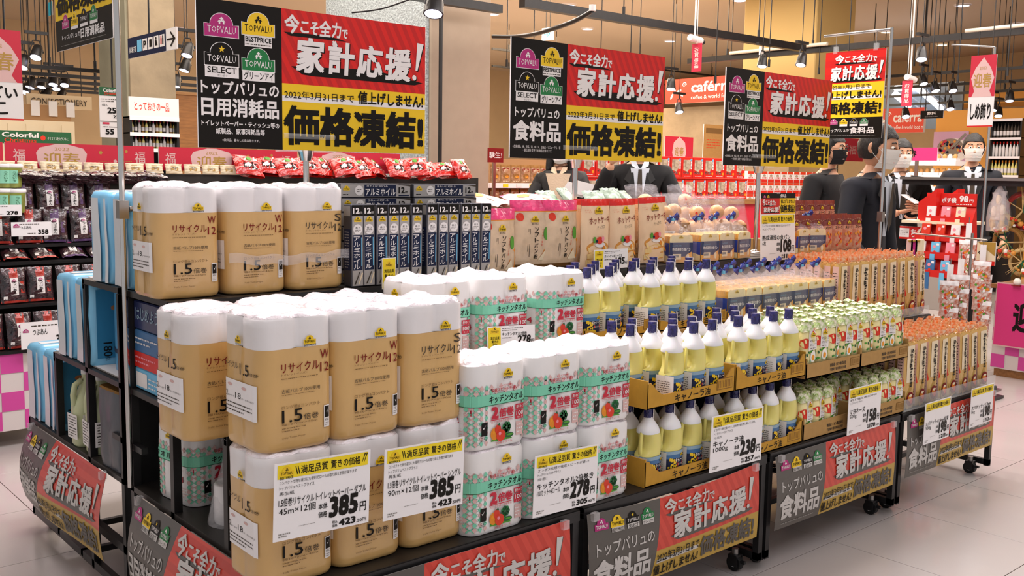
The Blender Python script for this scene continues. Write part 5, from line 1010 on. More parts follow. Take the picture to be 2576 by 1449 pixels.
def slim_card(px, py, Y, w, h, label, txt, price):
    p = at(px, py, 1, Y); t = thing('price_card', label, 'price card', (p.x, Y, p.z)); obj('card', MB().box((0, 0, 0), (w, .002, h), 'card_plastic'), t); a = Art(); emblem(a, .01, h*.62, .03, 'magenta', 2, full=False); a.text(txt, w*.22, h*.5, w*.5, h*.72, 'black', 1, .01); a.lines(w*.2, h*.78, w*.7, h*.9, 1, 'ink_soft', 1); a.lines(w*.4, h*.12, w*.6, h*.25, 1, 'ink_soft', 1); a.text(price, w*.66, h*.12, w*.92, h*.45, 'black', 1, .03)
    mb = MB(); a.to(mb, plane((0, -.0005, 0), (1, 0, 0), (0, 0, 1))); obj('print', mb, t)
slim_card(29, 595, 3.6, .2, .075, 'white price card reading 358 in the middle of the bean paste', 'つぶあん', '358'); slim_card(-60, 545, 3.65, .22, .06, 'price card reading 278 below the green tubs', 'うぐいすあん', '278'); slim_card(54, 880, 3.4, .26, .14, 'large bean paste price card behind the lowest striped packs', 'つぶあん', '378')
rr = random.Random(61)
def snack():
    t = thing('red_snack_bag', '', 'snack bag'); mk, F = pouch(.2, .16, .06, 'snack_red', 5, 'snack_red', .14, crumple=.014); mb = MB(); mk(mb); obj('bag', mb, t); a = Art(); a.text('おしるこ', .05, .04, .15, .09, 'black', 2, .03); a.poly([(.0, .09), (.07, .1), (.09, .15), (.02, .15)], 'blush', 1); a.poly([(.12, .1), (.2, .08), (.19, .15), (.14, .15)], 'eggwhite', 1); a.circ(.1, .125, .02, 'leaf', 1, n=7); a.circ(.1, .06, .045, 'white', 1, ry=.028, n=10); mb = MB(); a.to(mb, F, .0015); obj('print', mb, t); return t
SN = Proto(snack())
for i in range(13): SN.put((-.62+.145*i, 3.88+.03*math.sin(i*2), 1.425+.01*(i % 2)), rr.uniform(-.5, .5), f'crinkled red snack bag, {ORD[i]} from left along the island behind the foil boxes', 'red snack bags', rx=rr.uniform(-.9, -.5), ry=rr.uniform(-.2, .2))
mk, F = pouch(.11, .06, .03, 'cream', 5, 'cream', .14, crumple=.01); mb = MB(); mk(mb); kb = thing('cream_food_pack', '', 'food bag'); obj('bag', mb, kb); a = Art(); a.rect(.03, .015, .08, .045, 'gold', 1); a.lines(.035, .02, .075, .04, 2, 'ink_soft', 2); mb = MB(); a.to(mb, F, .001); obj('print', mb, kb); KB2 = Proto(kb)
for i in range(12): KB2.put((-2.05+.12*i, 3.965, 1.434), .1*math.sin(i), f'small cream food pack under the crimson header boards, {ORD[i]} from left', 'cream packs under the headers', rx=-.2)
# ================================================================ columns area signs
def board_x(px0, py0, px1, py1, X, label, art_fn, name='sign', th=.01, base='white', cat='sign', hang=None, leg=False):
    "sign whose face looks towards -x"
    a0 = at(px0, py1, 0, X); a1 = at(px1, py1, 0, X); z1 = at(px0, py0, 0, X).z; w = a0.y-a1.y; h = z1-a0.z; t = thing(name, label, cat, (X, a0.y, a0.z)); obj('board', MB().box((0, -w, 0), (th, 0, h), base), t)
    a = Art(); art_fn(a, w, h); mb = MB(); a.to(mb, plane((-.0005, 0, 0), (0, -1, 0), (0, 0, 1)), .001); obj('print', mb, t)
    if leg: obj('post', MB().box((.001, -w/2-.015, -a0.z), (.02, -w/2+.015, h*.9), 'steel'), t)
    if hang: 
        mb = MB()
        for u in hang: mb.tube((th/2, -w*u, h), (th/2, -w*u, 3.99-a0.z), .006, 'shelf_black', 6)
        obj('hanger', mb, t)
    return t
def board_y(px0, py0, px1, py1, Y, label, art_fn, name='sign', th=.01, base='white', cat='sign', hang=None, leg=False):
    a0 = at(px0, py1, 1, Y); a1 = at(px1, py1, 1, Y); z1 = at(px0, py0, 1, Y).z; w = a1.x-a0.x; h = z1-a0.z; t = thing(name, label, cat, (a0.x, Y, a0.z)); obj('board', MB().box((0, 0, 0), (w, th, h), base), t)
    a = Art(); art_fn(a, w, h); mb = MB(); a.to(mb, plane((0, -.0005, 0), (1, 0, 0), (0, 0, 1)), .001); obj('print', mb, t)
    if leg: obj('post', MB().box((w/2-.015, th, -a0.z), (w/2+.015, th+.02, h*.9), 'steel'), t)
    if hang:
        mb = MB()
        for u in hang: mb.tube((w*u, th/2, h), (w*u, th/2, 3.99-a0.z), .006, 'shelf_black', 6)
        obj('hanger', mb, t)
    return t
def dirsign(a, w, h):
    a.rect(0, 0, w*.8, h, 'navy', 1); a.text('化粧室', w*.03, h*.25, w*.19, h*.55, 'white', 2, .01)
    for i in range(5): a.rect(w*(.21+.118*i), h*.24, w*(.305+.118*i), h*.8, 'skyblue' if i == 0 else 'white', 2)
    a.text('P', w*.345, h*.34, w*.405, h*.7, 'black', 3, .04); a.rect(w*.47, h*.34, w*.52, h*.7, 'black', 3); a.circ(w*.61, h*.68, w*.012, 'black', 3); a.poly([(w*.59, h*.6), (w*.62, h*.6), (w*.64, h*.35), (w*.59, h*.35)], 'black', 3)
    for x, m in ((.71, 'red'), (.745, 'black')): a.circ(w*x, h*.7, w*.01, m, 3); a.rect(w*(x-.012), h*.35, w*(x+.012), h*.65, m, 3)
    a.rect(w*.82, h*.46, w*.95, h*.54, 'black', 2); a.poly([(w*.9, h*.85), (w*.985, h*.5), (w*.9, h*.15), (w*.885, h*.2), (w*.95, h*.5), (w*.885, h*.8)], 'black', 2)
board_x(323, 97, 445, 148, -.9, 'dark hanging direction sign with toilet and parking symbols and an arrow', dirsign, 'direction_sign', hang=(.45,))
def newyear(t1, t2):
    def f(a, w, h):
        a.rect(0, h*.42, w, h, 'crimson', 1); a.rect(0, 0, w, h*.42, 'white', 1); a.rect(0, 0, w, h*.02, 'red', 2)
        a.poly([(w*.1, h*.42), (w*.2, h*.5), (w*.05, h*.68), (w*.2, h*.82), (w*.5, h*.97), (w*.8, h*.82), (w*.95, h*.68), (w*.8, h*.5), (w*.9, h*.42)], 'blush', 2); a.text('迎春', w*.15, h*.55, w*.85, h*.75, 'gold', 3, .01); a.text('2022', w*.36, h*.8, w*.64, h*.84, 'gold', 3)
        a.text(t1, w*.1, h*.24, w*.9, h*.38, 'black', 3, .02) if t2 else a.text(t1, w*.1, h*.1, w*.9, h*.34, 'black', 3, .02)
        if t2: a.text(t2, w*.3, h*.06, w*.7, h*.2, 'black', 3, .02)
    return f
board_y(-75, 66, 60, 298, 4.6, 'hanging new year banner with red top cut by the left edge', newyear('まごい', 'こ'), 'hanging_banner', .003, hang=(.3, .7))
board_y(1012, 160, 1118, 330, 6.2, 'new year banner beside the beige pillar, half behind the poster', newyear('切餅', None), 'hanging_banner', .003)
p = at(1124, 330, 1, 6.22); t = thing('banner_stand', 'thin grey pole of the new year banner beside the beige pillar', 'stand', (p.x, 6.22, .0)); H_ = at(1124, 148, 1, 6.22).z; obj('pole', MB().tube((0, 0, 0), (0, 0, H_), .009, 'steel'), t); obj('arm', MB().tube((0, 0, H_), (-.38, 0, H_+.01), .006, 'steel'), t); obj('foot', MB().box((-.15, -.15, 0), (.15, .15, .012), 'steel'), t)
board_x(2432, 142, 2496, 320, 3.4, 'hanging new year banner with vertical lettering on the right', newyear('しめ飾り', None), 'hanging_banner', .003)
p = at(2499, 150, 0, 3.41); t = thing('banner_stand', 'thin chrome pole of the banner above the wreath table', 'stand', (3.42, p.y, .0)); H_ = at(2499, 118, 0, 3.41).z; obj('pole', MB().tube((0, 0, 0), (0, 0, H_), .009, 'chrome'), t); obj('arm', MB().tube((0, 0, H_), (0, .3, H_+.04), .006, 'chrome'), t); obj('foot', MB().box((-.15, -.15, 0), (.15, .15, .012), 'steel'), t)
def saleboard(a, w, h):
    a.rect(0, h*.83, w, h, 'deep_green', 1); a.text('Colorful', w*.15, h*.9, w*.85, h*.97, 'white', 2, .03); a.text('Christmas', w*.2, h*.85, w*.8, h*.9, 'tomato', 2, .02); a.lines(w*.08, h*.7, w*.9, h*.78, 2, 'ink_soft', 1); a.text('9個入', w*.1, h*.62, w*.35, h*.67, 'black', 1); a.text('258', w*.33, h*.48, w*.93, h*.6, 'black', 2, .03); a.text('278', w*.58, h*.39, w*.95, h*.45, 'black', 2, .02)
    a.rect(0, h*.31, w, h*.33, 'grey', 1); a.rect(w*.1, h*.26, w*.4, h*.3, 'rose', 2); a.text('55', w*.22, h*.06, w*.6, h*.17, 'black', 2, .03); a.lines(w*.1, h*.19, w*.9, h*.23, 1, 'ink_soft', 2)
board_y(253, 218, 310, 345, 5.0, 'hanging white price sign reading 258 with green Christmas heading', saleboard, 'price_sign', hang=(.6,))
def xmas(a, w, h): a.rect(0, 0, w, h, 'deep_green', 1); a.text('Colorful', w*.38, h*.5, w*.7, h*.88, 'white', 2, .03); a.text('Christmas', w*.4, h*.1, w*.68, h*.45, 'tomato', 2, .02); a.text('クリスマスをカラフルに', w*.78, h*.35, w*.97, h*.6, 'white', 2); a.circ(w*.3, h*.5, h*.25, 'orange', 2, n=10); a.circ(w*.74, h*.5, h*.2, 'tomato', 2, n=8)
board_y(-110, 323, 180, 357, 6.0, 'long green Christmas banner above the crimson headers', xmas, 'christmas_banner')
def exitart(a, w, h): a.rect(0, 0, w, h, 'exit_on', 1); a.rect(w*.2, h*.47, w*.65, h*.53, 'exit_ink', 2); a.poly([(w*.55, h*.75), (w*.85, h*.5), (w*.55, h*.25), (w*.5, h*.3), (w*.72, h*.5), (w*.5, h*.7)], 'exit_ink', 2)
board_x(1363, 72, 1388, 103, 6.0, 'lit white exit sign with a teal arrow', exitart, 'exit_sign', .04, 'light_on' if 0 else 'white', hang=(.3, .7))
board_x(118, 8, 132, 42, 1.2, 'small teal exit sign near the ceiling at upper left', lambda a, w, h: a.rect(0, 0, w, h, 'exit_ink', 1), 'exit_sign', .02, hang=(.5,))
mat('sign_red', '#bb4130', .4, emit=.25)
def cafe(a, w, h):
    a.rect(0, 0, w, h, 'sign_red', 1); a.text('caférra', w*.38, h*.42, w*.96, h*.85, 'white', 2, .02); a.text('coffee & world food m', w*.38, h*.14, w*1.0, h*.3, 'white', 2, .01)
    for i, (dx, dy, r1, r2, an) in enumerate(((.2, .5, .05, .17, .3), (.13, .62, .05, .15, 2.2), (.1, .3, .04, .15, 1.0), (.24, .35, .04, .13, -.6))): a.poly([(w*dx+(r2*h*2.2*math.cos(q)*.4)*math.cos(an)-(r1*h*math.sin(q)*1.3)*math.sin(an), h*dy+(r2*h*math.cos(q))*math.sin(an)+(r1*h*math.sin(q))*math.cos(an)) for q in [2*PI*k/12 for k in range(12)]], 'white', 2)
    a.poly([(w*.28+h*.13*math.cos(q*.5)*(1-q/22), h*.75+h*.13*math.sin(q*.5)*(1-q/22)) for q in range(0, 22)]+[(w*.28+h*.09*math.cos(q*.5)*(1-q/22), h*.75+h*.09*math.sin(q*.5)*(1-q/22)) for q in range(21, -1, -1)], 'white', 3)
board_x(1673, 202, 1850, 262, 7.6, 'red cafe signboard with white leaf emblem between the food posters', cafe, 'shop_sign', .06, hang=(.1, .9))
board_x(2200, 275, 2322, 335, 9.7, 'dark red cafe signboard behind the standing man', cafe, 'shop_sign', .06, hang=(.1, .9))
def drinks(a, w, h): a.rect(0, 0, w, h, 'black', 1); a.text('飲料', w*.3, h*.45, w*.68, h*.85, 'white', 2, .02); a.lines(w*.2, h*.15, w*.78, h*.3, 1, 'grey', 2)
board_x(2315, 279, 2372, 299, 9.0, 'black hanging drinks aisle sign', drinks, 'aisle_sign', hang=(.2, .8))
board_y(1672, 342, 1742, 400, 5.2, 'crimson new year board above the red boxes', lambda a, w, h: (a.rect(0, 0, w, h, 'crimson', 1), a.poly([(w*.3, 0), (w*.25, h*.3), (w*.3, h*.75), (w*.5, h), (w*.7, h*.75), (w*.75, h*.3), (w*.7, 0)], 'blush', 2), a.text('迎春', w*.34, h*.15, w*.66, h*.55, 'gold', 3, .01)), 'header_board', leg=True)
board_y(1768, 312, 1818, 400, 6.0, 'brown kraft notice board behind the red boxes', lambda a, w, h: (a.rect(0, 0, w, h, 'cardboard_plain', 1), a.rect(w*.1, h*.75, w*.9, h*.9, 'ink_brown', 2), a.lines(w*.15, h*.3, w*.85, h*.6, 4, 'tomato', 2)), 'notice_board', leg=True)
board_y(1226, 372, 1266, 408, 5.0, 'rounded red shelf sign with white brush lettering', lambda a, w, h: (a.rect(0, 0, w, h, 'maroon', 1), a.text('験生!', w*.1, h*.3, w*.9, h*.75, 'white', 2, .01)), 'shelf_sign', leg=True)
board_x(2255, 372, 2357, 404, 5.6, 'pink header board with a dark character behind the standing man', lambda a, w, h: (a.rect(0, 0, w, h, 'hotpink', 1), a.text('春', w*.3, h*.3, w*.5, h*.8, 'black', 2, .02)), 'header_board', leg=True)
board_y(2045, 342, 2170, 402, 6.5, 'crimson header board behind the masked man', lambda a, w, h: (a.rect(0, 0, w, h, 'crimson', 1), a.text('福', w*.7, h*.3, w*.85, h*.7, 'blush', 2)), 'header_board', leg=True)
# ================================================================ pouch shelf and red rice cake boxes
mat('pouch_brown', '#8d6a4a', .35, noise_=.5, nscale=30, bump=.5, coat=.4, col2='#b9926b')
mk, F = pouch(.125, .19, .04, 'pouch_brown', 4, 'kraft_dark', .15); mb = MB(); mk(mb); bp = thing('brown_food_pouch', '', 'food pouch'); obj('bag', mb, bp); a = Art(); a.rect(.02, .12, .105, .15, 'maroon', 1); a.lines(.03, .125, .095, .145, 1, 'cream', 2); a.circ(.06, .07, .04, 'kraft_dark', 1, ry=.03, n=10); a.circ(.07, .065, .025, 'orange', 2, ry=.015, n=8); a.lines(.02, .01, .1, .03, 1, 'cream', 2); mb = MB(); a.to(mb, F, .0015); obj('print', mb, bp); BPX = Proto(bp)
Yp = 5.6; xa = at(1075, 480, 1, Yp).x; xb = at(1360, 480, 1, Yp).x
t = thing('pouch_shelf', 'store shelf of brown food pouches with price rails behind the woman', 'shelf', (xa, Yp, 0)); Wp = xb-xa+.5
for z in (.62, .93, 1.12, 1.365): obj('shelf_board', MB().box((0, 0, z-.02), (Wp, .4, z), 'grey'), t); obj('price_rail', MB().box((0, -.02, z-.045), (Wp, -.0, z+.005), 'card_plastic'), t)
obj('back_panel', MB().box((0, .4, 0), (Wp, .42, 1.62), 'wall_tan'), t); obj('base', MB().box((0, 0, 0), (Wp, .4, .6), 'wall_tan'), t)
for i in range(11): obj('price_tag', MB().box((.03+.18*i, -.024, 1.328), (.1+.18*i, -.021, 1.36), ('yellow_mark' if i % 2 else 'white')), t)
rr = random.Random(71)
for r_, z in ((0, 1.368), (1, 1.123)):
    for i in range(14): BPX.put((xa+.07+.137*i, Yp+.06, z), rr.uniform(-.1, .1), f'brown food pouch on the {("upper", "lower")[r_]} shelf behind the woman, {ORD[i]} from left', 'brown food pouches', rx=-.05)
mat('mochi_photo', '#cdb9a0', .4, noise_=.4, nscale=30, col2='#8f7b66')
def mochi():
    t = thing('rice_cake_box', '', 'box'); w, h = .158, .19; obj('carton', MB().bbox((-w/2, -.05, 0), (w/2, .05, h), 'red', .003), t); a = Art()
    a.poly([(.02, .07), (.02, .165), (.12, .165), (.12, .09), (.08, .055)], 'mochi_photo', 1); a.rect(.125, .08, .145, .175, 'white', 1); a.vtext('切り餅', .126, .085, .144, .17, 'ink_soft', 2); a.circ(.13, .165, .012, 'skyblue', 2, n=10); a.text('サトウの', .02, .03, .1, .06, 'white', 1, .05); a.text('サトウの', .02, .03, .1, .06, 'black', 2, .03); a.circ(.13, .04, .014, 'orange', 1, n=8); a.lines(.03, .008, .13, .022, 1, 'white', 1)
    mb = MB(); a.to(mb, plane((-w/2, -.0506, 0), (1, 0, 0), (0, 0, 1))); obj('print', mb, t); return t
MC = Proto(mochi()); Ym = 3.9; x0 = at(1470, 440, 1, Ym).x; x1 = at(1895, 440, 1, Ym).x; nm = int((x1-x0)/.163)
zt = at(1700, 447, 1, Ym).z
t = thing('display_table', 'low display table carrying the wall of red rice cake boxes', 'table', (x0-.1, Ym-.08, 0)); obj('top', MB().box((0, 0, zt-.2-.05), (x1-x0+.3, .5, zt-.2-.004), 'wood'), t); obj('base', MB().box((.03, .03, 0), (x1-x0+.27, .47, zt-.25), 'crimson'), t)
for r_ in range(2):
    for i in range(nm): MC.put((x0+.163*i+.05*r_, Ym, zt-.2+.0+.2*(1-r_)+.001), 0, f'red rice cake box, {ORD[i]} from left in the {("upper", "lower")[r_]} row behind the island', 'red rice cake boxes')
obj('divider', MB().box((.0, 0.02, zt-.009), (x1-x0+.2, .4, zt-.001), 'red'), t)
Y2 = 4.9; xq = at(1880, 440, 1, Y2).x
t = thing('display_table', 'low display table carrying the pale red boxes further back', 'table', (xq-.1, Y2-.06, 0)); obj('top', MB().box((0, 0, 1.1), (2.6, .4, 1.14), 'wood'), t); obj('base', MB().box((.03, .03, 0), (2.57, .37, 1.1), 'crimson'), t)
mb = MB().bbox((-.06, -.05, 0), (.06, .05, .13), 'white', .003); wb = thing('pale_red_box', '', 'box'); obj('carton', mb, wb); a = Art(); a.rect(0, .0, .12, .04, 'red', 1); a.rect(0, .1, .12, .13, 'tomato', 1); a.text('切り餅', .015, .045, .1, .065, 'red', 1, .03); a.circ(.06, .08, .03, 'mochi_photo', 1, ry=.015, n=10); mb = MB(); a.to(mb, plane((-.06, -.0506, 0), (1, 0, 0), (0, 0, 1))); obj('print', mb, wb); WB = Proto(wb)
for r_ in range(3):
    for i in range(13): WB.put((xq+.135*i, Y2, 1.142+.133*r_), 0, f'small white and red box, {ORD[i]} from left in the {("bottom", "middle", "top")[r_]} row behind the bread', 'small white and red boxes')
# stacks of clutter goods above the pouch shelf and in the left store area
def bottle_shelf(px0, py0, px1, py1, ax, val, rows_, n, label, cols, glabel, seed, header=None):
    rr = random.Random(seed); a0 = at(px0, py1, ax, val); a1 = at(px1, py1, ax, val); z1 = at(px0, py0, ax, val).z; z0 = a0.z; w = (a1-a0).length; rz = 0 if ax == 1 else -PI/2
    t = thing('bottle_shelf', label, 'shelf', a0, rz); D = .3
    obj('back_panel', MB().box((0, D, -a0.z), (w, D+.02, z1-z0), 'shelf_board'), t); hr = (z1-z0)/rows_
    for k in range(rows_+1): obj('shelf_board', MB().box((0, 0, hr*k-.012), (w, D, hr*k), 'shelf_black'), t); obj('price_rail', MB().box((.0, -.006, hr*k-.03), (w, 0, hr*k), 'card_plastic'), t)
    for s_ in (0, w-.02): obj('upright', MB().box((s_, 0, -a0.z), (s_+.02, D, z1-z0), 'shelf_black'), t)
    if header: 
        a = Art(); a.rect(0, 0, w, .16, 'white', 1); a.text(header, w*.1, .05, w*.8, .12, 'tomato', 2, .01); mb = MB().box((0, 0, z1-z0), (w, .02, z1-z0+.16), 'white'); a.to(mb, plane((0, -.001, z1-z0), (1, 0, 0), (0, 0, 1))); obj('header', mb, t)
    r = min(.032, w/n*.42)
    for k in range(rows_):
        for i in range(n):
            c_ = cols[(i*3+k*5) % len(cols)]; b = thing('bottle', f'small bottle with {c_[2]} cap, {ORD[i]} from left on {("bottom", "second", "third", "fourth")[k]} shelf {glabel}', 'bottle', (0, 0, 0), group='bottles '+glabel); hh = min(hr*.8, .24)
            b.location = Vector(a0)+Matrix.Rotation(rz, 3, 'Z') @ Vector((w*(i+.5)/n, .07, hr*k+.001)); key = ('bs', c_[0], c_[1], round(hh, 2), round(r, 3))
            if key not in _GC: _GC[key] = (MB().lathe([(r*.9, 0), (r, .01), (r, hh*.55), (r*.4, hh*.78), (r*.4, hh*.82)], c_[0], 12).mesh('body'), MB().lathe([(r*.5, hh*.82), (r*.5, hh*.97), (r*.3, hh)], c_[1], 10).mesh('cap'), MB().loft([[(r*1.02*math.cos(q), r*1.02*math.sin(q), z) for q in [2*PI*j/12 for j in range(12)]] for z in (hh*.15, hh*.45)], 'white', caps=False).mesh('label'))
            obj('body', _GC[key][0], b); obj('cap', _GC[key][1], b); obj('label', _GC[key][2], b)
    return t
bc = [('oil_liquid', 'red', 'red'), ('kraft_dark', 'maroon', 'maroon'), ('white', 'hotpink', 'pink'), ('ink_soft', 'gold', 'golden')]
bottle_shelf(328, 292, 452, 372, 1, 6.2, 2, 14, 'tall shelf of dressings left of the large poster', bc, 'left of the large poster', 3, 'とっておきの一品')
bottle_shelf(2484, 300, 2562, 440, 0, 9.6, 3, 9, 'dark shelf of bottles on the orange wall', [('oil_liquid', 'orange', 'orange'), ('ink_soft', 'black', 'black'), ('white', 'red', 'red')], 'on the orange wall', 5)
# eggs shelf behind the men
e0 = at(2235, 470, 0, 7.4); e1 = at(2400, 470, 0, 7.4); t = thing('egg_shelf', 'long white shelf of round topped goods behind the standing men', 'shelf', (7.4, e0.y, 0)); w = e0.y-e1.y; zz = [at(2300, py, 0, 7.4).z for py in (545, 510, 475, 440, 405)]
for z in zz: obj('shelf_board', MB().box((0, -w, z-.05), (.35, 0, z), 'card_plastic'), t)
obj('base', MB().box((.02, -w, 0), (.35, 0, zz[0]-.05), 'grey'), t)
egg = thing('egg_carton', '', 'egg carton'); mb = MB().box((-.05, -.09, 0), (.05, .09, .03), 'card_plastic'); obj('tray', mb, egg)
for i in range(3): obj('egg', MB().ball((0, -.06+.06*i, .05), (.024, .024, .032), 'roll_crust' if i != 1 else 'eggwhite', 10, 6), egg)
EG = Proto(egg)
for k, z in enumerate(zz):
    for i in range(int(w/.19)): EG.put((7.48, e0.y-.1-.19*i, z+.001), 0, f'clear egg carton, {ORD[i]} from left on the {("lowest", "second", "third", "fourth", "top")[k]} white shelf', 'egg cartons')
# ================================================================ far right structures
obj('wall_right_inner', MB().box((10.4, -4.0, -.1), (10.6, 4.75, 2.45), 'wall_orange'), kind='structure')
mat('glass_dark', '#6d7a84', .1, coat=.5)
g0 = at(2242, 215, 0, 12.5); g1 = at(2420, 275, 0, 12.5); obj('window_1', MB().box((12.5, g1.y, g1.z-.3), (12.55, g0.y+.5, g0.z), 'glass_dark'), kind='structure')
for i, (a_, b_) in enumerate((((2248, 236), (2290, 268)), ((2312, 226), (2370, 276)), ((2252, 222), (2318, 222)))):
    p = at(*a_, 0, 12.3); q = at(*b_, 0, 12.3); t = thing('tube_light', ('white tube light running down the dark window, left one', 'white tube light running down the dark window, right one', 'horizontal white tube light above the dark window')[i], 'light', p); obj('tube', MB().tube((0, 0, 0), q-p, .045, 'tube_on', 8), t); obj('batten', MB().tube((.06, 0, .03), q-p+Vector((.06, 0, .03)), .03, 'white', 6), t)
def bowl(a, w, h):
    a.rect(0, 0, w, h, 'lavender', 1); a.circ(w*.62, h*.4, w*.42, 'white', 2, ry=h*.38); a.circ(w*.5, h*.5, w*.38, 'taupe', 3, ry=h*.28); r = random.Random(8)
    for k in range(34): a.circ(w*(.5+.3*r.uniform(-1, 1)), h*(.5+.2*r.uniform(-1, 1)), w*.04, ('maroon', 'pancake', 'navy', 'rose')[k % 4], 4+k % 3, n=7)
    a.poly([(w*.5, h*.5), (w*.9, h*.95), (w*.95, h*.9), (w*.55, h*.45)], 'grey', 8)
board_x(2345, 332, 2432, 410, 10.38, 'poster of a cereal bowl with berries on the orange wall', bowl, 'wall_poster')
# ================================================================ right table with checks, wreaths, red envelope rack
tx = 4.07; ty0, ty1 = 1.12, -.3; ztab = at(2486, 715, 0, tx).z
t = thing('checkered_table', 'display table with pink and white checkered skirt on the right', 'table', (tx, 0, 0)); obj('skirt', MB().box((0, ty1, .06), (.8, ty0, ztab-.02), 'check_white'), t); obj('top', MB().box((-.03, ty1, ztab-.02), (.83, ty0+.03, ztab+.01), 'wood'), t); obj('plinth', MB().box((.02, ty1, 0), (.78, ty0-.02, .06), 'wood'), t)
nz = int((ztab-.1)/.1)
for i in range(10):
    for j in range(nz):
        if (i+j) % 2 == 0: obj('check', MB().box((-.004, ty0-.1*(i+1)+.0005, .07+.1*j), (0, ty0-.1*i-.0005, .17+.1*j-.0005), 'check_pink'), t)
board_x(2497, 708, 2640, 868, 4.02, 'bright pink board with black calligraphy on the checkered table front', lambda a, w, h: (a.rect(0, 0, w, h, 'blush', 1), a.rect(w*.01, h*.02, w*.99, h*.98, 'hotpink', 2), a.text('迎', w*.33, h*.25, w*.7, h*.72, 'black', 3, .03)), 'new_year_board', .004)
mat('straw', '#c9ae74', .7, noise_=.3, nscale=30, bump=.5); mat('ornament_red', '#8e1f1f', .4, noise_=.3, nscale=20)
def wreath(px, py, X, r, label, m):
    p = at(px, py, 0, X); t = thing('new_year_wreath', label, 'wreath', p); mb = MB()
    for k in range(3): mb.path([(.01*k, r*(1+.06*k)*math.cos(q+.1*k), r*(1+.06*k)*math.sin(q+.1*k)) for q in [2*PI*i/20 for i in range(21)]], r*.13, m, 6)
    obj('ring', mb, t); mb = MB(); rr = random.Random(int(px))
    for k in range(14): q = rr.uniform(-2.6, -.5); mb.ball((-.03, r*math.cos(q)*rr.uniform(.5, 1), r*math.sin(q)*rr.uniform(.6, 1.1)), r*rr.uniform(.1, .2), ('tomato', 'gold', 'eggwhite', 'pancake')[k % 4], 8, 5)
    obj('ornaments', mb, t); mb = MB()
    for k in range(10): q = rr.uniform(0, 2*PI); mb.tube((-.01, 0, 0), (-.03, r*1.5*math.cos(q), r*1.5*math.sin(q)), .006, ('deep_green', 'straw')[k % 2], 5, .001)
    obj('sprigs', mb, t); obj('hook_cord', MB().tube((0, 0, r), (0, 0, r+.12), .003, 'straw', 5), t)
wreath(2575, 530, 4.15, .12, 'dark red straw wreath at the upper right edge', 'ornament_red'); wreath(2535, 610, 4.12, .1, 'straw wreath with cane above the table', 'kraft_dark'); wreath(2515, 560, 4.1, .07, 'small straw ornament with green bamboo tips', 'straw'); wreath(2572, 660, 4.1, .09, 'golden straw wreath at the right edge above the table', 'straw')
b0 = at(2505, 500, 0, 4.12)
for i, (px, py) in enumerate(((2512, 520), (2500, 548), (2522, 545))):
    p = at(px, py, 0, 4.08); t = thing('bamboo_ornament', f'cut bamboo ornament in clear wrap, {("topmost", "lower left", "lower right")[i]} of three', 'ornament', p); obj('stem', MB().tube((0, 0, -.1), (0, 0, .05), .018, 'straw', 12, .018), t); obj('cut_face', MB().ball((-.006, 0, .05), (.02, .02, .045), 'cream', 12, 6), t); obj('wrap', MB().loft([[(.04*k*math.cos(q), .05*k*math.sin(q), z) for q in [2*PI*j/12 for j in range(12)]] for z, k in ((-.1, 1), (0, 1.1), (.1, .9), (.15, .3), (.19, .5))], 'clear_film', caps=False), t)
obj('wall_partition', MB().box((4.95, -.6, 0), (5.0, 1.05, at(2500, 470, 0, 4.25).z), 'taupe'), kind='structure')
p = at(2525, 455, 0, 4.2); t = thing('shelf_canopy', 'dark shelf canopy over the wreath table', 'shelf', (4.0, -.6, p.z)); obj('top', MB().box((0, 0, 0), (.5, 2.5, .02), 'steel'), t); obj('skirt', MB().box((.04, 0, -.04), (.06, 2.5, 0), 'shelf_black'), t)
for i in range(6):
    p = Vector((4.02, .95-.12*i, ztab+.012)); t = thing('table_charm', f'small white rounded charm on the table, {ORD[i]} from left', 'ornament', p); obj('body', MB().ball((0, 0, .03), (.025, .028, .03), 'eggwhite', 10, 6), t); obj('base', MB().box((-.03, -.03, 0), (.03, .03, .008), 'ornament_red'), t)
for i in range(3): t = thing('shelf_tag', f'small black label card at the table edge, {ORD[i]} from left', 'label', (3.99, .88-.22*i, ztab-.03)); obj('card', MB().box((0, -.07, 0), (.004, .0, .04), 'black'), t); a = Art(); a.lines(.008, .008, .062, .034, 2, 'white', 1, .4); mb = MB(); a.to(mb, plane((-.0004, 0, 0), (0, -1, 0), (0, 0, 1))); obj('print', mb, t)
# red envelope rack
X = 3.35; r0 = at(2296, 475, 0, X); r1 = at(2408, 705, 0, X); w = r0.y-r1.y; zb = at(2400, 700, 0, X).z; ztp = at(2400, 520, 0, X).z; h = ztp-zb
t = thing('envelope_rack', 'bright red sloping rack of small gift envelopes', 'rack', (X, r0.y, zb)); t.rotation_euler = (0, .0, -.06)
mb = MB(); mb.add([(0, 0, 0), (0, -w, 0), (.22, -w, h), (.22, 0, h), (.3, 0, 0), (.3, -w, 0)], [(1, 0, 3, 2), (0, 4, 3), (1, 2, 5), (3, 4, 5, 2), (0, 1, 5, 4)], 'red'); obj('frame', mb, t)
obj('header', MB().box((.2, -w, h), (.22, 0, h+.09), 'red'), t); a = Art(); emblem(a, .01, .02, .05, 'magenta', 2, full=False); a.text('ポチ袋', w*.32, .02, w*.62, .06, 'white', 2, .04); a.text('98', w*.68, .03, w*.86, .075, 'white', 2, .04); a.text('円', w*.88, .03, w*.96, .05, 'white', 2); a.lines(w*.62, .005, w*.95, .02, 1, 'white', 2); mb = MB(); a.to(mb, plane((.199, 0, h), (0, -1, 0), (0, 0, 1))); obj('print', mb, t)
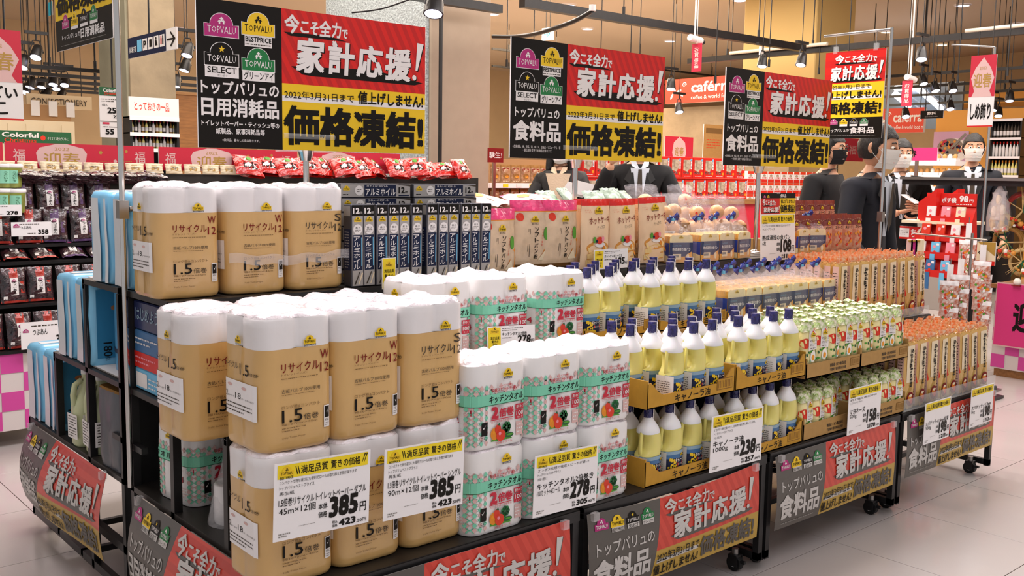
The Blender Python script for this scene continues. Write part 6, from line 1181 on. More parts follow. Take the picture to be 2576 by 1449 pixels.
ec = ['white', 'pink', 'cream', 'tomato', 'tomato', 'white', 'white', 'skyblue', 'pink', 'cream', 'oilblue', 'skyblue']; en = ['white', 'pink', 'cream', 'red', 'red', 'white', 'white', 'light blue', 'pink', 'cream', 'mid blue', 'light blue']
for k in range(4):
    z = h*(.76-.25*k); xx = .22*(z/h); obj('ledge', MB().box((xx-.05, -w, z-.004), (xx+.01, 0, z), 'red'), t); obj('lip', MB().box((xx-.05, -w, z), (xx-.046, 0, z+.045), 'red'), t)
    for j in range(3):
        e = thing('gift_envelope', f'{en[k*3+j]} gift envelope pack, {("left", "middle", "right")[j]} pocket of the {("top", "second", "third", "bottom")[k]} rack row', 'envelope', (0, 0, 0), group='gift envelopes'); e.location = Vector((X, r0.y, zb))+Matrix.Rotation(-.06, 3, 'Z') @ Vector((xx-.04, -w*(.12+.3*j), z+.002)); e.rotation_euler = (0, .1, -.06)
        obj('pack', MB().box((0, -.065, 0), (.012, 0, .115), ec[k*3+j]), e); a = Art(); a.circ(.025, .08, .012, 'pink', 1, n=9); a.rect(.04, .09, .06, .105, 'white', 1); a.circ(.03, .045, .01, 'tomato', 1, n=8); mb = MB(); a.to(mb, plane((-.0005, 0, 0), (0, -1, 0), (0, 0, 1))); obj('print', mb, e)
        obj('hanging_strip', MB().box((xx-.056, -w*(.14+.3*j)-.035, z-.09), (xx-.052, -w*(.14+.3*j), z+.03), ec[k*3+j]), t)
for i, (px, py, ww) in enumerate(((2308, 552, .14), (2362, 516, .14))):
    p = at(px, py, 0, 3.5+.13*i); p.z = at(2308, 552, 0, 3.5).z; t = thing('red_file_box', ('bright red slanted file box standing left of the envelope rack', 'bright red slanted file box standing behind the envelope rack')[i], 'file box', p, -.1); hh = .23
    v = [(0, 0, 0), (.0, -ww, 0), (.0, -ww, hh), (.0, 0, hh*.55)]; v2 = [(x+.09, y, z) for x, y, z in v]; obj('shell', MB().add(v+v2, [(0, 1, 2, 3), (7, 6, 5, 4), (0, 4, 5, 1), (1, 5, 6, 2), (2, 6, 7, 3), (3, 7, 4, 0)], 'red'), t); obj('base', MB().box((-.01, -ww-.01, -.01), (.1, .01, 0), 'cream'), t)
p = at(2268, 553, 0, 3.44); t = thing('trestle_stand', 'pale wooden stand under the red file box', 'stand', (p.x, p.y, p.z)); q = at(2425, 553, 0, 3.44); obj('top', MB().box((0, q.y-p.y, -.02), (.34, 0, 0), 'cream'), t); obj('leg', MB().tube((.03, -.16, -.02), (.03, -.06, -.22), .008, 'cream'), t); obj('leg', MB().tube((.03, -.18, -.02), (.03, -.28, -.22), .008, 'cream'), t)
board_x(2262, 568, 2345, 600, 3.5, 'red gift envelope sign with white lettering beside the standing man', lambda a, w, h: (a.rect(0, 0, w, h, 'red', 1), a.rect(0, h*.15, w*.3, h*.85, 'white', 2), a.lines(w*.03, h*.3, w*.27, h*.7, 3, 'ink_soft', 3), a.text('ち袋', w*.35, h*.15, w*.75, h*.85, 'white', 2, .03)), 'small_sign')
board_x(2455, 607, 2502, 665, 3.2, 'yellow and white card above the hanging candy strips', lambda a, w, h: (a.rect(0, 0, w, h, 'cream', 1), a.poly([(0, h), (w, h), (w, h*.4), (w*.4, h*.75)], 'gold', 2), a.rect(0, 0, w, h*.18, 'red', 2), a.text('く', w*.1, h*.4, w*.25, h*.65, 'black', 3, .02)), 'card_sign')
# hanging strips of candy packets
mat('candy_pack', '#d8c9c0', .3, noise_=.6, nscale=55, bump=.6, coat=.5, col2='#b8552e')
mk, F = pouch(.12, .15, .03, 'candy_pack', 4, 'card_plastic', .2, crumple=.008); mb = MB(); mk(mb); cp_ = thing('candy_packet', '', 'candy packet'); obj('bag', mb, cp_); a = Art(); r = random.Random(3)
for k in range(16): a.circ(r.uniform(.02, .1), r.uniform(.02, .09), .009, ('tomato', 'orange', 'eggwhite', 'leaf')[k % 4], 1+k % 3, n=7)
mb = MB(); a.to(mb, F, .0012); obj('print', mb, cp_); CP = Proto(cp_)
for c_, (px, py0, n, dy, X) in enumerate(((2468, 695, 5, 33, 3.15), (2385, 745, 4, 33, 2.9), (2412, 730, 3, 34, 2.95), (2432, 640, 3, 34, 3.3))):
    s0 = at(px, py0-60, 0, X); t = thing('hanging_strip', f'clear hanging strip of candy packets, {ORD[c_]} of four', 'strip', s0); e0 = at(px, py0+dy*n, 0, X); obj('strip', MB().box((.03, -.02, e0.z-s0.z), (.034, .02, .05), 'card_plastic'), t); obj('hook', MB().tube((.03, 0, .05), (.03, 0, .09), .003, 'steel', 6), t)
    for k in range(n):
        p = at(px, py0+dy*k+18, 0, X); CP.put((p.x, p.y, p.z), -PI/2+.5*math.sin(k+c_), f'candy packet with colourful sweets, {ORD[k]} from top on the {ORD[c_]} hanging strip', 'candy packets')
t = thing('strip_stand', 'black floor stand holding the hanging candy strips', 'stand', (3.12, at(2437, 720, 0, 3.12).y, 0)); obj('post', MB().tube((0, 0, .02), (0, 0, 1.12), .009, 'steel', 10), t); obj('foot', MB().box((-.2, -.2, 0), (.2, .2, .02), 'shelf_black'), t); obj('hook_bar', MB().tube((-.35, -.25, 1.1), (-.1, .35, 1.1), .006, 'steel'), t)
for i, m_ in enumerate(('lavender', 'hotpink', 'cream')):
    p = at(2278+11*i, 640, 0, 2.6); t = thing('gift_pouch', ('pale gift pouch behind the spaghetti, left of three', 'purple gift pouch behind the spaghetti, middle of three', 'cream gift pouch behind the spaghetti, right of three')[i], 'pouch', p); obj('pouch', MB().bbox((0, -.05, 0), (.03, .0, .1), ('blush', 'magenta', 'cream')[i]), t); obj('tie', MB().ball((-.002, -.025, .09), .01, 'gold', 8, 5), t)
t = thing('gift_table', 'low table behind the spaghetti carrying gift pouches', 'table', (2.5, at(2335, 640, 0, 2.6).y-.02, 0)); zt_ = at(2300, 640, 0, 2.6).z; obj('top', MB().box((0, .14, zt_-.03), (.3, .36, zt_-.001), 'wood'), t); [obj('leg', MB().box((a_, b_, 0), (a_+.03, b_+.03, zt_-.03), 'wood'), t) for a_ in (.01, .26) for b_ in (.15, .32)]
# ================================================================ left store area far back
lo = at(-40, 330, 1, 8.5); l1 = at(188, 330, 1, 8.5)
t = thing('locker_block', 'row of tan lockers under a brown wall at the far left', 'lockers', (lo.x, 8.5, 0)); w = l1.x-lo.x; hz = at(100, 303, 1, 8.5).z; hz2 = at(100, 262, 1, 8.5).z; obj('body', MB().box((0, 0, 0), (w, .4, hz), 'cream'), t); obj('brown_panel', MB().box((0, .1, hz), (w, .4, hz2), 'wall_tan'), t)
for i in range(5): obj('door', MB().box((.04+w*i/5, -.012, .3), (w*(i+1)/5-.01, 0, hz-.04), 'cardboard_plain' if 0 else 'cream'), t); obj('notice', MB().box((.12+w*i/5, .085, hz+.05), (.2+w*i/5, .1, hz+.2), 'white'), t)
a = Art(); a.text('CONFECTIONERY', 0, 0, .55, .06, 'ink_soft', 1, .01); mb = MB(); p = at(64, 262, 1, 9.0); a.to(mb, plane((0, 0, 0), (1, 0, 0), (0, 0, 1))); t = thing('shop_sign', 'dark confectionery lettering on the pale wall at far left', 'sign', (p.x, 8.8, p.z)); obj('lettering', mb, t); obj('sign_board', MB().box((-.04, .01, -.04), (.6, .03, .1), 'wall_paint'), t); obj('hanger', MB().tube((0, .02, .1), (0, .02, 3.99-p.z), .004, 'shelf_black', 6).tube((.5, .02, .1), (.5, .02, 3.99-p.z), .004, 'shelf_black', 6), t)
w0 = at(408, 235, 1, 9.5); w1 = at(470, 300, 1, 9.5)
t = thing('wood_cabinet', 'orange brown cabinet beside the left pillar', 'cabinet', (w0.x-.4, 9.5, 0)); obj('body', MB().box((0, 0, 0), (1.6, .5, w0.z), 'wood'), t); obj('top_trim', MB().box((-.02, -.02, w0.z), (1.62, .52, w0.z+.03), 'wall_tan'), t)
# ================================================================ ceiling lights, tracks, spotlights
for i, (px, py) in enumerate(((1430, 12), (1670, 55), (1478, 72), (1685, 103), (1478, 120), (1875, 90), (2422, 13), (1240, 35), (2230, 80), (2370, 112), (64, 68), (90, 63), (160, 45), (453, 72), (2560, 60), (1862, 0))):
    p = at(px, py, 2, 3.995); t = thing('ceiling_downlight', f'round recessed ceiling downlight, {ORD[i]} of the scattered lights', 'light', p, group='recessed ceiling downlights')
    obj('lens', MB().lathe([(.0001, -.012), (.085, -.012), (.09, -.004)], 'light_on' if i not in (8, 9) else 'light_warm', 20, caps=False), t); obj('rim', MB().lathe([(.09, -.014), (.115, -.01), (.12, .004)], 'white', 20, caps=False), t)
    t['label'] = f'round recessed ceiling downlight, ' + ('nearest top centre', 'right of the top centre beam', 'above the exit sign', 'right of the middle beam', 'directly over the second poster', 'left of the yellow wall', 'at the top right', 'beside the beige pillar', 'behind the chrome sign pole', 'warm one on the right wall side', 'left of the dark hanging sign', 'warm one at upper left', 'beside the hanging yellow sign', 'over the direction sign arrow', 'at the right picture edge', 'at the top edge left of the yellow column')[i]
def track(p, q, r, label, rods=(), zc=3.99, sq=True):
    p = Vector(p); q = Vector(q); t = thing('light_track', label, 'light track', p); d = q-p; L_ = d.length; ang = math.atan2(d.y, d.x)
    T = Matrix.Rotation(ang, 4, 'Z'); obj('beam', MB().box((0, -r, -r), (L_, r, r), 'shelf_black', T), t)
    for u in rods: b = d*u; obj('drop_rod', MB().tube(b, b+Vector((0, 0, zc-p.z)), .007, 'shelf_black', 6), t); obj('coupler', MB().tube(b+Vector((0, 0, r)), b+Vector((0, 0, r+.08)), .016, 'shelf_black', 8), t)
    return t
track((2.5, 4.8, 3.0), (6.9, 4.72, 3.0), .04, 'thick black lighting beam running across the middle of the ceiling', (.05, .3, .55, .8))
track((7.1, 6.6, 3.0), (7.2, .4, 3.0), .035, 'black lighting beam crossing above the two right posters', (.1, .3, .5, .7, .85))
track((-.2, 4.75, 2.9), (2.2, 4.75, 2.97), .035, 'black lighting beam crossing behind the top of the large poster', (.2, .8))
mat('white_tube', '#cfc6b4', .4)
t = thing('white_conduit', 'pale conduit lying along the right lighting beam', 'conduit', (7.13, 2.9, 3.05)); obj('tube', MB().tube((0, 0, 0), (.0, -2.4, .01), .022, 'white_tube'), t); obj('strap', MB().box((-.04, -1.0, -.06), (.04, -.97, .04), 'white'), t)
t = thing('white_conduit', 'pale conduit lying along the beam left of the spotlights', 'conduit', (7.06, 5.9, 3.05)); obj('tube', MB().tube((0, 0, 0), (.0, -1.4, .0), .022, 'white_tube'), t); obj('strap', MB().box((-.04, -.5, -.06), (.04, -.47, .04), 'white'), t)
p = atd(900, 38, 7.2); q = atd(1290, -30, 7.0)
def cable(pts, r, label):
    v = [atd(*p) for p in pts]; t = thing('hanging_cable', label, 'cable', v[0]); o = []
    for a, b, c, d in zip([v[0]]+v, v, v[1:], v[2:]+[v[-1]]):
        for k in range(5):
            s = k/5; o.append(.5*((2*b)+(c-a)*s+(2*a-5*b+4*c-d)*s*s+(3*b-a-3*c+d)*s**3)-v[0])
    o.append(v[-1]-v[0]); obj('cable', MB().path(o, r, 'shelf_black', 6), t); obj('tie', MB().tube(o[-1], o[-1]+Vector((0, 0, .05)), r*1.6, 'white', 6), t)
cable([(1240, 92, 9.5), (1300, 92, 9.2), (1360, 82, 8.8), (1440, 55, 8.3), (1490, 28, 8.0)], .02, 'thick black cable sagging down from the beam to the beige pillar')
cable([(885, 32, 7), (960, 22, 7), (1040, -5, 7)], .006, 'thin black cable behind the top of the large poster')
def rails_x(X, z, y0, y1, label, rods): track((X, y0, z), (X, y1, z), .018, label, rods)
for i, (X, py, px) in enumerate(((9.0, 188, 2300), (10.0, 218, 2300), (11.5, 240, 2300), (12.3, 262, 2300))):
    z = at(px, py, 0, X).z; rails_x(X, z, 6.5, .2, f'thin black ceiling rail on the right, {("nearest", "second", "third", "farthest")[i]} of four', (.15, .35, .55, .75, .95))
for i, (Y, py) in enumerate(((8.2, 172), (9.2, 190), (10.2, 205), (11.4, 218), (12.8, 228))):
    z = at(150, py, 1, Y).z; track((at(-60, py, 1, Y).x, Y, z), (at(500, py, 1, Y).x, Y, z), .018, f'thin black ceiling rail on the far left, {ORD[i]} from the front', (.1, .3, .5, .85))
for i, (Y, py) in enumerate(((11.0, 125), (12.5, 168))):
    z = at(1260, py, 1, Y).z; track((at(1238, py, 1, Y).x, Y, z), (at(1900, py, 1, Y).x, Y, z), .018, f'thin black ceiling rail behind the second poster, {("nearer", "farther")[i]} one', (.05, .2, .5, .8))
def spotlight(px, py, d, label, s=1, aim=(-.3, -.6, -1)):
    p = atd(px, py, d); t = thing('track_spotlight', label, 'spotlight', p); s *= .055*min(1.3, 7/d*1.15) if d < 9 else .055
    q = Vector((0, 0, -1)).rotation_difference(Vector(aim).normalized()).to_matrix().to_4x4(); mb = MB(); mb.loft([[q @ Vector((r*s*math.cos(a), r*s*math.sin(a), z*s)) for a in [2*PI*i/16 for i in range(16)]] for r, z in ((.35, 1.6), (.7, 1.45), (.85, .6), (1, -.6), (1, -.75))], 'shelf_black'); obj('can', mb, t)
    mb = MB(); mb.loft([[q @ Vector((r*s*math.cos(a), r*s*math.sin(a), z*s)) for a in [2*PI*i/16 for i in range(16)]] for r, z in ((.93, -.7), (.8, -.78), (.5, -.86), (.01, -.9))], 'light_on', caps=False); obj('lamp', mb, t)
    mb = MB()
    for sx in (-1, 1): mb.tube((sx*s*1.1, 0, .2*s), (sx*s*.5, 0, 2.2*s), s*.1, 'shelf_black', 6)
    mb.tube((-s*.5, 0, 2.2*s), (s*.5, 0, 2.2*s), s*.1, 'shelf_black', 6); mb.tube((0, 0, 2.2*s), (0, 0, 3.2*s), s*.15, 'shelf_black', 6); mb.box((-s*1.8, -s*.3, 3.2*s), (s*1.8, s*.3, 3.7*s), 'shelf_black'); obj('bracket', mb, t); obj('drop_rod', MB().tube((0, 0, 3.7*s), (0, 0, 3.99-p.z), .0045, 'shelf_black', 6), t)
for i, (px, py, d, l) in enumerate(((1092, 18, 6.5, 'in front of the beige pillar'), (1918, 158, 10.3, 'left of two under the right beam'), (2016, 155, 10.1, 'right of two under the right beam'), (2318, 140, 9.2, 'right of the chrome sign pole'), (2352, 222, 12, 'left of the pair above the dark window'), (2396, 222, 12, 'right of the pair above the dark window'),
        (2390, 268, 13, 'below the dark window pair'), (2540, 246, 12, 'right of the しめ飾り banner'.replace('しめ飾り', 'hanging')), (2498, 270, 12.5, 'beside the hanging banner pole'), (2512, 285, 13, 'lowest beside the hanging banner'), (2322, 204, 12, 'above the pink tag'), (2278, 252, 12, 'in front of the slanting tubes'), (2278, 287, 13, 'above the rear cafe sign'), (1688, 216, 11, 'at the left end of the cafe sign'), (2492, 195, 10, 'on the hanging banner edge'),
        (78, 212, 11, 'brightest of the far left cluster'), (135, 205, 11, 'upper middle of the far left cluster'), (163, 207, 11.5, 'upper right of the far left cluster'), (66, 226, 12, 'lower left of the far left cluster'), (108, 246, 13, 'lowest of the far left cluster'), (118, 237, 13, 'low middle of the far left cluster'), (155, 238, 13, 'low right of the far left cluster'), (106, 212, 12, 'dark one in the far left cluster'), (142, 217, 12.5, 'small one in the far left cluster'), (92, 136, 9, 'hanging highest at far left'), (58, 160, 9, 'beside the red hanging banner'),
        (442, 208, 10, 'right of the left pillar, lower'), (466, 168, 9.5, 'right of the left pillar, upper'), (472, 130, 9, 'next to the large poster edge'), (1708, 275, 12, 'inside the cafe front'))):
    spotlight(px, py, d, f'black track spotlight {l}', 1, (-.3+.1*math.sin(i*2), -.25+.2*math.sin(i), -1))
for i, (px, py, d) in enumerate(((1752, 145, 10), (2281, 235, 11))):
    p = atd(px, py, d); t = thing('hanging_tag', ('small dark red hanging tag under the beam', 'pinkish red hanging tag before the dark window')[i], 'tag', p); obj('tag', MB().box((0, -.06, -.14), (.01, .06, .14), 'rose'), t); a = Art(); a.vtext('お買得品', .03, .03, .09, .25, 'white', 1, .01); mb = MB(); a.to(mb, plane((-.001, .06, -.14), (0, -1, 0), (0, 0, 1))); obj('print', mb, t); obj('line', MB().tube((0, 0, .14), (0, 0, 3.99-p.z), .004, 'white', 5), t)
for i, (px, py, d) in enumerate(((1748, 96, 10), (2290, 195, 11))):
    p = atd(px, py, d); t = thing('ceiling_camera', ('white camera fitting on the beam over the middle', 'white camera fitting above the dark window')[i], 'camera', p); obj('body', MB().tube((-.08, 0, 0), (.1, 0, -.02), .035, 'white'), t); obj('lens', MB().tube((.1, 0, -.02), (.14, 0, -.03), .025, 'shelf_black'), t); obj('stem', MB().tube((0, 0, .03), (0, 0, 3.99-p.z), .009, 'white'), t)
rr = random.Random(81)
for i, px in enumerate((1275, 1342, 1510, 1586, 1608, 1800, 1935, 2060, 2132, 2300, 2345, 2410, 2460, 2535)):
    p = atd(px, 150+20*(i % 3), 10.5+rr.uniform(-1, 2)); t = thing('drop_rod', f'thin dark rod hanging from the ceiling, {ORD[i]} from left', 'rod', (p.x, p.y, p.z), group='thin rods hanging from the ceiling'); obj('rod', MB().tube((0, 0, 0), (0, 0, 3.99-p.z), .006, 'shelf_black', 6), t); obj('plug', MB().tube((0, 0, -.08), (0, 0, 0), .014, 'shelf_black', 8), t)
obj('cafe_front_wall', MB().box((7.75, 5.4, 0), (8.0, 8.3, 2.45), 'stone_tan'), kind='structure', label=None)
bpy.data.objects['cafe_front_wall'].name = 'wall_cafe'
# ================================================================ people
def skin_mesh(verts, edges, radii, m, sub=1, seeds=0):
    me = bpy.data.meshes.new('s'); me.from_pydata([tuple(v) for v in verts], edges, []); o = bpy.data.objects.new('s', me); C.objects.link(o)
    o.modifiers.new('k', 'SKIN'); o.modifiers.new('d', 'SUBSURF').levels = sub
    for i, r in enumerate(radii):
        sv = me.skin_vertices[0].data[i]; sv.radius = r if isinstance(r, tuple) else (r, r)
    me.skin_vertices[0].data[seeds].use_root = True
    ev = o.evaluated_get(bpy.context.evaluated_depsgraph_get()); x = bpy.data.meshes.new_from_object(ev)
    out = ([tuple(v.co) for v in x.vertices], [tuple(p.vertices) for p in x.polygons], m)
    bpy.data.objects.remove(o); bpy.data.meshes.remove(me); bpy.data.meshes.remove(x); return out
def hand(mb, w, dirv, palm, curl=.6, s=1.0):
    "five fingers from the wrist w; dirv towards the knuckles, palm = palm normal"
    d = Vector(dirv).normalized(); n = Vector(palm).normalized(); n = (n-d*n.dot(d)).normalized(); r = d.cross(n)
    v = [w-d*.03, w+d*.03*s, w+d*.08*s]; mb.add(*skin_mesh(v, [(0, 1), (1, 2)], [(.024, .02), (.036, .018), (.04, .015)], 'skin', 1), True)
    for k, (off, L_) in enumerate(((-.03, .07), (-.01, .08), (.01, .075), (.03, .06))):
        p = w+d*.075*s+r*off*s; pts = [p]; dd = d.copy()
        for j in range(3): dd = (dd+n*curl*(.5+.3*j)).normalized(); p = p+dd*L_*s*(.45, .32, .25)[j]; pts.append(p)
        mb.add(*skin_mesh(pts, [(0, 1), (1, 2), (2, 3)], [.0095, .009, .008, .0065], 'skin', 1), True)
    p = w+d*.02*s-r*.03*s; pts = [p, p+(d*.6-r+n*.3).normalized()*.035*s, p+(d*.9-r*.7+n*.7).normalized()*.065*s, p+(d-r*.3+n).normalized()*.088*s]
    mb.add(*skin_mesh(pts, [(0, 1), (1, 2), (2, 3)], [.012, .011, .009, .007], 'skin', 1), True)
def head_mesh(mb, c, R, s=1.0):
    "head with brow, nose, chin and ears; R turns local -y = forward"
    def sh(x, y, z):
        a = Vector((x*.078, y*.098, z*.118))
        if z < 0: a.x *= 1-.32*(-z)**1.6; a.y *= 1-.18*(-z)**1.4
        if z < -.2 and y < 0: a.y -= .012*(-z)
        if y < -.55 and abs(z) < .45:
            if abs(x) > .22 and abs(x) < .6 and -.05 < z < .2: a.y += .012
        return a
    n, k = 28, 20; rings = []
    for i in range(1, k):
        t = PI*i/k; ring = []
        for j in range(n): q = 2*PI*j/n; ring.append(c+R @ (sh(math.sin(t)*math.cos(q), math.sin(t)*math.sin(q), -math.cos(t))*s))
        rings.append(ring)
    mb.loft(rings, 'skin')
    L_ = lambda x, y, z: c+R @ (Vector((x, y, z))*s)
    mb.add(*skin_mesh([L_(0, -.092, .022), L_(0, -.106, -.01), L_(0, -.116, -.032), L_(0, -.1, -.042)], [(0, 1), (1, 2), (2, 3)], [(.008, .008), (.011, .01), (.015, .012), (.01, .006)], 'skin', 1), True)
    for sx in (-1, 1): mb.add(*skin_mesh([L_(sx*.076, .0, .022), L_(sx*.088, .012, .012), L_(sx*.086, .012, -.015), L_(sx*.076, .0, -.03)], [(0, 1), (1, 2), (2, 3)], [(.009, .014), (.008, .016), (.008, .014), (.007, .009)], 'skin', 1), True)
    mb.add(*skin_mesh([L_(-.024, -.098, -.068), L_(0, -.104, -.066), L_(.024, -.098, -.068)], [(0, 1), (1, 2)], [.004, .007, .004], 'blush', 1), True)
    return L_
def person(pos, face, H, label, top, mask=None, hairlong=False, glasses=False, arms=None, head_yaw=0, tilt=0, shirt='shirt', lapel=True, lean=(0, 0), pants='suit_black', female=False, holding=None, hs=1.0):
    s = H/1.7; rz = math.atan2(face[1], face[0])+PI/2       # local -y looks along face
    t = bpy.data.objects.new('person', MB().mesh('b')); lx, ly = lean
    J = lambda x, y, z: Vector((x+lx*max(0, z-.9)/.6, y+ly*max(0, z-.9)/.6, z))*s
    body = MB(); sw = .185 if female else .21
    A = arms or {}
    lh = A.get('l', [(.27, .02, 1.1), (.26, -.1, .88)]); rh = A.get('r', [(-.27, .02, 1.1), (-.26, -.1, .88)])
    V = [J(0, 0, .92), J(0, 0, 1.1), J(0, .0, 1.3), J(0, .01, 1.42), J(0, 0, 1.5), J(0, -.01, 1.56), J(sw*.8, .01, 1.39), J(*lh[0]), J(*lh[1]), J(-sw*.8, .01, 1.39), J(*rh[0]), J(*rh[1]), J(.09, 0, .84), J(.1, -.01, .47), J(.1, .02, .09), J(.1, -.12, .04), J(-.09, 0, .84), J(-.1, -.01, .47), J(-.1, .02, .09), J(-.1, -.12, .04)]
    E = [(0, 1), (1, 2), (2, 3), (3, 4), (4, 5), (3, 6), (6, 7), (7, 8), (3, 9), (9, 10), (10, 11), (0, 12), (12, 13), (13, 14), (14, 15), (0, 16), (16, 17), (17, 18), (18, 19)]
    Rr = [(.14, .1), (.125, .09), (.15, .1), (.09, .075), .05, .05, .06, .045, .03, .06, .045, .03, .085, .06, .045, .04, .085, .06, .045, .04]
    Rr = [((r[0]*s, r[1]*s) if isinstance(r, tuple) else r*s) for r in Rr]
    v, f, m = skin_mesh(V, E, Rr, 'skin', 1); body.add(v, f, 'skin', True)
    hc = J(0, -.02, 1.605+.03); R = Matrix.Rotation(head_yaw, 3, 'Z') @ Matrix.Rotation(tilt, 3, 'X'); L_ = head_mesh(body, hc, R, s*hs)
    for k_, e_, w_ in (('l', lh[0], lh[1]), ('r', rh[0], rh[1])):
        d = (J(*w_)-J(*e_)).normalized(); pn = A.get('palm_'+k_, Vector((-1 if k_ == 'l' else 1, 0, 0))); hand(body, J(*w_)+d*.02, d, pn, A.get('curl', .5), s)
    me = body.mesh('body'); t.data = me; C.objects.link(t); t.location = pos; t.rotation_euler.z = rz; tag(t, label, 'person')
    # clothes: the same skeleton, slightly thicker
    c = MB(); idx = [0, 1, 2, 3, 6, 7, 8, 9, 10, 11]; mp_ = {k: i for i, k in enumerate(idx)}
    CR = {0: (.185, .13), 1: (.165, .125), 2: (.185, .135), 3: (.15, .1), 6: .092, 7: .066, 8: .05, 9: .085, 10: .066, 11: .05}
    vv = [V[k] for k in idx]; vv[6] = V[8]+(V[7]-V[8])*.08; vv[9] = V[11]+(V[10]-V[11])*.08
    c.add(*skin_mesh(vv+[J(0, 0, .72), J(0, .012, 1.46), J(0, .005, 1.51)], [(mp_[a], mp_[b]) for a, b in E if a in mp_ and b in mp_]+[(0, 10), (3, 11), (11, 12)], [((CR[k][0]*s, CR[k][1]*s) if isinstance(CR[k], tuple) else CR[k]*s) for k in idx]+[(.18*s, .13*s), (.09*s, .08*s), (.064*s, .062*s)], top, 1), True); obj('jacket', c, t)
    c = MB(); idx = [0, 12, 13, 14, 16, 17, 18]; mp_ = {k: i for i, k in enumerate(idx)}; c.add(*skin_mesh([V[k] for k in idx], [(mp_[a], mp_[b]) for a, b in E if a in mp_ and b in mp_], [(.15*s, .11*s), .1*s, .08*s, .065*s, .1*s, .08*s, .065*s], pants, 1), True); obj('trousers', c, t)
    c = MB()
    for k in (15, 19): c.add(*skin_mesh([V[k-1]-Vector((0, 0, .02*s)), V[k]], [(0, 1)], [(.045*s, .04*s), (.05*s, .035*s)], 'rubber', 1), True)
    obj('shoes', c, t)
    # shirt front, collar, tie
    if shirt:
        c = MB(); w1 = .055 if lapel else .09
        c.grid(lambda u, v_: J((u-.5)*2*(.012+w1*v_), -.122-.012*math.sin(PI*u)-.0*v_+.03*max(0, v_-.6), 1.12+.32*v_), 6, 8, shirt); obj('shirt_front', c, t)
        c = MB()
        for sx in (-1, 1): c.add([J(0, -.118, 1.42), J(sx*.06, -.1, 1.455), J(sx*.065, -.06, 1.49), J(sx*.03, -.08, 1.49)], [(0, 1, 2, 3)], shirt)
        obj('collar', c, t)
        if lapel:
            c = MB()
            for sx in (-1, 1): c.add([J(sx*.01, -.142, 1.12), J(sx*.075, -.13, 1.33), J(sx*.11, -.11, 1.36), J(sx*.06, -.098, 1.46), J(sx*.045, -.12, 1.4)], [(0, 1, 2, 3, 4)], 'rubber')
            obj('lapels', c, t); c = MB(); c.add([J(-.012, -.138, 1.43), J(.012, -.138, 1.43), J(.024, -.148, 1.2), J(0, -.148, 1.15), J(-.024, -.148, 1.2)], [(0, 1, 2, 3, 4)], 'ink_soft'); obj('tie', c, t)
    # hair
    c = MB(); n, k = 26, 14; hs = 1.0; rings = []
    for i in range(0, k):
        tt = PI*(1-i/k*(.74)); ring = []
        for j in range(n):
            q = 2*PI*j/n; fr = max(0, -math.sin(q)); lim = PI*(1-.36*(1 if fr < .35 else 0)-(.30 if fr >= .35 else 0)-.12*(1-fr)); th = PI*(i/(k-1))*(.36 if fr > .4 else .62 if fr > .05 else .68)
            x, y, z = math.sin(th)*math.cos(q), math.sin(th)*math.sin(q), math.cos(th); w_ = 1+.05*noise.noise(Vector((x*5, y*5, z*5)))
            xs = 1-.2*max(0, -z); ring.append(L_(x*.089*w_*xs, y*.109*w_+.004, z*.128*w_+.004))
        rings.append(ring)
    c.loft(rings, 'hair', caps=True)
    if hairlong:
        for sx in (-1, 1): c.add(*skin_mesh([L_(sx*.06, .02, .03), L_(sx*.085, .0, -.05), L_(sx*.09, -.03, -.14), L_(sx*.085, -.06, -.24), L_(sx*.08, -.08, -.33)], [(0, 1), (1, 2), (2, 3), (3, 4)], [.04*s, .035*s, .036*s, .03*s, .016*s], 'hair', 1), True)
        c.add(*skin_mesh([L_(0, .06, .03), L_(0, .09, -.1), L_(0, .09, -.25)], [(0, 1), (1, 2)], [(.08*s, .04*s), (.085*s, .035*s), (.07*s, .03*s)], 'hair', 1), True)
    obj('hair', c, t)
    for sx in (-1, 1):
        c = MB().ball(L_(sx*.031, -.084, .008), (.013*s, .013*s, .009*s), 'eggwhite', 10, 6); c.ball(L_(sx*.031, -.0955, .008), (.006*s, .0055*s, .006*s), 'black', 8, 5); obj('eye', c, t)
        c = MB().path([L_(sx*.016, -.096, .03), L_(sx*.033, -.097, .036), L_(sx*.05, -.084, .031)], .0035*s, 'hair', 6); obj('eyebrow', c, t)
    if mask:
        c = MB().grid(lambda u, v_: L_((u-.5)*.142*(1-.25*(1-v_)*.8), -.118+.075*abs(2*u-1)**1.9-.012*math.sin(PI*v_)+.03*(1-v_), -.105+.105*v_), 12, 8, mask)
        for z_ in (-.075, -.05, -.028): c.grid(lambda u, v_: L_((u-.5)*.13, -.121+.075*abs(2*u-1)**1.9-.012*math.sin(PI*(z_+.105)/.105)+.03*(1-(z_+.105)/.105), z_+.003*v_), 10, 1, mask)
        mo = obj('face_mask', c, t); c = MB()
        for sx in (-1, 1): c.path([L_(sx*.066, -.052, -.02), L_(sx*.084, -.01, .015)], .0015*s, mask, 5); c.path([L_(sx*.062, -.045, -.075), L_(sx*.084, .005, -.02)], .0015*s, mask, 5)
        obj('ear_loop', c, t)
    if glasses:
        c = MB()
        for sx in (-1, 1): c.path([L_(sx*.034+.024*math.cos(q), -.107, .006+.019*math.sin(q)) for q in [2*PI*i/16 for i in range(17)]], .0022*s, 'black', 5); c.path([L_(sx*.058, -.104, .01), L_(sx*.082, -.0, .014)], .002*s, 'black', 5)
        c.path([L_(-.01, -.109, .01), L_(.01, -.109, .01)], .002*s, 'black', 5); obj('glasses', c, t)
    t['hd'] = 0; del t['hd']
    return t, (lambda v: Matrix.Rotation(rz, 3, 'Z') @ (J(*v))+Vector(pos))
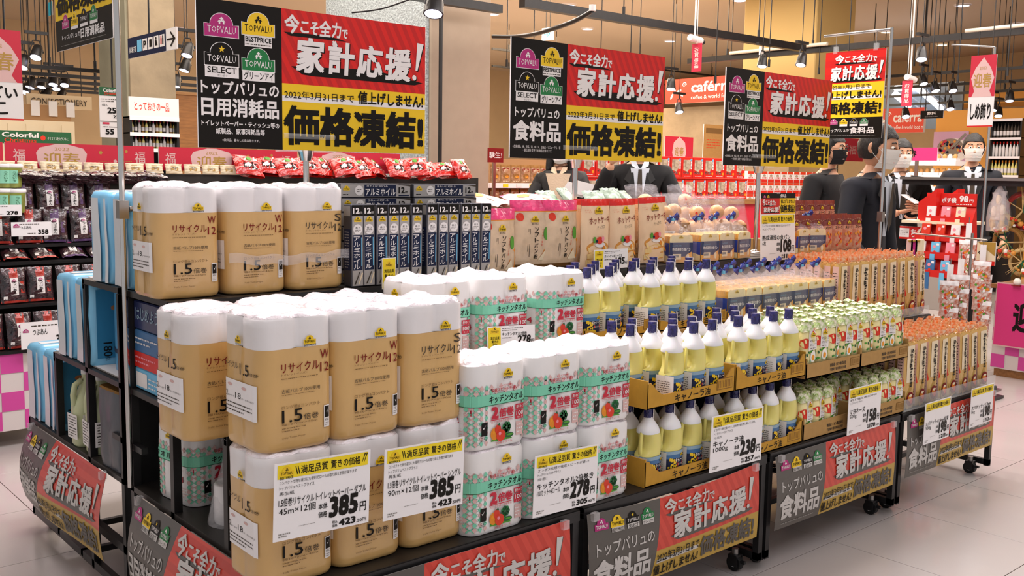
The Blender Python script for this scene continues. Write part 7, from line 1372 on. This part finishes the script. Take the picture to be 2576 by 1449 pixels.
def ground(px, d): p = atd(px, 724, d); v = Vector((p.x, p.y, 0)); k = (v-CAM); return v
vr = lambda a, b: (RGT*a-Vector((FWD.x, FWD.y, 0))*b)        # direction: a to picture right, b towards the camera
g = ground(1405, 8.2); _, f1 = person(g, vr(-.25, 1), 1.74, 'person with long black hair in dark parka reading paper behind the breadcrumb bags', 'parka', 'mask_cloth', True, arms={'l': [(.27, -.05, 1.12), (.1, -.27, 1.14)], 'r': [(-.27, -.05, 1.12), (-.08, -.27, 1.12)], 'curl': .5}, shirt='knit', lapel=False, female=True, tilt=.2)
t = thing('paper_sheet', 'white sheet of paper held by the person in the parka', 'paper'); p = atd(1462, 478, 7.85); t.location = p; o1 = RGT*.17; v = [Vector((0, 0, 0))-RGT*.11-Vector((0, 0, .02)), RGT*.07-Vector((0, 0, .05)), RGT*.15+Vector((0, 0, .03)), -RGT*.05+Vector((0, 0, .08))]
obj('sheet', MB().add(v+[q+Vector((.0, .004, .002)) for q in v], [(0, 1, 2, 3), (7, 6, 5, 4), (0, 4, 5, 1), (1, 5, 6, 2)], 'white'), t); obj('under_sheet', MB().add([q+Vector((.01, .02, -.012))-RGT*.05 for q in v], [(0, 1, 2, 3)], 'white'), t)
g = ground(1600, 7.6); person(g, vr(-.1, 1), 1.8, 'person in a dark suit raising a hand, head hidden by the middle poster', 'suit_black', 'mask_cloth', arms={'l': [(.3, -.02, 1.14), (.26, -.12, .92)], 'r': [(-.3, -.08, 1.2), (-.2, -.25, 1.47)], 'curl': .9})
g = ground(2062, 7.6); person(g, vr(.75, .8), 1.75, 'person in black with glasses and a black face mask behind the bread', 'suit_black', 'mask_black', glasses=True, shirt=None, lean=(0, -.02))
g = ground(2158, 6.0); person(g, vr(.75, .8), 1.72, 'person in a navy suit and white mask walking past the spaghetti end', 'suit_navy', 'mask_cloth', arms={'l': [(.27, -.0, 1.12), (.24, -.1, .9)], 'r': [(-.26, -.02, 1.1), (-.24, -.16, .98)]}, hs=1.1, lean=(0, -.05), tilt=.12, head_yaw=.1)
g = ground(2246, 8.3); _, f2 = person(g, vr(-.1, .9), 1.74, 'person in black writing on a notepad, mostly behind the navy suited one', 'suit_black', 'mask_cloth', arms={'l': [(.27, -.05, 1.1), (.08, -.3, 1.2)], 'r': [(-.27, -.05, 1.1), (-.06, -.3, 1.18)], 'curl': .9})
t = thing('notepad', 'small white notepad held beside the red file boxes', 'notepad', atd(2292, 500, 7.8)); obj('pad', MB().box((-.05, -.07, -.006), (.05, .07, 0), 'white', Matrix.Rotation(.5, 4, 'X')), t); obj('pen', MB().tube((0, 0, .01), (.03, .06, .07), .004, 'black', 6), t)
g = ground(2424, 8.9); person(g, vr(-.35, 1), 1.82, 'person in a dark jacket with a red lanyard and white mask at the far right', 'suit_navy', 'mask_cloth', head_yaw=.0)
# ================================================================ collision-free tidy up
